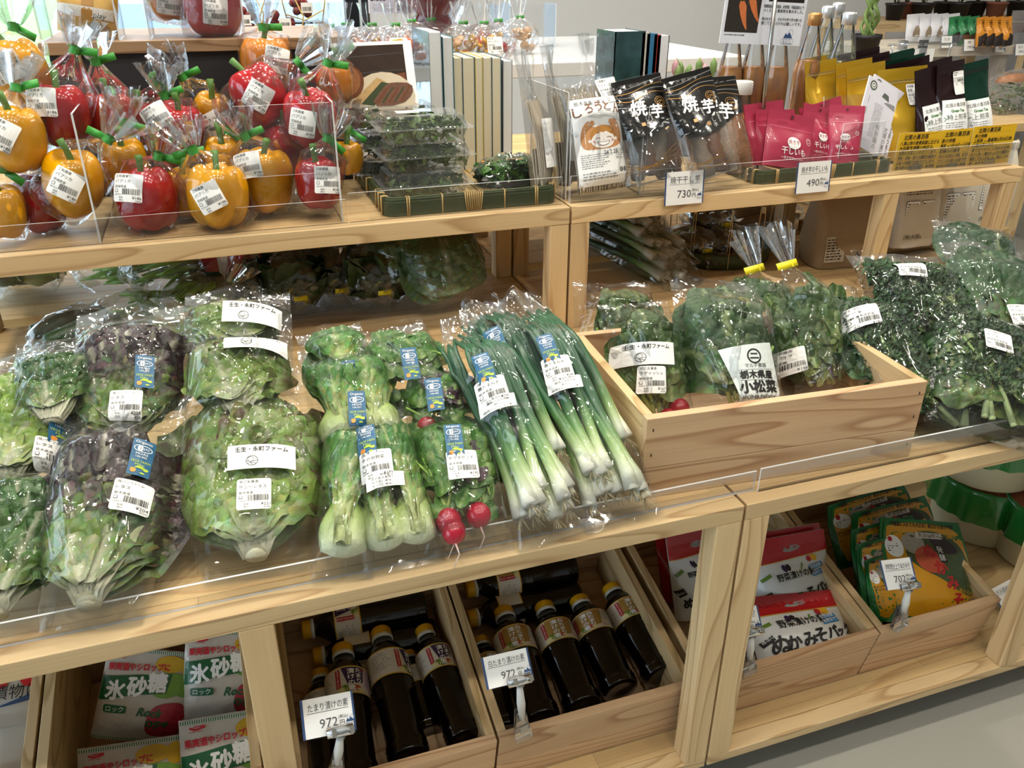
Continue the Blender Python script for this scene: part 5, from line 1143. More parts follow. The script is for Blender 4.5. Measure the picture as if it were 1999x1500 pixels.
def st(c, rot, hh): # sticker centre, clockwise turn in degrees, half height in pixels
    return ((c[0]-hh*math.sin(D2(rot)), c[1]+hh*math.cos(D2(rot))), (c[0]+hh*math.sin(D2(rot)), c[1]-hh*math.cos(D2(rot))))
def so(c, r): return (ORG, 'organic_sticker')+st(c, r, 30)
def sp(a, c, r): return (a, 'price_label')+st(c, r, 20)
def fl(kind, n=30, base=.03, wf=1.0): return lambda t, W_, L, Th, h, s: lettuce(t, W_*wf, (L-base)*.84, Th*.95, h, s, kind, n=n, base=base)
def wp_l(v): return .72+.28*min(1, v/.35)
GL = 'bagged lettuces on the middle shelf'
vegbag('bagged_lettuce', 'bagged dark red lettuce in front, pale stem end at the shelf edge', 'lettuce', (178, 1230), (252, 775), 232, 27, 1, .062, fl('red', 36, .035), [so((277, 897), 13, ), sp(PA_RED, (257, 972), 14)], wprof=wp_l, group=GL)
vegbag('bagged_lettuce', 'bagged dark red lettuce in the second row behind the front red one', 'lettuce', (258, 900), (255, 598), 205, 32, 2, .06, fl('red', 34, .03), [so((283, 728), 2), sp(PA_RED, (246, 792), 4)], lift=.075, group=GL)
vegbag('bagged_lettuce', 'bagged frilly bright green lettuce with blue sticker, cut by the frame', 'lettuce', (40, 985), (62, 690), 200, 32, 3, .065, fl('green', 34), [so((122, 838), 6), sp(PA_RED, (108, 892), 8)], lift=.05, group=GL)
vegbag('bagged_lettuce', 'bagged green lettuce at the shelf edge, cut by the frame', 'lettuce', (2, 1240), (52, 890), 212, 26, 4, .06, fl('dark', 34), [], group=GL, wprof=wp_l)
vegbag('bagged_lettuce', 'bag of green lettuce with shiny folds behind the frilly bright green one', 'lettuce', (112, 860), (112, 668), 150, 34, 5, .05, fl('dark', 22), [], lift=.11, group=GL)
vegbag('bagged_lettuce', 'large bag of green lettuce with ruffled bronze tips and two white labels', 'lettuce', (505, 1128), (492, 712), 275, 27, 6, .072, fl('sunny', 40, .03, .95), [(FARM, 'farm_label')+st((511, 893), 0, 17), sp(PA_SUN, (496, 967), 1)], group=GL, top=.18, wprof=lambda v: .66+.34*min(1, v/.3))
vegbag('bagged_lettuce', 'bag of bronze lettuce behind the large green and bronze one', 'lettuce', (470, 850), (470, 615), 200, 34, 7, .06, fl('sunny', 26), [(FARM, 'farm_label')+st((500, 672), 3, 14)], lift=.105, group=GL, top=.25)
vegbag('bagged_lettuce', 'dark bag of bronze lettuce third in its row, labelled at the top', 'lettuce', (465, 720), (465, 568), 200, 36, 8, .05, fl('sunny', 20), [(FARM, 'farm_label')+st((492, 612), 3, 12)], lift=.145, group=GL, top=.2)
# pak choi
def choi(parent, x, W_, L, Th, h, seed, tilt=0, s=1.0, hl=.84):
    rg = np.random.default_rng(seed); mb = MB(); c0 = rgb('#dfe6c2', '#c9da98', '#b4cf74', '#a3c560'); n = 24
    bw = W_*.40*s; Lc = L*hl
    P = []; C = []
    for i in range(14):
        v = i/13; y = .02+Lc*.42*v; r = bw*(.55+.5*math.sin(PI*min(1, .18+v*.75)))*(1-.50*smooth01(.3, 1, v)); r = r if i else r*.55
        row = []
        for j in range(n):
            a = 2*PI*j/n; k = 1+.10*abs(math.cos(2.5*a+.4)); row.append((x+r*k*math.cos(a)+y*math.tan(tilt), y, max(.0015, Th*.40+r*k*.62*math.sin(a))))
        P.append(row); C.append([np.array([np.interp(v, (0, .3, .6, 1), [q[k] for q in c0]) for k in range(3)])*(1-.12*abs(math.sin(5*2*PI*j/n))) for j in range(n)])
    P.insert(0, [tuple(np.mean(P[0], 0)+[0, -.003, 0])]*n); C.insert(0, [np.array(rgb('#c9cba8')[0])]*n)
    P = np.array(P); hh = h(P[..., 0], P[..., 1])-.001; P[..., 2] = np.minimum(P[..., 2], np.maximum(hh, .0015)); mb.grid(P, cv=True, C=C, flip=True)
    for i in range(13):
        f = i/12; phi = (rg.uniform(-1, 1))*.16+tilt*-1; l = Lc*rg.uniform(.82, 1.0)
        P, C = leaf(l, W_*s*rg.uniform(.55, .75), rg, nu=20, nv=9, ruff=.006, freq=60, rib=.28, curl=rg.uniform(-.02, .1), cup=rg.uniform(-.1, .5), cols=[q*rg.uniform(.9, 1.1) for q in map(np.array, rgb('#d5e2b0', '#b2cf74', '#5f9a3c', '#3c7f2e', '#39782c'))], ribcol=rgb('#cfe0a0')[0], wp=(.26, 1.3, 1.9))
        put(mb, P, C, T(x+(rg.uniform(-.25, .25))*bw, .025, Th*(.15+.72*f)) @ RZ(phi), h)
    return mb.build('pak_choi', LEAFM, parent)
def fchoi(*specs): return lambda t, W_, L, Th, h, s: [choi(t, x*W_, W_*k, L, Th, h, s+i, tl) for i, (x, k, tl) in enumerate(specs)]
GC = 'bags of pak choi'
vegbag('bagged_pak_choi', 'bag of one stout pak choi next to the large bag of lettuce', 'pak choi', (668, 1132), (690, 792), 118, 27, 11, .062, fchoi((0, .92, 0)), [], group=GC, wprof=lambda v: .95)
vegbag('bagged_pak_choi', 'bag of two slim pak choi with blue sticker and curled paper notes', 'pak choi', (792, 1110), (715, 790), 150, 27, 12, .058, fchoi((-.2, .62, .02), (.22, .62, .02)), [so((715, 864), -6), sp(PA_CHOI, (735, 909), -6), (NT_CHOI, 'paper_note')+st((752, 938), -6, 11)], group=GC)
vegbag('bagged_pak_choi', 'bag of dark leaved pak choi in the second row', 'pak choi', (712, 900), (662, 672), 168, 32, 13, .055, fchoi((-.15, .7, 0), (.2, .7, 0)), [so((697, 800), -3)], lift=.065, group=GC)
vegbag('bagged_pak_choi', 'bag of pak choi leaves at the very back beside the bronze lettuce', 'pak choi', (690, 790), (640, 640), 130, 34, 14, .05, fchoi((0, .9, 0)), [so((683, 748), -8)], lift=.105, group=GC)
# radish salad
RAD = mat('radish_skin', '#a81530', .25, spec=.5, coat=.3, noise=.1); 
def radish_fill(nr, purple=True):
    def f(t, W_, L, Th, h, seed):
        rg = np.random.default_rng(seed); mb = MB(); y0 = .045
        pos = [(-.22, .10), (-.18, .035), (.12, .12), (.3, .06), (-.35, .06)][:nr]
        for x, y in pos:
            c = np.array([x*W_, y*L+.012, Th*.55]); m = MB(); r = .0155*rg.uniform(.9, 1.1)
            Pm = [[(c[0]+r*math.sin(a)*math.cos(b), c[1]+r*1.05*math.cos(a), max(.002, c[2]*.0+r+r*math.sin(a)*math.sin(b)+Th*.18)) for b in np.linspace(0, 2*PI, 17)[:-1]] for a in np.linspace(0.01, PI-.01, 11)]
            m.grid(np.array(Pm), cv=True); o = m.build('radish', RAD, t)
            mb.tube([(c[0], c[1]-r, r+Th*.18), (c[0]+.004, c[1]-r-.012, r*.7+Th*.15), (c[0]-.004, c[1]-r-.024, .004)], [.0015, .0008, .0004], 5, C=rgb('#d8a0a0', '#e6d8cc', '#e6d8cc'))
            for k in range(4): e = np.array([x*W_+rg.normal(0, .02), L*rg.uniform(.4, .55), Th*rg.uniform(.3, .7)]); b = np.array([c[0], c[1]+r*.9, r+Th*.2]); mb.tube([b, (b+e)/2+rg.normal(0, .004, 3), e], [.0022, .0018, .0015], 6, C=rgb('#b8c878', '#a8c46a', '#7fae48'))
        for k in range(26):
            x = rg.uniform(-.42, .42)*W_; e = np.array([x*.9+rg.normal(0, .012), L*rg.uniform(.35, .6), Th*rg.uniform(.15, .7)]); b = np.array([x*.8, y0+rg.uniform(0, .05), Th*rg.uniform(.1, .4)]); mb.tube([b, (b+e)/2+rg.normal(0, .005, 3), e], [.0018, .0015, .0012], 5, C=rgb('#bccf8c', '#9fc060', '#6fa040'))
        for i in range(24):
            pu = purple and rg.random() < .3; cs = rgb('#5a3a4a', '#3a2436', '#3a2a3a') if pu else rgb('#6f9a45', '#4f8a35', '#3f7a2e')
            P, C = leaf(L*rg.uniform(.3, .48), W_*rg.uniform(.3, .5), rg, nu=14, nv=9, ruff=.008 if not pu else .012, freq=110, rib=.12, cup=rg.uniform(-.2, .4), cols=cs, ribcol=rgb('#a8c47a')[0], wp=(.3, .6, .8))
            x = rg.uniform(.1, .42)*W_ if pu else rg.uniform(-.38, .3)*W_
            put(mb, P, C, T(x, L*rg.uniform(.32, .52), Th*(.15+.7*i/23)) @ RZ(rg.normal(0, .3)), h)
        for i in range(16):
            P, C = leaf(L*rg.uniform(.12, .2), W_*rg.uniform(.14, .24), rg, nu=8, nv=5, ruff=.004, cols=rgb('#5f9440', '#4a8034'), ribcol=rgb('#9fc070')[0], wp=(.3, .7, .9)); put(mb, P, C, T(rg.uniform(-.36, .36)*W_, L*rg.uniform(.14, .4), Th*rg.uniform(.2, .8)) @ RZ(rg.normal(0, .7)), h)
        return mb.build('salad_leaves', LEAFM, t)
    return f
GR = 'bags of salad greens'
vegbag('bagged_radish_salad', 'bag of salad leaves with three red radishes at its bottom', 'salad bag', (918, 1082), (870, 790), 168, 27, 21, .055, radish_fill(3), [so((886, 864), -8), sp(PA_SAL, (903, 909), -8)], group=GR)
vegbag('bagged_radish_salad', 'bag of salad leaves with purple mizuna behind the radish bag', 'salad bag', (868, 880), (835, 715), 140, 32, 22, .05, radish_fill(1), [so((848, 772), -8)], lift=.055, group=GR)
vegbag('bagged_radish_salad', 'dim bag of salad leaves furthest back beside the spring onions', 'salad bag', (830, 800), (755, 640), 150, 34, 23, .045, radish_fill(0, False), [so((801, 712), -10)], lift=.09, group=GR)
# leaf onions
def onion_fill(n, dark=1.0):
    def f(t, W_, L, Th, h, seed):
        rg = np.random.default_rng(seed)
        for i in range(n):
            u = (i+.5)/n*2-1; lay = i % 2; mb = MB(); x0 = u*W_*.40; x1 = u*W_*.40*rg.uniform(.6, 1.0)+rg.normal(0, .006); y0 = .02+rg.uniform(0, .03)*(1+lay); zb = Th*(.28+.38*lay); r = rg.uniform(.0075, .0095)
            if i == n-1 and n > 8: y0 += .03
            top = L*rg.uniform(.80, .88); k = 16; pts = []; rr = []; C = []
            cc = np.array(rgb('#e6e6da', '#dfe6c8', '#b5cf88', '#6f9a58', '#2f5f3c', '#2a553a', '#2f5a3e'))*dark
            for j in range(k):
                v = j/(k-1); x = x0+(x1-x0)*v+.004*math.sin(v*6+i); y = y0+(top-y0)*v; zz = min(zb+.003*math.sin(v*5+i*2), float(h(np.array(x), np.array(y)))-r*.8); pts.append((x, y, max(zz, r*.6)))
                rr.append(r*(1.28 if j == 0 else 1.18 if j == 1 else 1-.1*v) if j < k-1 else r*.3); C.append([np.interp(v, (0, .08, .16, .26, .42, .7, 1), cc[:, q]) for q in range(3)])
            mb.tube(pts, rr, 9, C=C)
            # two blades parting from the stalk
            for s_ in (-1, 1):
                a = int(k*.35); Q = []; Cq = []
                for j in range(a, k):
                    v = (j-a)/(k-1-a); p = pts[j]; x = p[0]+s_*.010*v*rg.uniform(.6, 1.3); Q.append((x, p[1]*(1+.02*v), min(p[2]+.004, float(h(np.array(x), np.array(p[1])))-.004))); Cq.append(np.array(C[j])*rg.uniform(.8, 1.25))
                mb.tube(Q, [r*.5]+[r*.75*(1-.5*j/(len(Q)-1)) for j in range(1, len(Q))], 7, C=Cq, flat=.6)
            for j in range(9): a = rg.uniform(0, 6.28); b = pts[0]; mb.tube([b, (b[0]+.005*math.cos(a), b[1]-.008, b[2]+.004*math.sin(a)), (b[0]+.009*math.cos(a), b[1]-rg.uniform(.012, .02), max(.001, b[2]+.007*math.sin(a)))], .0005, 3, C=rgb('#cfc6a8', '#c2b592', '#b5a680'))
            mb.build('leaf_onion', ONIM, t)
    return f
ONIM = mat('onion_skin', '#4a7a4a', .28, spec=.5, vcol=True)
GO = 'bags of leaf onions'
wpo = lambda v: 1-.12*abs(v-.35)-.35*max(0, v-.8)/.2
vegbag('bagged_leaf_onions', 'bag of leaf onions beside the radish bag, roots at the shelf edge', 'leaf onions', (1092, 1058), (900, 612), 158, 29, 31, .055, onion_fill(12), [so((944, 722), -20), sp(PA_ONI, (961, 765), -16), (NT_ONI, 'paper_note')+st((972, 788), -12, 11)], group=GO, wprof=wpo, crease=50)
vegbag('bagged_leaf_onions', 'bag of leaf onions lying against the wooden crate of greens', 'leaf onions', (1222, 1022), (1003, 572), 158, 29, 32, .055, onion_fill(12), [so((1069, 684), -22), sp(PA_ONI, (1089, 722), -16), (NT_ONI, 'paper_note')+st((1103, 750), -14, 11)], group=GO, wprof=wpo, crease=50, lift=.0)
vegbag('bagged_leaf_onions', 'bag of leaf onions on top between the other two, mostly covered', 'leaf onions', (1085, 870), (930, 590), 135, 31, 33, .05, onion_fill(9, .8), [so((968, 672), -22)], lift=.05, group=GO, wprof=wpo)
sheet('shelf_front_guard', 'low clear acrylic strip at the lettuce shelf edge', [((-.50, YF+.031, ZM), (1.145, 0, 0), (0, 0, .032))])
sheet('shelf_front_guard', 'low clear acrylic strip at the kale shelf edge before the crate', [((.648, YF+.026, ZM), (1.06, 0, 0), (0, 0, .038))])
# ------------------------------------------------------------------ wooden crates
CR1 = wood('cedar_along', 'X', a='#cfae88', b='#a8805c', ring=.75, pink=.6); CR2 = wood('cedar_across', 'Y', a='#cbb085', b='#a58a5c', ring=.75, pink=.4)
def crate(label, M, w, d, h, planks=2, th=.014, flare=0, group=None):
    """w along x, d along y, origin at the lower front corner; nailed planks"""
    t = thing('wooden_crate', label, 'crate', M, group)
    def panel(nm, x0, x1, y0, y1, m):
        zs = [0, h*.38, h] if planks == 2 else [0, h]
        for k in range(len(zs)-1): MB().box(x0, x1, y0, y1, zs[k]+(.0006 if k else 0), zs[k+1]).build(nm, m, t, smooth=False, bevel=.0008)
    panel('front_board', 0, w, 0, th, CR1); panel('back_board', 0, w, d-th, d, CR1)
    panel('side_board', 0, th, th, d-th, CR2); panel('side_board', w-th, w, th, d-th, CR2)
    MB().box(th, w-th, th, d-th, .002, .010).build('floor_board', CR1, t, smooth=False)
    if planks > 2 or h < .13 and w > .4:
        for x in (th*.5+.003, w-th*.5-.003):
            for z in (h*.18, h*.55, h*.86): MB().box(x-.0008, x+.0008, -.0005, .001, z-.0022, z+.0022).build('nail', mat('nail_dark', '#3a3430', .5, .5), t, smooth=False)
    return t
CF0 = at((1256, 986), Z=ZM); CYAW = -.062
CM = T(.482, .852, ZM+.0012) @ RZ(CYAW)
CTOP = at((1262, 824), Y=.852).z-ZM
CW = .438; CD = .30
crate('pine crate holding radishes and greens on the middle shelf', CM, CW, CD, .126)
def bunch(kind, n, wf=.5, bulb=None, stems=10, ruff=.008):
    def f(t, W_, L, Th, h, seed):
        rg = np.random.default_rng(seed); mb = MB(); cs = {'radish': rgb('#8ea268', '#5f8042', '#4d6d35', '#486a34'), 'komatsuna': rgb('#98ad70', '#56784a', '#416038', '#3c5c36'), 'arugula': rgb('#8fa866', '#5d8046', '#4b6c38', '#466836')}[kind]
        for k in range(stems):
            x = rg.uniform(-.25, .25)*W_; e = np.array([x*1.4, L*rg.uniform(.35, .55), Th*rg.uniform(.4, .85)]); b = np.array([x*.5, .02+rg.uniform(0, .02), Th*.4]); mb.tube([b, (b+e)/2+rg.normal(0, .004, 3), e], [.0035, .003, .0022], 6, C=rgb('#c2d294', '#a3c268', '#86ac50'))
        for i in range(n):
            P, C = leaf(L*rg.uniform(.34, .6), W_*rg.uniform(.7, 1.15)*wf, rg, nu=18, nv=11, ruff=ruff, freq=90, rib=.09, cup=rg.uniform(-.25, .35), cols=cs, ribcol=rgb('#b4c98a')[0], wp=(.22, .6, .85))
            put(mb, P, C, T(rg.uniform(-.22, .22)*W_, L*rg.uniform(.18, .40), Th*(.12+.76*i/max(1, n-1))) @ RZ(rg.normal(0, .28)), h)
        if bulb:
            for x, y, r in bulb: mb2 = MB(); mb2.grid(np.array([[(x*W_+r*math.sin(a)*math.cos(b), y+r*math.cos(a), Th*.62+r*math.sin(a)*math.sin(b)) for b in np.linspace(0, 2*PI, 17)[:-1]] for a in np.linspace(.01, PI-.01, 11)]), cv=True); mb2.build('radish', RAD, t)
        return mb.build('greens', LEAFM, t)
    return f
PA_RD = price_art('早乙女春香', 'ラディッシュ', '栃木県産', '03562 2', '¥167', '¥180)', .039, .041); PA_AR = price_art('マルデ農園', 'ルッコラ', '栃木県産', '03812 2', '¥156', '¥168)', .04, .04)
FARMS = FARM
GK = 'bagged greens in the crate'; zc = ZM+.012
def mul_art():
    a = Art(); w, h = .079, .088; a.poly([(-w*.62, h*.44), (w*.42, h*.53), (w*.5, -h*.48), (-w*.36, -h*.5)], mat('pale_print', '#cfd8d6', .4), 0)
    y = h*.28; a.ring(0, y, .0105, .0026, INK); a.rect(.0, y+.0035, .0115, .0022, INK, 2); a.rect(0, y-.003, .015, .0022, INK, 2); a.text('マルデ農園', 0, h*.085, .0072, INK, align='c')
    a.stroke([(-w*.33, h*.045), (w*.36, h*.05)], .0005, INK); a.text('栃木県産', 0, -h*.10, .0135, INK, align='c', bold=.0006); a.stroke([(-w*.33, -h*.14), (w*.36, -h*.135)], .0005, INK)
    a.text('小松菜', .001, -h*.34, .0205, INK, align='c', bold=.001); a.text('KOMATSUNA', .001, -h*.455, .0062, INK, align='c', w=w*.7)
    return a
vegbag('bagged_radish_greens', 'bag of radish greens at the crate back, top edge of its leaves folded', 'greens', (1200, 730), (1195, 552), 165, 62, 41, .06, bunch('radish', 20), [], lift=.012, group=GK, top=.05)
vegbag('bagged_radish_greens', 'bag of radish greens in the crate with two white labels and a red root', 'greens', (1280, 845), (1238, 590), 150, 55, 42, .062, bunch('radish', 24, .52, [(.22, .03, .016), (.05, .02, .013)]), [(FARM, 'farm_label')+st((1265, 690), -1, 14), sp(PA_RD, (1272, 742), 1)], lift=.012, group=GK, top=.05)
vegbag('bagged_komatsuna', 'misty bag of komatsuna greens with large black printed characters', 'greens', (1435, 838), (1395, 545), 190, 50, 43, .075, bunch('komatsuna', 26, .55, ruff=.006), [(mul_art(), 'printed_panel')+st((1474, 728), -8, 50)], lift=.012, group=GK, top=.10, crease=60)
vegbag('bagged_arugula', 'bag of arugula lying in front with a price label beside the printed panel', 'greens', (1585, 790), (1520, 600), 135, 48, 44, .06, bunch('arugula', 24, .42, ruff=.01), [sp(PA_AR, (1540, 707), -14)], lift=.015, group=GK, top=.06)
wpt = lambda v: 1 if v < .55 else 1-.88*((v-.55)/.45)**1.15
def tied_greens(label, pb, pt, w, seed, flare=.075):
    t = vegbag('bagged_spinach', label, 'greens', pb, pt, w, 55, seed, .055, bunch('arugula', 20, .5), [], lift=.02, group=GK, top=.03, wprof=wpt, wave=0)
    L = lean(pb, pt, w, D2(55), ZM, 0, .02)[2]; rg = np.random.default_rng(seed); ph = rg.uniform(0, 6, 4); P = []
    for i in range(10):
        v = i/9; r = .006+.017*v**.8; P.append([(r*(1+.5*v*math.sin(7*a+ph[0])+.35*math.sin(11*a+ph[1]))*math.cos(a), L-.006+flare*v*(1+.15*math.sin(3*a+ph[2])), .008+.6*r*(1+.4*math.sin(9*a))*math.sin(a)) for a in np.linspace(0, 2*PI, 37)[:-1]])
    MB().grid(np.array(P), cv=True).build('gathered_neck', FILMT, t)
    MB().box(-.030, .010, L-.006, L+.006, .016, .0172).lathe([(.0095, -.006), (.0095, .006)], 12, M=T(0, L, .008) @ RX(PI/2), caps=False).build('tape_tie', TIEY, t)
    return t
tied_greens('bag of spinach tied with yellow tape, outer of the two gathered bags', (1625, 775), (1535, 520), 150, 45)
tied_greens('bag of spinach tied with yellow tape, standing behind the komatsuna', (1545, 740), (1472, 528), 130, 46)
# kale and collards to the side
KCOL = rgb('#7f9a5c', '#3f6332', '#2c5230', '#2a5034')
def kale_fill(n=26, wf=.42, cs=None, ruff=.02):
    def f(t, W_, L, Th, h, seed):
        rg = np.random.default_rng(seed); mb = MB()
        for i in range(n):
            P, C = leaf(L*rg.uniform(.4, .62), W_*rg.uniform(.75, 1.2)*wf, rg, nu=30, nv=15, ruff=ruff, freq=rg.uniform(190, 260), rib=.07, cup=rg.uniform(-.1, .3), cols=cs or KCOL, ribcol=rgb('#a3b878')[0], wp=(.12, .55, .75))
            put(mb, P, C, T(rg.uniform(-.28, .28)*W_, L*rg.uniform(.05, .38), Th*(.1+.8*i/(n-1))) @ RZ(rg.normal(0, .35)), h)
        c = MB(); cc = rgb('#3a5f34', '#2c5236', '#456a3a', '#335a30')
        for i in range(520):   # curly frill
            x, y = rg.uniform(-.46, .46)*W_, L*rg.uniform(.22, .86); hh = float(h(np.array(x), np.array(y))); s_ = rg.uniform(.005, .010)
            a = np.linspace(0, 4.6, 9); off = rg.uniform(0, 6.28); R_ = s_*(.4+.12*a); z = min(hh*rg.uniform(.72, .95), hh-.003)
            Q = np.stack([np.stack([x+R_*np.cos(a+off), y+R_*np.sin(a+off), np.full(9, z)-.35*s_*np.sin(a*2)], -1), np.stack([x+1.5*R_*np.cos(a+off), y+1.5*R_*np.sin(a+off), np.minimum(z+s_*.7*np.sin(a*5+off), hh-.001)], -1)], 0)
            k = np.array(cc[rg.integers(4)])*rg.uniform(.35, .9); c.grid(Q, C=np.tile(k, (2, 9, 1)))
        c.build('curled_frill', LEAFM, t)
        for k in range(3): mb.tube([(rg.normal(0, .012), .015, Th*.5), (rg.normal(0, .02), L*.3, Th*.8), (rg.normal(0, .03), L*.5, Th*.85)], [.005, .0035, .002], 7, C=rgb('#b9c890', '#a3b876', '#7f9a58'))
        return mb.build('kale', LEAFM, t)
    return f
PA_K = price_art('壬生・永町ファーム', 'ケール', '栃木県芳賀郡産', '03622 2', '¥186', '¥200)', .044, .040)
GKL = 'bags of curly kale'
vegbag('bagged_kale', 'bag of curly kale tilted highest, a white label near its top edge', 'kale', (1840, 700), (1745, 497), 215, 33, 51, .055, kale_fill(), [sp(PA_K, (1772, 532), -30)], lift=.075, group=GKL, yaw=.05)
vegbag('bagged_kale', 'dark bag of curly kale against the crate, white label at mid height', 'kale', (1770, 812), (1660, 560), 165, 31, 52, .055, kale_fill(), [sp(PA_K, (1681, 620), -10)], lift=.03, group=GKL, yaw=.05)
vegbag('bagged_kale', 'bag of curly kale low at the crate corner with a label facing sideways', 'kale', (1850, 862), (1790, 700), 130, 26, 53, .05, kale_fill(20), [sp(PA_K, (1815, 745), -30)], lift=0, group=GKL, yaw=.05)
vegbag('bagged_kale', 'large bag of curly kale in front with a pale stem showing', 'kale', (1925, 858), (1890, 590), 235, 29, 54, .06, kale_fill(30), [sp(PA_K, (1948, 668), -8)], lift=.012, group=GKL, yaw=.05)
COLC = rgb('#9fb582', '#4a6f42', '#365f3a', '#31583a')
def collard(n=8, cs=COLC):
    def f(t, W_, L, Th, h, seed):
        rg = np.random.default_rng(seed); mb = MB()
        for i in range(n):
            P, C = leaf(L*rg.uniform(.72, .9), W_*rg.uniform(.75, .98), rg, nu=24, nv=15, ruff=.005, freq=50, rib=.10, cup=rg.uniform(-.1, .25), cols=cs, ribcol=rgb('#b3c4a0')[0], wp=(.3, .45, .8)); put(mb, P, C, T(rg.uniform(-.1, .1)*W_, .02, Th*(.1+.8*i/(n-1))) @ RZ(rg.normal(0, .14)), h)
        return mb.build('collard_leaves', LEAFM, t)
    return f
GCO = 'bags of broad collard leaves'
vegbag('bagged_collards', 'bag of broad flat collard leaves beside the tilted kale, pale veins showing', 'collards', (1985, 700), (1915, 480), 190, 36, 61, .05, collard(), [sp(PA_K, (1992, 618), -12)], lift=.06, group=GCO, yaw=.05)
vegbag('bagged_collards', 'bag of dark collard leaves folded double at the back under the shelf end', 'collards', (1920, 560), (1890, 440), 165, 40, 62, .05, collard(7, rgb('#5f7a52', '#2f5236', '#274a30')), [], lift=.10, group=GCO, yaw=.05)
vegbag('bagged_collards', 'bag of collard leaves cut by the frame next to the front kale', 'collards', (2060, 860), (2010, 660), 180, 30, 63, .05, collard(), [], lift=.0, group=GCO, yaw=.05)
# ------------------------------------------------------------------ lower shelf: tilted crates
TILT = D2(12)
def tcrate(label, x0, x1, h=.126, d=.36, y=.862):
    # wedge under the back edge lets the crate tip forward
    o = crate(label, T(x0, y, ZL+.002) @ RX(TILT), x1-x0, d, h)
    MB().box(.03, x1-x0-.03, d-.05, d-.02, -.058, -.001).build('wedge', CR1, o, smooth=False); return o
tcrate('tilted pine crate of dark tamari bottles under the lettuces', -.030, .266)
tcrate('tilted pine crate of white tamari bottles under the onions', .270, .604, .126)
tcrate('tilted pine crate of white and red rice-bran packs', .618, .968)
tcrate('tilted pine crate of yellow rice-bran pouches', .972, 1.242)
tcrate('deep pine crate of rock sugar bags', -.345, -.066, .21)
tcrate('deep pine crate of white salt bags, cut by the frame', -.69, -.349, .21)
SOY = mat('soy_bottle', '#060303', .14, spec=.4, coat=.15); CAPY = mat('yellow_cap', '#d9a410', .4, spec=.4); CAPR = mat('cap_ring', '#dcdcd4', .4)
BPROF = [(0, .004), (.020, .002), (.028, .0), (.0305, .006), (.029, .010), (.031, .014), (.029, .018), (.031, .022), (.030, .030), (.0285, .036), (.0285, .115), (.031, .122), (.029, .127), (.031, .131), (.029, .136), (.031, .142), (.0315, .150), (.0315, .208), (.030, .214), (.026, .226), (.0175, .240), (.0145, .246), (.0145, .254)]
def bottle_mesh():
    m = MB().lathe(BPROF, 28, caps=False, fn=lambda a, z: 1+(.025*math.cos(8*a) if .036 < z < .115 else (.012*math.cos(14*a) if z < .03 else 0))); return m.mesh('bottle_body', SOY)
BM = bottle_mesh(); CAPM = MB().lathe([(.0162, .259), (.0162, .276), (.0145, .279), (0, .279)], 24, caps=False, fn=lambda a, z: 1+.012*math.cos(24*a)).mesh('cap', CAPY); RINGM = MB().lathe([(.0152, .252), (.0172, .253), (.0172, .2595), (.0150, .260)], 24, caps=False).mesh('cap_ring', CAPR)
PURP = mat('purple_print', '#35204e', .4); PINKP = mat('pink_print', '#c9a9bf', .4); LGOLD = mat('label_gold', '#a8823f', .4); LWH = mat('label_white', '#d9d2c4', .45); LRED = mat('label_red', '#b3242c', .4); LYEL = mat('label_yellow', '#d8a820', .4); VG1 = mat('print_cucumber', '#5f7f2a', .4); VG2 = mat('print_carrot_red', '#b5431f', .4); VG3 = mat('print_turnip', '#e0d49a', .4)
def label_mesh(white):
    a = Art(); R = .0325; w = 2*PI*R*.86; h = .058; a.rect(0, 0, w, h, LWH, 0, nx=24); a.rect(0, -h/2+.0012, w, .0024, LYEL, 1, nx=24); a.rect(0, h/2-.001, w, .002, LYEL, 1, nx=24)
    if white: a.poly([(-.012, h/2-.003), (.034, h/2-.003), (.028, -.016), (-.002, -.024), (-.020, -.008)], LGOLD, 1)
    else: a.poly([(-.012, h/2-.003), (.024, h/2-.003), (.020, -.006), (-.004, -.010)], PURP, 1); a.poly([(.026, h/2-.003), (.05, h/2-.003), (.042, -.02), (.023, -.012)], PINKP, 1)
    t1, t2 = ('白たまり', '漬けの素') if white else ('たまり', '漬けの素')
    a.text(t1, .0135, h/2-.0145, .0105, PAPER, 4, 'c', vertical=True, bold=.0003); a.text(t2, .0020, h/2-.0165, .0115, PAPER, 4, 'c', vertical=True, bold=.0003)
    a.rrect(-.0175, .004, .0072, .040, .002, LRED, 2); a.text('野菜を切って漬けるだけ', -.0175, .0205, .0034, PAPER, 3, 'c', vertical=True)
    for x, y, r, m in ((-.012, -.020, .008, VG3), (-.002, -.021, .007, VG1), (.008, -.018, .008, VG2), (.001, -.016, .005, VG3), (-.008, -.014, .005, VG1), (.014, -.022, .006, VG3)): a.disc(x, y, r, m, 2+r*10, r*.75, n=10)
    a.ring(.021, h/2-.008, .0032, .001, LRED, 3); a.fine(.030, h/2-.006, .034, .030, 8, GREY, seed=4); a.barcode(.048, -.022, .020, .012, INK, 2); a.rect(-.043, .008, .02, .012, LWH, 2); a.fine(-.060, h/2-.008, .032, .036, 9, GREY, seed=8); a.rrect(.036, -.017, .012, .009, .001, LRED, 2); a.rrect(.036, -.017, .0105, .0075, .001, LWH, 3)
    mb = a.place(fn=lambda V, q: np.stack([(R+.0002+q)*np.sin(V[:, 0]/R), -(R+.0002+q)*np.cos(V[:, 0]/R), V[:, 1]+.179], 1), maxe=.008); return mb.mesh('bottle_label', a.mats, False)
LABT, LABW = label_mesh(False), label_mesh(True)
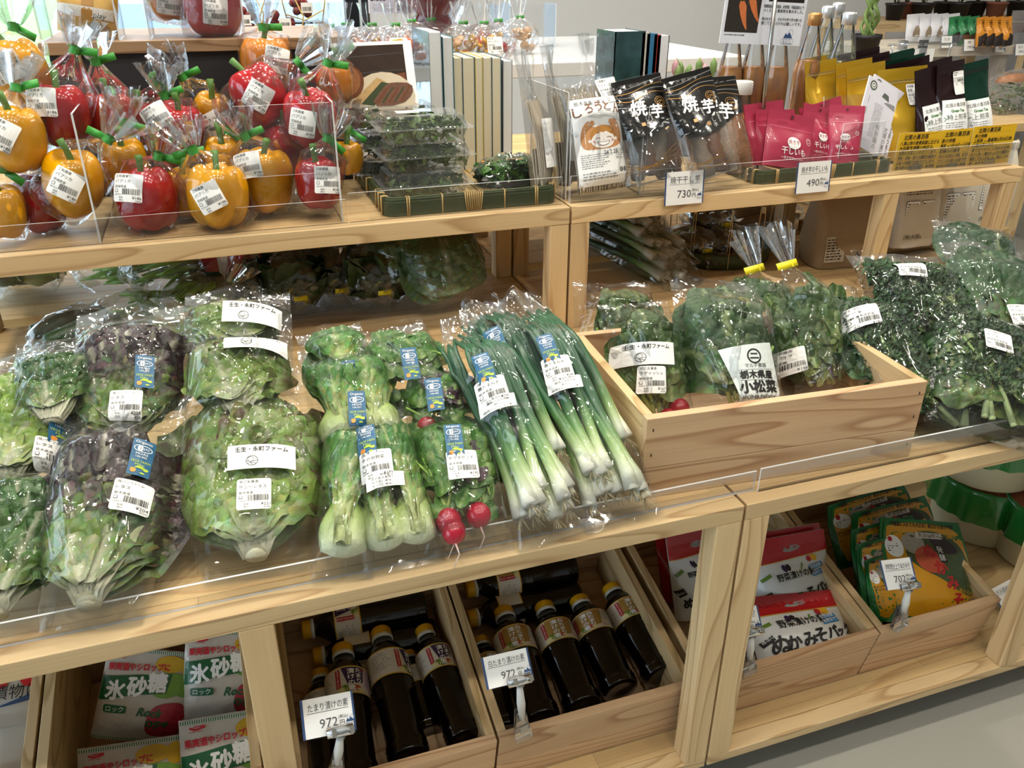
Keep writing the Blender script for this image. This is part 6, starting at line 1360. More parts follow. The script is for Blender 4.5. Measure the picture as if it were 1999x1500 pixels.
def soy(label, pbase, zb, pcap, zc_, white, rot, group, s=1.08, cross=False):
    """base seen at pbase on level zb, cap on the line of sight of pcap one bottle length away"""
    A = at(pbase, Z=zb); B_ = at(pcap, Z=zc_ if cross else zb+.045)
    ax = (B_-A).normalized(); x = ax.cross(Vector((0, -.5, 1))).normalized(); M = frame(A, x, ax)  # y along the bottle
    k = (B_-A).length/.281; t = thing('tamari_bottle', label, 'bottle', M @ RX(-PI/2) @ Matrix.Diagonal((s, s, k, 1)), group)
    b = obj('bottle_body', BM, t); obj('cap', CAPM, t); obj('cap_ring', RINGM, t); obj('bottle_label', LABW if white else LABT, t, RZ(D2(rot))); return t
GB1 = 'dark tamari bottles'; GB2 = 'white tamari bottles'
soy('dark tamari bottle standing slanted next to the crate divider, label straight', (908, 1448), .185, (826, 1226), .265, False, 10, GB1, .98)
soy('dark tamari bottle in the middle, label turned to its ingredients', (800, 1485), .19, (742, 1230), .268, False, 55, GB1)
soy('dark tamari bottle behind the 972 yen card', (700, 1535), .19, (668, 1262), .265, False, 8, GB1)
soy('dark tamari bottle lower in the crate between two upper ones', (838, 1432), .155, (794, 1275), .215, False, 70, GB1, .9)
soy('dark tamari bottle low in the crate corner behind the card', (645, 1530), .155, (625, 1310), .205, False, 60, GB1, .95)
soy('dark tamari bottle lying crosswise at the crate back, label up', (830, 1185), .235, (588, 1232), .235, False, 20, GB1, 1.0, True)
soy('dark tamari bottle lying crosswise under the topmost one', (850, 1240), .20, (610, 1285), .20, False, 150, GB1, 1.0, True)
soy('dark tamari bottle lying crosswise at the bottom of its crate', (850, 1300), .17, (650, 1345), .165, False, 90, GB1, 1.0, True)
soy('white tamari bottle against the crate side by the post', (1292, 1322), .185, (1190, 1145), .255, True, -4, GB2)
soy('white tamari bottle second from the post, label turned', (1212, 1350), .185, (1128, 1168), .255, True, -35, GB2)
soy('white tamari bottle third from the post', (1140, 1385), .185, (1060, 1180), .258, True, -14, GB2)
soy('white tamari bottle partly behind its 972 yen card', (1058, 1412), .185, (981, 1190), .258, True, -16, GB2)
soy('white tamari bottle low in the corner beside the divider', (985, 1430), .155, (937, 1247), .205, True, 0, GB2, .95)
soy('white tamari bottle lying crosswise at the top of the crate back', (1120, 1108), .24, (908, 1152), .24, True, 18, GB2, 1.0, True)
soy('white tamari bottle lying crosswise under the topmost one', (1130, 1165), .205, (912, 1210), .205, True, 150, GB2, 1.0, True)
# clip-on price signs
JOINT = mat('white_joint', '#d6d6d2', .35)
def clip_sign(label, name, price, quad, Y, base, by, flipped=False):
    c = [sum(p[i] for p in quad)/4 for i in (0, 1)]; P = at(c, Y=Y); n = Vector((-.05, -.72, .69)).normalized()
    q = []
    for p in quad:
        d = ray(p); q.append(CP+d*((P-CP).dot(n)/d.dot(n)))
    ex = (q[1]-q[0]+q[2]-q[3])/2; ey = (q[0]-q[3]+q[1]-q[2])/2; M = frame(P, ex, ey); w, h = ex.length, ey.length
    t = thing('clip_price_sign', label, 'price sign', M, 'clip-on price signs'); flat(t, card_art(name, price, w*.96, h*.92), 'card')
    MB().box(-w/2, w/2, -h/2, h/2, -.0014, -.0006).build('sleeve', SLEEVE, t, smooth=False)
    MB().tube([(-w*.05, -h*.40, .003), (w*.42, -h*.40, .003)], .0075, 12).box(-w*.06, w*.43, -h*.47, -h*.33, -.006, .004).build('jaw', CLIP, t)
    sp_ = MB()
    for x in (.04, .36): sp_.box(w*x, w*x+.006, -h*.50, -h*.32, .0105, .0115).box(w*x, w*x+.006, -h*.50, -h*.49, .0, .0115)
    sp_.build('spring', STEEL, t, smooth=False)
    Bw = at(base, Y=by); bl = M.inverted() @ Bw; j0 = Vector((w*.18, -h*.5, .0)); mid = j0.lerp(bl, .35)
    MB().prism([(w*.02, -h*.42), (w*.34, -h*.42), (w*.24, -h*.62), (w*.12, -h*.62)], -.003, .003).build('neck', CLIP, t, smooth=False)
    MB().tube([tuple(j0), tuple(mid), tuple(j0.lerp(bl, .62))], [.004, .0065, .0045], 12).build('ball_joint', JOINT, t)
    a0 = j0.lerp(bl, .55); d = (bl-a0).normalized(); L = (bl-a0).length+.006; xx = d.cross(Vector((0, 0, 1))).normalized(); M3 = frame(a0, xx, d)
    MB().prism([(-.007, 0), (.007, 0), (.009, L*.4), (.013, L*.6), (.014, L), (-.014, L), (-.013, L*.6), (-.009, L*.4)], -.004, .004, M=M3).prism([(-.007, 0), (.007, 0), (.012, L), (-.012, L)], -.012, -.009, M=M3).build('base_clip', CLIP, t, smooth=False, bevel=.001)
    MB().box(-.006, .006, L*.35, L*.60, .0042, .0055, M=M3).build('base_spring', STEEL, t, smooth=False); return t
clip_sign('clip-on price sign of 972 yen for the dark tamari bottles', 'たまり漬けの素', '972', [(582, 1366), (690, 1345), (698, 1424), (592, 1454)], .80, (655, 1520), .815)
clip_sign('clip-on price sign of 972 yen for the white tamari bottles', '白たまり漬けの素', '972', [(936, 1284), (1031, 1260), (1044, 1326), (950, 1352)], .815, (1022, 1440), .83)
clip_sign('clip-on price sign of 702 yen among the yellow rice-bran pouches', '伊勢惣仕上りぬかみそ', '702', [(1716, 1098), (1777, 1080), (1792, 1140), (1732, 1164)], .84, (1758, 1224), .832)
clip_sign('clip-on price sign half hidden behind the shelf post', 'ぬかみそパック', '540', [(1404, 1196), (1478, 1174), (1490, 1228), (1416, 1256)], .842, (1462, 1312), .834)
# rice-bran packs
WPK = mat('white_pack', '#d8d8d4', .3, spec=.5, bump=.15, bscale=20); RPK = mat('red_pack', '#a8161f', .25, spec=.5, coat=.2); BLU = mat('blue_print', '#2f7fb8', .4); YPK = mat('yellow_pack', '#c98f1c', .28, spec=.5, coat=.2); GPK = mat('green_pack_edge', '#1f6a34', .3, spec=.5)
def nuka_art(W_, L):
    a = Art(); a.poly([(-W_*.5, L*.70), (W_*.5, L*.76), (W_*.5, L), (-W_*.5, L)], RPK, .5); a.stroke([(-W_*.5, L*.695), (W_*.5, L*.755)], .0012, LYEL, .8)
    a.disc(W_*.02, L*.84, W_*.12, mat('hand_hole', '#8d8a86', .6), 1, L*.035, rot=.1); a.text('野菜漬けの素', -W_*.28, L*.50, W_*.085, INK, 1, bold=.0003, rot=.05)
    for c, x, y, s_ in zip('ぬかみそパック', (-.40, -.26, -.10, .03, .17, .29, .39), (.19, .22, .25, .29, .33, .36, .38), (1.25, 1.0, 1, 1, .85, .62, .75)): a.text(c, x*W_, y*L-.006, W_*.155*s_, INK, 1, bold=.001, rot=.08)
    a.rect(W_*.26, L*.60, W_*.2, L*.055, BLU, 1, rot=.12); a.rect(W_*.27, L*.53, W_*.2, L*.055, BLU, 1, rot=.12); a.text('自然発酵', W_*.18, L*.575, W_*.042, PAPER, 2, rot=.12); a.text('発熟タイプ', W_*.18, L*.505, W_*.04, PAPER, 2, rot=.12)
    a.rect(-W_*.42, L*.33, W_*.12, L*.08, INK, 1, rot=.5); a.text('旨出し', -W_*.46, L*.30, W_*.04, PAPER, 2, rot=.5)
    a.disc(W_*.24, L*.70, W_*.03, ORNG, 1); a.disc(W_*.28, L*.695, W_*.035, LYEL, 1.2); a.disc(W_*.20, L*.69, W_*.03, LRED, 1.1); a.stroke([(W_*.08, L*.62), (W_*.10, L*.68), (W_*.05, L*.58)], .002, VG1, 1, smooth=1)
    a.disc(-W_*.15, L*.63, W_*.03, PURP, 1, L*.045, rot=.5); a.disc(-W_*.10, L*.635, W_*.028, INK, 1.1, L*.04, rot=.3); a.stroke([(-W_*.46, L*.52), (-W_*.34, L*.58)], .006, VG1, 1); a.poly([(-W_*.1, 0), (W_*.5, L*.03), (W_*.5, L*.12), (0, L*.02)], LYEL, .6)
    return a
GNK = 'white and red rice-bran packs'
pouch('rice_bran_pack', 'white and red rice-bran pack tucked furthest back, only its red top showing', 'food pack', (1545, 1175), (1530, 1032), 160, [WPK], .03, 62, z=.19, seed=1, group=GNK, art=nuka_art)
pouch('rice_bran_pack', 'white and red rice-bran pack leaning upright behind the front one', 'food pack', (1556, 1205), (1535, 1045), 168, [WPK], .03, 60, z=.18, seed=2, group=GNK, art=nuka_art)
pouch('rice_bran_pack', 'white and red rice-bran pack slumped in front in its crate', 'food pack', (1576, 1296), (1540, 1160), 205, [WPK], .04, 38, z=.165, seed=3, group=GNK, art=nuka_art)
pouch('rice_bran_pack', 'white and red rice-bran pack in the shade seen between the posts and bottles', 'food pack', (1372, 1200), (1352, 1035), 120, [WPK], .03, 62, z=.17, seed=4, group=GNK, art=nuka_art)
pouch('rice_bran_pack', 'red rice-bran pack dimly seen deep behind the white tamari crate', 'food pack', (1330, 1165), (1315, 1045), 80, [RPK], .03, 70, z=.17, seed=5, group=GNK)
TOM = mat('print_tomato', '#b8543c', .3, noise=.3, nscale=60); EGG = mat('print_eggplant', '#2c2430', .3, noise=.3, nscale=60); CUC = mat('print_pickle', '#3c4f30', .3, noise=.5, nscale=90); ONI = mat('print_daikon', '#9d978c', .3, noise=.2, nscale=60)
def bran_art(W_, L):
    a = Art(); e = W_*.5
    a.poly([(-e, L*.12), (-e*.6, 0), (e*.7, 0), (e, L*.1), (e, L*.8), (e*.8, L*.96), (e*.3, L), (-e*.5, L), (-e*.95, L*.93)], GPK, .2, smooth=1)
    a.poly([(-e*.93, L*.14), (-e*.55, L*.035), (e*.65, L*.035), (e*.94, L*.12), (e*.94, L*.78), (e*.75, L*.93), (e*.3, L*.965), (-e*.5, L*.965), (-e*.9, L*.90)], YPK, .6, smooth=1)
    a.poly([(-e*.55, L*.62), (-e*.4, L*.84), (0, L*.9), (e*.5, L*.88), (e*.92, L*.72), (e*.94, L*.25), (e*.5, L*.28), (e*.1, L*.42), (-e*.3, L*.5)], CUC, 1, smooth=2)
    a.disc(-e*.28, L*.76, e*.26, ONI, 1.3, L*.11); a.disc(-e*.05, L*.60, e*.3, TOM, 1.4, L*.13); a.poly([(e*.0, L*.86), (e*.5, L*.84), (e*.8, L*.68), (e*.3, L*.66)], EGG, 1.5, smooth=2)
    for c, x, y in zip('ぬかみそ', (.02, .13, .26, .34), (.63, .47, .33, .17)): a.text(c, x*e*2*.6, y*L, W_*.15, LRED, 3, 'c', bold=.0012); 
    a.text('漬かるだけ!', e*.42, L*.30, W_*.05, LYEL, 3, rot=-.15); a.rect(e*.28, L*.665, W_*.085, L*.17, INK, 2.2); a.text('発酵', e*.28, L*.68, W_*.075, PAPER, 3, 'c', vertical=True)
    a.rect(e*.12, L*.845, W_*.30, L*.06, mat('pack_ribbon', '#cdc6bb', .4), 2); a.text('天日塩使用', e*.12, L*.83, W_*.05, INK, 3, 'c')
    a.text('冷蔵庫に入れても大丈夫！毎日かき混ぜ不要！', 0, L*.925, W_*.05, INK, 3, 'c', w=W_*.72, bold=.0002)
    a.disc(-e*.72, L*.72, e*.19, PAPER, 2, L*.11); a.fine(-e*.86, L*.80, e*.28, L*.16, 7, INK, seed=2); a.disc(-e*.78, L*.79, e*.05, LRED, 3); a.fine(-e*.9, L*.58, e*.5, L*.08, 3, INK, seed=5); a.poly([(e*.5, L*.05), (e*.9, L*.1), (e*.92, L*.26), (e*.62, L*.24)], mat('print_bran', '#8a7258', .4, noise=.3, nscale=90), 2, smooth=1)
    return a
GBR = 'yellow rice-bran pouches'
def wpb(v): return 1-.10*max(0, v-.72)/.28
for k, (pb, pt, w, z, yaw, lb) in enumerate((((1718, 1085), (1690, 965), 200, .20, 0, 'yellow rice-bran pouch at the very back with its header strip showing'), ((1758, 1110), (1735, 985), 200, .195, .05, 'yellow rice-bran pouch in the back row under the shelf rail'), ((1745, 1155), (1722, 1020), 170, .19, .05, 'yellow rice-bran pouch third from the front, leaning'), ((1748, 1185), (1728, 1050), 160, .185, .1, 'yellow rice-bran pouch second from the front, its edge showing'), ((1740, 1205), (1722, 1085), 120, .18, .3, 'yellow rice-bran pouch slumped at the side by the divider'))):
    pouch('bran_pouch', lb, 'food pouch', pb, pt, w, [GPK], .022, 60, z=z, yaw=yaw, seed=10+k, group=GBR, art=bran_art, wprof=wpb, gus=.5)
pouch('bran_pouch', 'frontmost yellow rice-bran pouch behind the 702 yen sign', 'food pouch', (1818, 1218), (1795, 1016), 200, [GPK], .03, 48, z=.17, seed=20, group=GBR, art=bran_art, wprof=wpb, gus=.5)
# tubs with green covers
TUBM = mat('cream_tub', '#cfc6a2', .4); GCOV = mat('green_cover_film', '#1f7a33', .2, spec=.6, coat=.3, bump=.3, bscale=30); TUBL = mat('tub_lid_print', '#8a4a32', .35, noise=.45, nscale=50); BAND = mat('clear_strap', '#8f948c', .3)
def tub(label, c, Y, z0, r, h, seed):
    P = at(c, Y=Y); t = thing('pickle_tub', label, 'tub', T(P.x, P.y, z0) @ RZ(seed), 'tubs of rice bran under green film'); rg = np.random.default_rng(seed)
    MB().lathe([(0, .001), (r*.86, 0), (r*.9, .006), (r*.97, h*.8), (r, h*.86), (r, h*.93)], 40, caps=False).build('tub', TUBM, t)
    MB().lathe([(r*1.0, h*.985), (r*.9, h), (0, h*1.0)], 40, caps=False).build('printed_lid', TUBL, t)
    ph = rg.uniform(0, 6, 3); MB().lathe([(r*.98, h*.995), (r*1.025, h*.975), (r*1.03, h*.9), (r*1.04, h*.78), (r*1.06, h*.60), (r*1.075, h*.46)], 72, caps=False, fn=lambda a, z: 1+(.03 if z < h*.85 else .006)*(math.sin(14*a+ph[0])+.6*math.sin(23*a+ph[1])+.5*math.sin(5*a))).build('green_cover', GCOV, t)
    MB().box(-.008, .008, -r*1.035, r*1.035, h*1.003, h*1.006).box(-.008, .008, -r*1.16, -r*1.155, 0, h).build('strap', BAND, t, smooth=False)
    a = Art(); a.disc(0, 0, .02, ORNG, 0, .024); a.ring(0, 0, .015, .0015, PAPER, 1, .018); a.text('樽', 0, -.006, .016, PAPER, 2, 'c')
    flat(t, a, 'round_sticker', RZ(-.6), fn=lambda V, q: np.stack([(r+.001+q)*np.sin(V[:, 0]/r), -(r*.95+.001+q)*np.cos(V[:, 0]/r), V[:, 1]+h*.33], 1)); return t
tub('lower green-covered tub of the stack beside the yellow pouches', (1895, 1060), 1.16, ZL+.002, .115, .145, 1)
tub('upper green-covered tub stacked on the lower one', (1905, 960), 1.16, ZL+.158, .115, .145, 2)
tub('green-covered tub by the shelf post, cut by the frame', (2032, 1075), 1.02, ZL+.002, .10, .15, 3)
t = thing('price_card', 'white price card for the tubs slanting behind the shelf post', 'price card', camface(at((1968, 1160), Y=.92), (-.2, -.7, .7), .42), 'price cards'); flat(t, card_art('タル詰め2.3kg', '1,080', .06, .045), 'card'); MB().box(-.032, .032, -.024, .024, -.002, -.0004).box(-.004, .004, -.09, -.02, -.004, -.002).build('stand', SLEEVE, t, smooth=False)
# rock sugar and salt
SUG = mat('sugar_pack', '#c6bdb2', .3, spec=.5, bump=.5, bscale=70, noise=.12, nscale=60); SGR = mat('sugar_green', '#145a34', .35); SLEM = mat('print_lemon', '#c9a01c', .35, noise=.2, nscale=60); SPLM = mat('print_plum', '#6f9a3a', .35, noise=.25, nscale=60); SSTR = mat('print_strawberry', '#a8283a', .35, noise=.4, nscale=120)
def sugar_art(W_, L):
    a = Art(); e = W_*.5
    for yy in (L*.975, L*.012):
        a.rect(0, yy, W_*.98, L*.035, mat('pack_pale', '#c9cfc0', .4), .3, nx=6)
        for k in range(44): a.rect(-e*.96+k*W_*.0223, yy, W_*.010, L*.034, SGR, .6)
    a.disc(e*.42, L*.86, e*.34, SLEM, 1, L*.09); a.disc(e*.86, L*.84, e*.2, SLEM, .9, L*.11); a.disc(e*.5, L*.68, e*.4, SPLM, 1.1, L*.09); a.disc(e*.85, L*.62, e*.26, SPLM, 1.2, L*.1); a.disc(e*.4, L*.56, e*.25, SPLM, 1.15, L*.05)
    a.poly([(e*.1, L*.08), (e*.15, L*.4), (e*.5, L*.47), (e*.93, L*.46), (e*.95, L*.12), (e*.6, L*.06)], SSTR, 1.3, smooth=2)
    a.poly([(-e*.98, L*.42), (-e*.98, L*.68), (-e*.2, L*.73), (e*.5, L*.76), (e*.44, L*.56), (-e*.3, L*.52)], SGR, 1.4)
    for c, x, y in zip('氷砂糖', (-.64, -.2, .22), (.475, .53, .585)): a.text(c, x*e, y*L, W_*.215, PAPER, 3, 'c', bold=.0012, rot=.05)
    a.text('果実酒やシロップに', -e*.9, L*.755, W_*.085, RED, 2, bold=.0005, w=W_*.66, rot=.06); a.rrect(-e*.58, L*.36, e*.5, L*.085, .003, SGR, 2, rot=.05); a.text('ロック', -e*.58, L*.335, W_*.07, PAPER, 3, 'c', rot=.05)
    a.text('Rock', -e*.1, L*.31, W_*.13, SGR, 2, shear=.3, bold=.0006); a.text('type', e*.1, L*.20, W_*.14, SGR, 3, shear=.3, bold=.0006)
    a.stroke([(-e*.8, L*.925), (-e*.68, L*.90), (-e*.5, L*.925)], .003, RED, 2, smooth=2); a.stroke([(-e*.72, L*.93), (-e*.5, L*.935)], .0018, RED, 2); a.fine(-e*.8, L*.895, e*.35, L*.018, 1, RED, seed=3)
    return a
GS = 'bags of rock sugar'
for k, (pb, pt, w, z, lb) in enumerate((((268, 1442), (303, 1268), 168, .235, 'bag of rock sugar behind, complete in view beside the crate side'), ((445, 1400), (452, 1232), 168, .24, 'bag of rock sugar behind, its edge cut by the shelf post'), ((262, 1640), (256, 1448), 190, .15, 'bag of rock sugar in front at the lower picture edge beside the crate side'), ((462, 1600), (450, 1392), 190, .15, 'bag of rock sugar in front next to the shelf post'))):
    pouch('rock_sugar_bag', lb, 'sugar bag', pb, pt, w, [SUG], .022, 62, z=z, seed=30+k, group=GS, art=sugar_art, gus=.3, top=.04)
SALT = mat('salt_pack', '#c3c2c0', .3, spec=.5, bump=.3, bscale=40)
def salt_art(W_, L):
    a = Art(); e = W_*.5; a.text('とよ', -e*.2, L*.62, W_*.40, RED, 1, bold=.003); a.poly([(e*.1, L*.30), (e*.95, L*.40), (e*.95, L*.55), (e*.85, L*.9), (e*.8, L*.9), (e*.84, L*.5), (e*.4, L*.38)], NAVY, .7, smooth=1); a.text('漬物に', e*.15, L*.44, W_*.12, INK, 2); return a
for k, (pb, pt, w, z, lb) in enumerate((((-22, 1420), (-22, 1290), 230, .27, 'white salt bag with red characters high behind the crate side'), ((-22, 1515), (-28, 1405), 230, .22, 'white salt bag slumped below the one with red characters'), ((-10, 1600), (-20, 1478), 200, .17, 'white salt bag low at the picture corner'))):
    pouch('salt_bag', lb, 'salt bag', pb, pt, w, [SALT], .03, 55, z=z, seed=40+k, group='white salt bags', art=salt_art if k == 0 else None, gus=.5, top=.04)
# ------------------------------------------------------------------ produce in the shade under the upper shelf and on the far side
def floor_bag(name, label, cat, c, Y, w, hh, dp, seed, fill, z=ZM, yaw=0, tilt=0, group=None, tie=None, crease=18, material=None, up=0.0):
    """lumpy closed bag lying on the board: width w, height hh, depth dp (metres), centred over pixel c at distance Y"""
    P = at(c, Y=Y); t = thing(name, label, cat, T(P.x, Y, z+up+.003) @ RZ(yaw) @ RX(tilt), group); rg = np.random.default_rng(seed); fill(t, w, dp, hh, rg)
    n, k = 44, 18; ph = rg.uniform(0, 6, 6); P = []
    for i in range(k):
        v = i/(k-1); row = []
        for j in range(n):
            a = 2*PI*j/n; f = math.sin(PI*min(1, .12+.88*v))**.45 if i < k-1 else 0; q = 1+.05*math.sin(5*a+ph[0]+4*v)+.04*math.sin(9*a+ph[1]-5*v)+.03*rg.normal()
            row.append((w/2*1.06*f*q*math.copysign(abs(math.cos(a))**.8, math.cos(a)), dp/2*1.06*f*q*math.copysign(abs(math.sin(a))**.8, math.sin(a)), .001+(hh*1.06*v)*(1+.04*math.sin(3*a+ph[2]))))
        P.append(row)
    MB().grid(np.array(P), cv=True, flip=True).build('bag', material or FILMD, t)
    if tie:
        m = MB(); q = []; d = Vector(tie[0]).normalized(); b = Vector(tie[1]); u = d.orthogonal().normalized(); v_ = d.cross(u)
        for i in range(9):
            s_ = i/8; r = .006+.022*s_**.8 if i > 2 else (.03-.010*i); o = b+d*(s_*.075-.02); q.append([tuple(o+u*(r*math.cos(a)*(1+.5*s_*math.sin(7*a)))+v_*(r*math.sin(a)*(1+.4*s_*math.sin(5*a+1)))) for a in np.linspace(0, 2*PI, 33)[:-1]])
        m.grid(np.array(q), cv=True).build('gathered_neck', FILMT, t); MB().box(-.005, .022, -.001, .001, -.005, .005, M=T(*b)).build('tape_tie', tie[2], t)
    return t
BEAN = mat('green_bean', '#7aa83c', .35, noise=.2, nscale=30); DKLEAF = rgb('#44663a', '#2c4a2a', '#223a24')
def f_beans(n):
    def f(t, w, d, h, rg):
        m = MB()
        for k in range(n):
            x, y, z = rg.uniform(-.18, .18)*w, rg.uniform(-.34, .34)*d, h*rg.uniform(.12, .85); a = rg.normal(0, .5); l = min(w*.30, .05); b = rg.uniform(-.012, .012)
            m.tube([(x-l*math.cos(a), y-l*math.sin(a), z-.004), (x, y+b, z+.004), (x+l*math.cos(a), y+l*math.sin(a), z-.002)], [.002, .0085, .002], 9, flat=.8)
        m.build('green_beans', BEAN, t)
    return f
CUKE = mat('cucumber_skin', '#24401f', .35, noise=.3, nscale=60, bump=.4, bscale=200)
def f_cuke(t, w, d, h, rg):
    for k in range(6):
        z = h*(.2+.28*(k//2)); y = d*(-.25+.5*(k % 2)); MB().tube([(-w*.42, y, z), (-w*.38, y, z), (0, y+.004, z+.006), (w*.38, y, z), (w*.42, y, z)], [.006, .014, .017, .015, .005], 14).build('cucumber', CUKE, t)
def f_leaves(n, cs, lw=.05, up=True, stems=8, ll=.11):
    def f(t, w, d, h, rg):
        m = MB()
        for k in range(n):
            P, C = leaf(rg.uniform(.7, 1.1)*ll, rg.uniform(.7, 1.2)*lw, rg, nu=10, nv=7, ruff=.004, cup=.5, cols=cs, ribcol=cs[0], wp=(.12, .5, .75))
            A = np.array(T(rg.uniform(-.36, .36)*w, rg.uniform(-.36, .36)*d, h*rg.uniform(.1, .5)) @ RZ(rg.uniform(0, 6.28)) @ RX(rg.uniform(.2, 1.35))); Q = P.reshape(-1, 3) @ A[:3, :3].T+A[:3, 3]
            Q = np.clip(Q, [-w*.5, -d*.5, .003], [w*.5, d*.5, h*.97]); m.grid(Q.reshape(P.shape), C=C)
        m.build('leaves', LEAFM, t)
    return f
GBN = 'bags of green beans under the upper shelf'
for k, (c, Y, up, lb) in enumerate((((250, 560), 1.62, 0, 'bag of green beans lowest in the shade behind the red lettuce'), ((310, 600), 1.50, 0, 'bag of green beans nearest the red lettuce tops'), ((235, 545), 1.78, .05, 'bag of green beans with short pods high in the shade'), ((330, 545), 1.72, .06, 'bag of plump green beans topmost below the shelf rail'), ((395, 590), 1.66, .01, 'bag of green beans beside the tagged bags'))):
    floor_bag('bagged_green_beans', lb, 'beans', c, Y, .16, .085, .12, 60+k, f_beans(20), group=GBN, yaw=(k-2)*.2, up=up+.02, tie=((.4, -.3, .6), (.05, -.03, .07), TIEG))
floor_bag('bagged_cucumbers', 'bag of dark cucumbers beside the shelf post', 'cucumbers', (150, 640), 1.52, .16, .12, .12, 71, f_cuke, yaw=.5)
floor_bag('bagged_cucumbers', 'lower bag of dark cucumbers just above the frilly green lettuce', 'cucumbers', (120, 700), 1.42, .15, .10, .11, 72, f_cuke, yaw=.3)
floor_bag('bagged_cabbage', 'bag of pale green cabbage glimpsed beyond the shelf post', 'cabbage', (58, 590), 2.0, .16, .13, .15, 73, f_leaves(26, rgb('#c8d4a0', '#9dbb62', '#8aad50'), .09))
TAGR = mat('red_print_tag', '#b3242c', .5)
def f_tagged(t, w, d, h, rg):
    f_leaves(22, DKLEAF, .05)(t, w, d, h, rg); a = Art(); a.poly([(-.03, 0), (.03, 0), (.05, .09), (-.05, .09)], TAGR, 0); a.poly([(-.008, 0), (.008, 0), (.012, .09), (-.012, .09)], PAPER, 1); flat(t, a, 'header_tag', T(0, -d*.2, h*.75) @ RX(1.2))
for k, (c, Y, lb) in enumerate((((445, 575), 1.70, 'bag with a red and white header tag under the upper shelf'), ((505, 560), 1.82, 'bag with a red and white header tag further back beside the dark spinach'))): floor_bag('bagged_herbs', lb, 'herb bag', c, Y, .13, .13, .12, 75+k, f_tagged, group='header-tagged herb bags')
GSP = 'dark spinach bags under the upper shelf'
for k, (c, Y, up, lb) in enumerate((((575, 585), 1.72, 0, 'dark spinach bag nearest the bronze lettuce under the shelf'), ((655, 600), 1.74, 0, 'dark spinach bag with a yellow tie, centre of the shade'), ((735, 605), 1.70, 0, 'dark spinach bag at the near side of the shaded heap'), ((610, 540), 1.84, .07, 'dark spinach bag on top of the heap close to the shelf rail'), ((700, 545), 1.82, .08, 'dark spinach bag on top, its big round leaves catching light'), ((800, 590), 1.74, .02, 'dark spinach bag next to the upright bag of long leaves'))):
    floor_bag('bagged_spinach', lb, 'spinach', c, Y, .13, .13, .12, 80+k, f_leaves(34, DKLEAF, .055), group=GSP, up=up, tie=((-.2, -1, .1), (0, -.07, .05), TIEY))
vegbag('bagged_long_leaves', 'upright bag of long green leaves drooping to a point by the back posts', 'leaf bag', (895, 590), (845, 440), 150, 68, 91, .05, collard(9, rgb('#9fb582', '#5a7f48', '#3f683c', '#35603a')), [], lift=.0, crease=40, amp=1.5, z=ZM+.02)
vegbag('bagged_long_leaves', 'second bag of long green leaves behind the drooping one', 'leaf bag', (800, 560), (760, 440), 120, 70, 92, .05, collard(8, rgb('#9fb582', '#5a7f48', '#3f683c', '#35603a')), [], crease=36, amp=1.5, z=ZM+.04)
# far side, right half
GLK = 'bags of long onions on the far side'
for k, (pb, pt, w, sd, z, lb) in enumerate((((1345, 560), (1120, 440), 110, 101, ZM, 'bag of long onions lying across behind the crate, lowest one'), ((1330, 520), (1090, 405), 110, 102, ZM+.04, 'bag of long onions lying across behind the crate, middle one'), ((1290, 470), (1130, 400), 100, 103, ZM+.08, 'bag of long onions topmost under the noodle shelf'))):
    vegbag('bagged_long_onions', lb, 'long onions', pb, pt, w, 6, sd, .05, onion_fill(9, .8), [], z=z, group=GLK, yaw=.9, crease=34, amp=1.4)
P = at((1390, 495), Z=ZM); t = thing('round_bamboo_tray', 'round green bamboo tray of bagged eggplants behind the crate', 'tray', T(P.x, P.y, ZM+.002))
MB().lathe([(.128, .004), (.14, .003), (.145, .035), (.137, .036), (.131, .008)], 36, caps=False).build('rim', BAM, t); MB().lathe([(0, .004), (.131, .006)], 30, caps=False).build('woven_floor', BAMT, t)
for k in range(10): MB().lathe([(.148, -.002), (.148, .002), (.13, .002), (.13, -.002), (.148, -.002)], 6, caps=False).build('binding', RAT, t, RZ(k*.63) @ T(.138, 0, .02) @ Matrix.Diagonal((.08, .25, 1, 1)) @ RX(PI/2))
EGGM = mat('eggplant_skin', '#17121f', .15, spec=.6, coat=.4)
def f_egg(t, w, d, h, rg):
    for k in range(3):
        x = w*(-.28+.28*k); m = MB(); m.tube([(x, -d*.36, h*.3), (x, -d*.28, h*.35), (x+.004, 0, h*.45), (x, d*.25, h*.5), (x, d*.36, h*.55)], [.006, .022, .024, .015, .006], 16); m.build('eggplant', EGGM, t); MB().tube([(x, d*.30, h*.52), (x, d*.42, h*.62)], [.013, .004], 8).build('stalk', BEAN, t)
for k, (c, Y, up, lb) in enumerate((((1345, 470), P.y-.02, .01, 'bag of small eggplants on the bamboo tray, outer one'), ((1410, 470), P.y-.03, .01, 'bag of small eggplants on the bamboo tray beside the roots'), ((1380, 440), P.y+.03, .055, 'bag of small eggplants on top of the bamboo tray heap'))): floor_bag('bagged_eggplants', lb, 'eggplants', c, Y, .12, .07, .13, 110+k, f_egg, up=up, group='bags of eggplants', tie=((0, -1, .15), (0, -.075, .03), TIEY))
ROOTM = mat('burdock_skin', '#8a6a4c', .6, noise=.3, nscale=40, bump=.5, bscale=80)
def f_root(t, w, d, h, rg):
    for k in range(9): y, z = d*rg.uniform(-.35, .35), h*rg.uniform(.15, .8); MB().tube([(-w*.45, y, z), (0, y+rg.normal(0, .008), z+.006), (w*.45, y+rg.normal(0, .01), z)], [.007, .015, .008], 10).build('root', ROOTM, t)
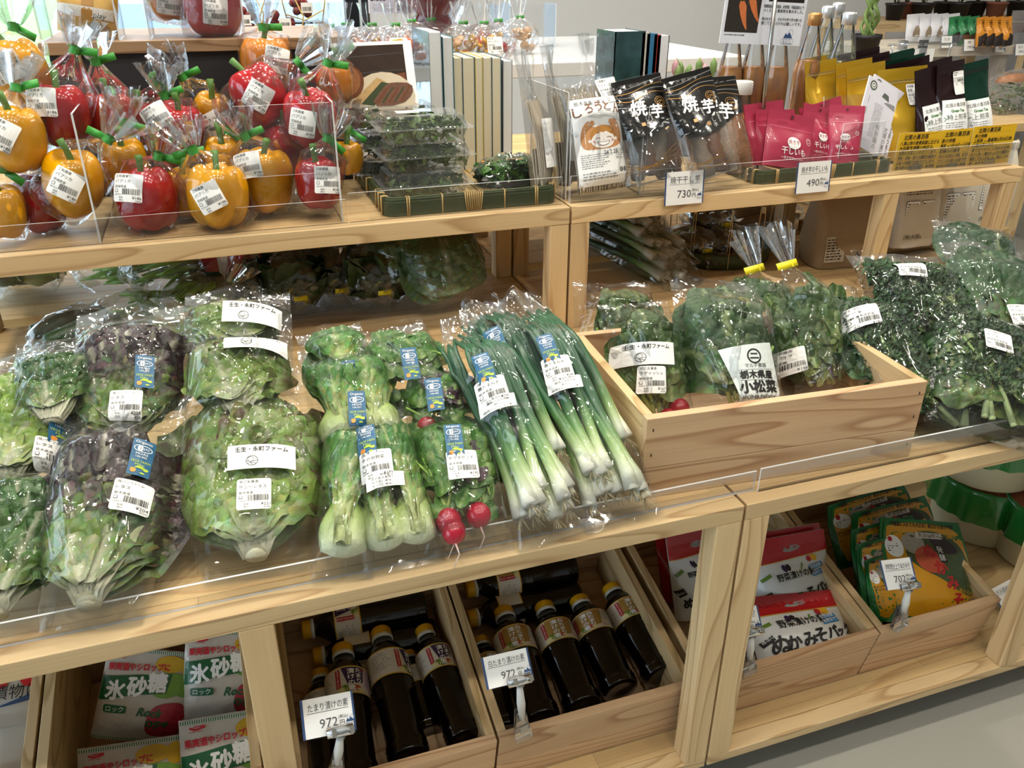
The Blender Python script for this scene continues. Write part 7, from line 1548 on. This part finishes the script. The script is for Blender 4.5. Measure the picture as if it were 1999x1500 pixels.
for k, (c, Y, up, lb) in enumerate((((1470, 480), 1.95, 0, 'bag of brown roots lying lowest next to the bamboo tray'), ((1462, 450), 2.02, .06, 'bag of brown roots stacked under the shelf'), ((1535, 450), 2.2, .03, 'bag of brown roots behind the inner post'))): floor_bag('bagged_roots', lb, 'root vegetables', c, Y, .26, .07, .13, 120+k, f_root, up=up, group='bags of brown roots', yaw=.1)
KRAFT = mat('kraft_paper', '#8f7554', .7, noise=.08, nscale=60, bump=.15, bscale=20); FLOURB = mat('flour_sack', '#cfc6b6', .5, noise=.05, nscale=40, bump=.2, bscale=15)
def sack(name, label, cat, c, zp, w, d, h, material, seed, fold=True, art=None, group=None, yaw=0):
    P = at(c, Z=zp); t = thing(name, label, cat, T(P.x, P.y, zp+.002) @ RZ(yaw), group); rg = np.random.default_rng(seed); P = []
    for i, (v, sx, sy) in enumerate(((0, .96, .95), (.02, 1, 1), (.3, 1.02, 1.03), (.55, 1, .92), (.75, .98, .55), (.88, .97, .22), (.93, .97, .12), (1.0, .97, .10))):
        row = []
        for j in range(32):
            a = 2*PI*j/32; cx = math.copysign(abs(math.cos(a))**.45, math.cos(a)); sy_ = math.copysign(abs(math.sin(a))**.45, math.sin(a)); row.append((w/2*sx*cx+rg.normal(0, .0015), d/2*sy*sy_+rg.normal(0, .002), h*v+.004*math.sin(3*a+i)*(v > .5)))
        P.append(row)
    MB().grid(np.array(P), cv=True, flip=True).build('sack', material, t)
    if fold: MB().box(-w*.485, w*.485, -d*.09, d*.06, h*.90, h*1.0).build('folded_top', material, t, bevel=.004)
    if art: flat(t, art(w, h), 'print', T(0, -d*.53, 0) @ RX(PI/2-.06))
    return t
def kr_art(w, h):
    a = Art(); a.rect(-w*.24, h*.24, w*.34, h*.3, mat('pale_label', '#b7a890', .6), 0); a.fine(-w*.39, h*.37, w*.30, h*.26, 8, INK, seed=3); a.stroke([(w*.12, h*.2), (w*.22, h*.1), (w*.38, h*.16)], .008, INK, 1, smooth=2); a.disc(w*.33, h*.2, .009, INK, 1); a.stroke([(w*.1, h*.06), (w*.3, h*.04)], .006, INK, 1); return a
sack('kraft_sack', 'brown kraft paper sack with folded top under the upper shelf', 'paper sack', (1625, 512), ZM, .155, .11, .21, KRAFT, 1, art=kr_art, yaw=-.1)
def fl_art(w, h):
    a = Art()
    for k in range(2): a.rrect((-.2+.34*k)*w, h*.42, w*.3, h*.34, .004, INK, 0); a.rrect((-.2+.34*k)*w, h*.42, w*.29, h*.33, .004, PAPER, 1); a.fine((-.33+.34*k)*w, h*.57, w*.26, h*.28, 9, INK, seed=5+k)
    a.fine(-w*.4, h*.78, w*.7, h*.12, 4, INK, seed=9); a.text('(株)大田原', -w*.3, h*.12, w*.1, INK, 1); return a
for k, (c, s_, lb) in enumerate((((1760, 475), 1, 'sack of flour in clear wrap just beyond the kraft sack post'), ((1835, 462), 1.05, 'sack of flour in the middle behind the collard leaves'), ((1905, 440), 1.1, 'big pale flour sack by the end post'))): sack('flour_sack', lb, 'flour sack', c, ZM+.03, .13*s_, .09, .2*s_, FLOURB, 10+k, True, fl_art, 'flour sacks on the far side', yaw=-.05)
tag(MB().box(-.15, .34, -.05, .2, 0, .03).build('riser_board', WTOP, None, T(*[at((1740, 480), Z=ZM).x, at((1740, 480), Z=ZM).y+.0, ZM+.001]), smooth=False, bevel=.001), 'low pine board lifting the flour sacks', 'board')
# ------------------------------------------------------------------ behind: riser top, sweets counter, window side, plants, far tables
def abox(label, x0, x1, y0, y1, z0, z1, name='acrylic_box'):
    return sheet(name, label, [((x0, y0, z0), (x1-x0, 0, 0), (0, 0, z1-z0)), ((x0, y1, z0), (x1-x0, 0, 0), (0, 0, z1-z0)), ((x0, y0, z0), (0, y1-y0, 0), (0, 0, z1-z0)), ((x1, y0, z0), (0, y1-y0, 0), (0, 0, z1-z0))], 'acrylic box')
def zat(p, Y): return at(p, Y=Y)
A, B = at((113, 70), Z=ZT), at((232, 66), Z=ZT)
abox('clear acrylic box on the riser holding a tan packet', A.x-.01, B.x+.012, 1.82, 1.95, ZT, ZT+.2)
A2, B2 = at((298, 68), Z=ZT), at((466, 64), Z=ZT)
abox('clear acrylic box on the riser holding two large peppers', A2.x, B2.x+.005, 1.815, 1.96, ZT, ZT+.2)
tied_pepper(30, (412, 8), 120, 1.87, PR, (0, 0), None, (420, 22, 4), 'crimson pepper standing upside down on the riser plank', group='peppers on the riser')
tied_pepper(31, (330, -12), 96, 1.93, PN, (0, 0), None, (330, 4, 0), 'orange pepper beside the crimson one on the riser plank', group='peppers on the riser')
TANP = mat('tan_packet', '#c79a3f', .35, bump=.2, bscale=20); TANW = mat('packet_band', '#d8d2c6', .4)
def tan_art(W_, L):
    a = Art(); a.rect(-W_*.02, L*.34, W_*.92, L*.17, TANW, 0, nx=6); a.rect(W_*.02, L*.6, W_*.18, L*.9, mat('tan_dark', '#a8741c', .4), .5, nx=2, ny=6); a.text('play', W_*.12, L*.27, W_*.13, INK, 1, shear=.2); a.poly([(W_*.08, L*.28), (W_*.3, L*.4), (W_*.22, L*.3)], PAPER, 1); a.disc(W_*.2, L*.12, W_*.2, mat('print_nuts', '#9a7a52', .4, noise=.4, nscale=80), 1, L*.09); return a
pouch('tan_snack_packet', 'tan snack packet with white band standing in an acrylic box', 'packet', (172, 68), (170, -60), 108, [TANP], .03, 84, z=ZT, lift=.003, art=tan_art, group=None)
# sweets counter behind
CWH = mat('counter_white', '#d9dadb', .5)
t = thing('sweets_counter', 'white counter of wrapped sweets behind the books', 'counter', T(.12, 2.42, 0))
MB().box(0, 1.5, 0, .9, .98, 1.02).build('counter_top', CWH, t, smooth=False, bevel=.003); [MB().box(x, x+.05, y, y+.05, 0, .98).build('leg', CWH, t, smooth=False) for x in (.03, 1.42) for y in (.04, .81)]
ZC = 1.02
CANDY = {k: mat('candy_'+k, c, .25, spec=.5, sss=.2) for k, c in dict(orange='#d9641f', pink='#d98a6a', yellow='#d9a32a', red='#a3242a', tan='#c9a27a').items()}
def f_candy(cs, r=.012, n=22):
    def f(t, w, d, h, rg):
        for ck in cs:
            m = MB()
            for k in range(n//len(cs)):
                x, y, z = rg.uniform(-.38, .38)*w, rg.uniform(-.38, .38)*d, h*rg.uniform(.1, .7); rr = r*rg.uniform(.7, 1.2); m.lathe([(0, -rr*.35), (rr*.9, -rr*.3), (rr, 0), (rr*.9, rr*.3), (0, rr*.35)], 10, M=T(x, y, z) @ Euler(rg.uniform(-1.2, 1.2, 3)).to_matrix().to_4x4(), caps=False)
            m.build('sweets', CANDY[ck], t)['kind'] = 'stuff'
    return f
GCN = 'tied bags of sweets on the counter'
SQL = Art().rrect(0, 0, .05, .045, .005, PAPER, 0); SQL.disc(.004, .002, .017, CANDY['yellow'], 1).disc(-.008, .004, .014, LIME, .8).ring(.004, .002, .009, .002, CANDY['orange'], 2)
for k, (x, y, Y, w, cs, lb) in enumerate(((672, 78, 2.50, .15, ('pink',), 'tied bag of pale pink fruit sweets next to the window'), (722, 76, 2.47, .16, ('orange', 'pink'), 'tied bag of orange fruit slices left of the square label'), (768, 76, 2.45, .15, ('orange', 'yellow'), 'tied bag of orange slices bearing a square fruit label'), (800, 74, 2.60, .15, ('orange',), 'tied bag of bright orange slices behind the labelled one'), (838, 72, 2.66, .16, ('tan',), 'tied bag of tan sweets under the red jar'), (900, 88, 2.48, .12, ('yellow', 'tan'), 'small tied bag of pale yellow sweets behind the cream books'), (940, 96, 2.46, .11, ('yellow', 'orange'), 'small tied bag of amber sweets with a white price label'), (968, 84, 2.55, .11, ('red', 'yellow'), 'small tied bag of red sweets beside the udon packets'), (1010, 70, 2.7, .12, ('tan',), 'tied bag of pale sweets beneath the acrylic stand'), (640, 90, 2.46, .11, ('red', 'pink'), 'small bag of cherry tomatoes behind the large pepper'))):
    t = floor_bag('bagged_sweets', lb.replace('left of the square label', 'next to the square-labelled bag'), 'sweets', (x, y), Y, w, .095, .12, 200+k, f_candy(cs), z=ZC, group=GCN, tie=((0, .1, 1), (0, 0, .105), TIEG))
    if 'square fruit label' in lb: flat(t, SQL, 'fruit_label', T(.0, -.068, .055) @ RX(1.35))
    if 'price label' in lb: flat(t, price_art('早乙女', 'キャンディ', '栃木県産', '03562 2', '¥280', '¥302)'), 'price_label', T(.02, -.066, .05) @ RX(1.3))
P = at((843, 18), Y=2.72); t = thing('red_jar', 'wrapped red glass jar standing on the sweets counter', 'jar', T(P.x, P.y, ZC+.06)); MB().lathe([(0, 0), (.06, 0), (.062, .04), (.05, .06), (.085, .10), (.1, .16), (.1, .24), (.08, .28)], 28, caps=False).build('jar', mat('red_glass', '#6d1620', .12, spec=.6, coat=.4), t); MB().box(-.06, .06, -.05, .05, -.06, 0).build('stand', CWH, t, smooth=False)
MB().lathe([(.07, .03), (.11, .1), (.12, .2), (.1, .3), (.03, .36), (.07, .42)], 30, caps=False, fn=lambda a, z: 1+.07*math.sin(9*a)+.05*math.sin(14*a+z*20)).build('wrap', FILMT, t)
for k, (x0, x1, y, Y, lb) in enumerate(((880, 975, 12, 2.85, 'tall clear acrylic stand on the sweets counter, inner one'), (995, 1085, 8, 2.9, 'tall clear acrylic stand reflecting the lawn at the counter end'))):
    a0, a1 = at((x0, y), Y=Y), at((x1, y), Y=Y); abox(lb, a0.x, a1.x, Y, Y+.12, ZC, a0.z, 'acrylic_stand')
q = [(722, -40), (812, -38), (806, 26), (720, 26)]
paper_slab('price_flyer', 'white flyer with small print standing on the sweets counter', 'flyer', q, 2.8, .002, lambda w, h: (lambda a: (a.rect(w/2, h/2, w, h, mat('flyer_paper', '#d3cfdc', .5), 0), a.fine(w*.05, h*.6, w*.5, h*.25, 4, INK, seed=1), a.fine(w*.05, h*.3, w*.5, h*.25, 5, GREY, seed=3), a.fine(w*.65, h*.4, w*.3, h*.32, 6, INK, seed=2), a)[-1])(Art()))
MB_ = thing('flyer_stand', 'dark stand post holding the flyer by the window', 'stand', T(at((716, 30), Y=2.82).x, 2.84, ZC)); MB().box(-.012, .012, -.006, .006, 0, .25).box(-.04, .04, -.03, .03, 0, .006).build('post', DARKF, MB_, smooth=False)
# boxes of cherry tomatoes with ribbons near the window
RIB = mat('yellow_ribbon', '#d3b364', .5)
def f_tom(t, w, d, h, rg):
    m = MB()
    for k in range(10): x, y, z = rg.uniform(-.34, .34)*w, rg.uniform(-.3, .3)*d, h*rg.uniform(.2, .75); m.lathe([(0, -.011), (.008, -.008), (.0115, 0), (.008, .008), (0, .011)], 12, M=T(x, y, z), caps=False)
    m.build('cherry_tomatoes', mat('tomato_skin', '#7f1f22', .25, spec=.5), t)['kind'] = 'stuff'
for k, (x, y, Y, lb) in enumerate(((470, 34, 2.46, 'small clear box of cherry tomatoes with ribbon next to the riser'), (548, 40, 2.47, 'small clear box of cherry tomatoes with pale handle ribbon'), (590, 10, 2.5, 'small clear box of cherry tomatoes raised on a thin stand'))):
    P = at((x, y), Y=Y); t = thing('tomato_box', lb, 'tomato box', T(P.x, P.y, P.z-.04), 'ribboned boxes of cherry tomatoes'); rg = np.random.default_rng(k); f_tom(t, .085, .06, .075, rg)
    m = MB(); m.box(-.045, .045, -.033, .033, 0, .08); m.build('box', ACR, t, smooth=False); MB().tube([(-.045, -.036, .0), (-.055, -.036, .05), (-.03, -.036, .11), (.03, -.036, .112), (.056, -.036, .05), (.045, -.036, 0)], .006, 6, flat=.3).tube([(-.05, -.038, .02), (0, -.04, .005), (.05, -.038, .03)], .006, 6, flat=.3).build('ribbon', RIB, t)
    a = Art(); a.rect(0, 0, .03, .025, PAPER, 0); a.barcode(-.012, -.008, .022, .010, INK, 1); flat(t, a, 'label', T(.008, -.0345, .035) @ RX(PI/2))
    zz = P.z-.04-ZC; MB().box(-.05, .05, -.04, .04, -zz if k < 2 else -.004, 0).build('plinth', CWH if k < 2 else DARKF, t, smooth=False)
    if k == 2: MB().tube([(0, 0, 0), (0, 0, -zz)], .003, 6).lathe([(0, -zz), (.04, -zz), (.04, -zz+.004), (0, -zz+.004)], 16, caps=False).build('stand', DARKF, t)
t = thing('window_counter', 'white low counter below the window for tomato boxes', 'counter', T(-.55, 2.39, 0)); MB().box(0, .64, .0, .45, .99, ZC).build('counter_top', CWH, t, smooth=False, bevel=.002); [MB().box(x, x+.04, y, y+.04, 0, .99).build('leg', CWH, t, smooth=False) for x in (.02, .58) for y in (.02, .39)]
# car outside
CARP = mat('car_pale_blue', '#b9cfe0', .2, spec=.6, coat=.5); CARG_ = mat('car_window', '#2a4a6a', .1, spec=.6); TYRE = mat('tyre', '#1b1b1d', .8)
P = at((660, 40), Y=8.6); t = thing('parked_car', 'pale blue car parked outside the window', 'car', T(P.x-.3, 8.6, -.05) @ RZ(.25))
MB().prism([(-2.0, .35), (2.0, .35), (2.05, .8), (1.9, 1.0), (1.1, 1.08), (-1.9, 1.1), (-2.05, .8)], -.85, .85, M=RX(PI/2)).build('body', CARP, t, bevel=.05, auto=40)
MB().prism([(-1.75, 1.08), (1.0, 1.06), (.45, 1.62), (-1.3, 1.66)], -.74, .74, M=RX(PI/2)).build('cabin', CARP, t, bevel=.04, auto=40)
for s_ in (-1, 1):
    for a_, b_, c_, d_ in ((-1.5, -.5, -1.25, -.5), (-.42, .78, -.42, .38)): MB().prism([(a_, 1.12), (b_, 1.12), (d_, 1.56), (c_, 1.58)], -.76*s_-.002, -.755*s_+.002, M=RX(PI/2)).build('window', CARG_, t, smooth=False)
    for x in (-1.25, 1.3): MB().lathe([(0, -.1), (.3, -.1), (.33, -.06), (.33, .06), (.3, .1), (0, .1)], 28, M=T(x, .78*s_, .33) @ RX(PI/2), caps=False).build('wheel', TYRE, t)
MB().box(.82, .98, -.95, -.82, 1.1, 1.24).build('wing_mirror', CARP, t, bevel=.02)
# bamboo in a black pot, stool with plants
POTB = mat('black_pot', '#17171a', .5); POTT = mat('terracotta_pot', '#7d4a38', .7)
def pot_plant(label, c, Y, z, r, h, kind, seed, material=POTB, cat='potted plant', group=None):
    P = at(c, Y=Y); t = thing('potted_plant', label, cat, T(P.x, P.y, z), group); rg = np.random.default_rng(seed); MB().lathe([(0, 0), (r*.72, 0), (r, h), (r*1.06, h), (r*1.06, h*.88), (r*.9, h*.88), (r*.88, h*.9), (0, h*.9)], 24, caps=False).build('pot', material, t); m = MB(); g = MB()
    if kind == 'bamboo':
        for k in range(7):
            x, y = rg.uniform(-.6, .6, 2)*r; hh = rg.uniform(.16, .28); g.tube([(x+.012*math.sin(v*14+k), y+.012*math.cos(v*14+k), h*.8+hh*v) for v in np.linspace(0, 1, 14)], .006, 8)
            for q in range(3): m_ = leaf(.07, .012, rg, nu=6, nv=3, ruff=0, cols=rgb('#a9c27a', '#dbe6c4'), curl=.5); A_ = np.array(T(x, y, h*.8+hh*.9) @ RZ(rg.uniform(0, 6.28)) @ RX(.9)); m.grid((m_[0].reshape(-1, 3) @ A_[:3, :3].T+A_[:3, 3]).reshape(m_[0].shape), C=m_[1])
        g.build('stalks', FLG, t)
    else:
        cs = {'green': rgb('#4a6f35', '#5f8a42'), 'red': rgb('#6a4038', '#7a5040'), 'mixed': rgb('#5a6a3a', '#8a5a3c')}[kind]
        for k in range(9):
            a = rg.uniform(0, 6.28); l = rg.uniform(.10, .22); tip = np.array([l*.6*math.cos(a), l*.6*math.sin(a), h+l]); g.tube([(0, 0, h*.85), tip*.5+[0, 0, h*.4], tip], .0025, 6)
            for q in range(7): p = np.array([0, 0, h])+(tip-[0, 0, h])*rg.uniform(.4, 1.05); L_, C_ = leaf(rg.uniform(.04, .075), rg.uniform(.02, .04), rg, nu=6, nv=5, ruff=.003, cols=cs, wp=(.2, .7, .8)); A_ = np.array(T(*p) @ RZ(rg.uniform(0, 6.28)) @ RX(rg.uniform(-.3, 1))); m.grid((L_.reshape(-1, 3) @ A_[:3, :3].T+A_[:3, 3]).reshape(L_.shape), C=C_)
        g.build('stems', mat('plant_stem', '#5a5a38', .6), t)
    m.build('foliage', LEAFM, t); return t
P = at((1693, 88), Y=2.9); pot_plant('curly bamboo in a black tapered pot behind the juice bottles', (1687, 100), 2.9, P.z-.10, .055, .14, 'bamboo', 3)
t = thing('plant_stand', 'pine plinth under the curly bamboo pot', 'stand', T(at((1687, 100), Y=2.9).x, 2.9, 0)); MB().box(-.1, .1, -.1, .1, P.z-.13, P.z-.10).box(-.08, .08, -.08, .08, 0, P.z-.13).build('plinth', WZ, t, smooth=False)
# plant table by the wall
Y2 = 4.1; a0 = at((1712, 44), Y=Y2); t = thing('plant_table', 'rough pine table against the wall carrying potted plants', 'table', T(a0.x, Y2, 0)); zt = a0.z
MB().box(0, 2.4, 0, .5, zt-.05, zt).build('table_top', WX, t, smooth=False)
for x in (0, 1.15, 2.33):
    for y in (0, .44): MB().box(x, x+.07, y, y+.06, 0, zt-.05).build('leg', WZ, t, smooth=False)
MB().box(.0, 2.4, .04, .46, .45, .48).build('lower_board', WX, t, smooth=False)
GPP = 'small potted plants on the wall table'
for k, (x, y, kind, r, mm, lb) in enumerate(((1745, 30, 'green', .055, POTB, 'small green plant in a black pot first on the wall table'), (1766, 30, 'green', .055, POTT, 'small green plant in a terracotta pot'), (1800, 26, 'red', .06, POTB, 'reddish leaved plant on the wall table'), (1840, 24, 'green', .06, POTB, 'low green plant between the reddish ones'), (1872, 18, 'mixed', .06, POTB, 'thin stemmed plant with pinkish leaves'), (1905, 18, 'green', .06, POTB, 'upright green plant above the orange packets'), (1945, 14, 'green', .06, POTT, 'leafy green plant near the end of the wall table'), (1985, 12, 'red', .06, POTB, 'reddish plant last on the wall table, cut by the frame'))):
    pot_plant(lb, (x, y), Y2+.15+.1*(k % 2), zt, r, .09, kind, 20+k, mm, group=GPP)
# packaged goods table at the right
Y3 = 3.0; e0, e1 = at((1750, 92), Y=Y3), at((2010, 104), Y=Y3); zs = e0.z-.01
t = thing('goods_table', 'pale wooden table with rows of packets and price cards behind the tea pouches', 'table', T(e0.x-.02, Y3, 0)); wt = e1.x-e0.x+.5
PALEW = wood('whitewashed_pine', 'X', a='#c9c1b4', b='#b0a698', ring=.6); PALEZ = wood('whitewashed_upright', 'Z', a='#b9b2a8', b='#a39a8e', ring=.6)
MB().box(0, wt, 0, .45, zs-.035, zs).build('table_top', PALEW, t, smooth=False, bevel=.002)
for x in (.22, .62, 1.2):
    for y in (.03, .36): MB().box(x, x+.05, y, y+.05, 0, zs-.035).build('leg', PALEZ, t, smooth=False)
MB().box(0, wt, -.12, .5, .62, .65).build('lower_board', PALEW, t, smooth=False)
MB().box(.02, wt, .0, .003, zs, zs+.05).build('guard', ACR, t, smooth=False)
WBAG = mat('white_standing_bag', '#cfcfd6', .4, spec=.4, bump=.15, bscale=15); TEAIN = mat('print_dried_tea', '#8a7a68', .5, noise=.3, nscale=60); GRN_ = mat('green_packet', '#2f7a4a', .25, spec=.5, bump=.3, bscale=25); ORG_ = mat('orange_packet', '#c9842a', .25, spec=.5, bump=.3, bscale=25); DRY = mat('dark_dried_goods', '#241a17', .5, noise=.4, nscale=50, bump=.6, bscale=60); NUT = mat('nut_mix', '#5d4a42', .5, noise=.6, nscale=90, bump=.8, bscale=120)
def wart(W_, L): return Art().poly([(-W_*.3, L*.12), (W_*.32, L*.12), (W_*.25, L*.4), (0, L*.62), (-W_*.25, L*.4)], TEAIN, 0, smooth=2).rect(-W_*.05, L*.16, W_*.2, L*.1, PAPER, 1).barcode(-W_*.13, L*.13, W_*.16, L*.06, INK, 2)
def dart(W_, L): return Art().poly([(-W_*.46, 0), (W_*.46, 0), (W_*.46, L*.30), (0, L*.44), (-W_*.46, L*.34)], DRY, 0).fine(-W_*.1, L*.9, W_*.3, L*.4, 6, INK, seed=4)
for k, (x0, lb) in enumerate(((1783, 'white standing bag of dried tea, first in the goods row'), (1808, 'white standing bag of dried tea, second in the goods row'), (1830, 'white standing bag of dried tea, third in the goods row'), (1852, 'white standing bag of dried tea beside the green packets'))): pouch('tea_bag_packet', lb, 'packet', (x0, 80), (x0+5, 27), 42, [WBAG], .02, 84, z=zs+.002, seed=50+k, art=wart, group='white standing bags on the goods table')
for k, (x0, lb) in enumerate(((1862, 'green packet of dark dried goods, first of three'), (1880, 'green packet of dark dried goods, middle of three'), (1898, 'green packet of dark dried goods next to the orange ones'))): pouch('dried_goods_packet', lb, 'packet', (x0, 86), (x0+3, 32), 30, [GRN_], .02, 82, z=zs+.002, seed=60+k, art=dart, group='green dried goods packets')
for k, (x0, lb) in enumerate(((1915, 'orange packet of dark dried goods, first of four'), (1930, 'orange packet of dark dried goods, second of four'), (1946, 'orange packet of dark dried goods, third of four'), (1962, 'orange packet of dark dried goods beside the nut boxes'))): pouch('dried_goods_packet', lb, 'packet', (x0, 90), (x0+3, 33), 28, [ORG_], .02, 82, z=zs+.002, seed=70+k, art=dart, group='orange dried goods packets')
for k in range(3):
    P = at((1990, 78), Y=Y3+.08); o = thing('nut_box', ('lowest', 'middle', 'topmost')[k]+' clear box of brown nuts in the stack on the goods table', 'plastic box', T(P.x+.01*k, P.y, zs+.002+.045*k), 'stacked clear nut boxes'); MB().box(-.05, .05, -.04, .04, .003, .036).build('nuts', NUT, o, smooth=False); MB().box(-.054, .054, -.044, .044, 0, .042).build('box', PET, o, smooth=False)
GPC = 'small price cards along the goods table'
for k, (x, y, n, p, lb) in enumerate(((1848, 82, '干し柿', '598', 'small price card under the white tea bags'), (1892, 88, '椎茸', '298', 'small price card under the green packets'), (1952, 91, 'きくらげ', '398', 'small price card under the orange packets'), (1992, 97, '落花生', '398', 'small price card below the nut boxes'))):
    P = at((x, y), Y=Y3-.012); o = thing('small_price_card', lb, 'price card', T(*P) @ RX(PI/2-.25), GPC); flat(o, card_art(n, p, .062, .046), 'card'); MB().box(-.031, .031, -.023, .03, -.003, -.0006).build('holder', SLEEVE, o, smooth=False)
# lower board goods: wrapped bread and boxes
BREADM = mat('wrapped_bread', '#b0713c', .4, noise=.35, nscale=30, bump=.3, bscale=40)
def f_bread(t, w, d, h, rg): MB().lathe([(0, -w*.42), (h*.3, -w*.4), (h*.42, -w*.2), (h*.44, 0), (h*.42, w*.2), (h*.3, w*.4), (0, w*.42)], 18, M=T(0, 0, h*.45) @ RY(PI/2), caps=False).build('loaf', BREADM, t)
for k, (x, y, up, lb) in enumerate(((1958, 225, 0, 'wrapped brown loaf lying low on the far table'), (1975, 205, .07, 'wrapped brown loaf stacked in the middle'), (1990, 160, .16, 'wrapped pale loaf uppermost on the far table'))): floor_bag('wrapped_loaf', lb, 'bread', (x, y), 2.75, .26, .08, .12, 230+k, f_bread, z=.65, up=up, group='wrapped loaves on the far table')
for k, (x, Y, lv, lb) in enumerate(((1945, 2.50, 0, 'clear tray of green leaves beyond the yellow notices'), (1990, 2.5, 0, 'clear tray of green leaves at the frame edge beyond the notices'), (1965, 2.5, 1, 'clear tray of green leaves stacked on the others beyond the notices'))):
    P = at((x, 270-lv*25), Y=Y); o = thing('salad_box', lb, 'plastic box', T(P.x, Y, .78+CLH*1.02*lv), 'clear boxes beyond the notices'); obj('clear_box', CLM, o); sprig_fill(o, .15, .1, .055, 90+k, 60)
t = thing('side_table', 'pine side table beyond the shelf end with clear leaf trays', 'table', T(1.75, 2.3, 0)); MB().box(0, 1.1, 0, .4, .75, .78).build('table_top', WX, t, smooth=False, bevel=.002)
for x in (.02, 1.04):
    for y in (.02, .34): MB().box(x, x+.04, y, y+.04, 0, .75).build('leg', WZ, t, smooth=False)
t = thing('hanging_card_rail', 'thin clear rail with two clipped paper cards behind the tea pouches', 'card rail', T(*at((1733, 88), Y=2.3))); r1 = at((1866, 86), Y=2.3)-at((1733, 88), Y=2.3)
MB().tube([(0, 0, 0), tuple(r1)], .004, 8).tube([(0.02, 0, 0), (.02, .0, -.42)], .004, 8).tube([(r1.x-.02, 0, r1.z), (r1.x-.02, 0, -.42)], .004, 8).build('rail', CLIP, t)
for x in (.06, .14): MB().box(x-.05, x+.05, -.002, 0, -.11, -.015).build('card', PAPER, t, smooth=False); MB().box(x-.012, x+.012, -.008, .008, -.03, .012).build('clip', CLIP, t, smooth=False)
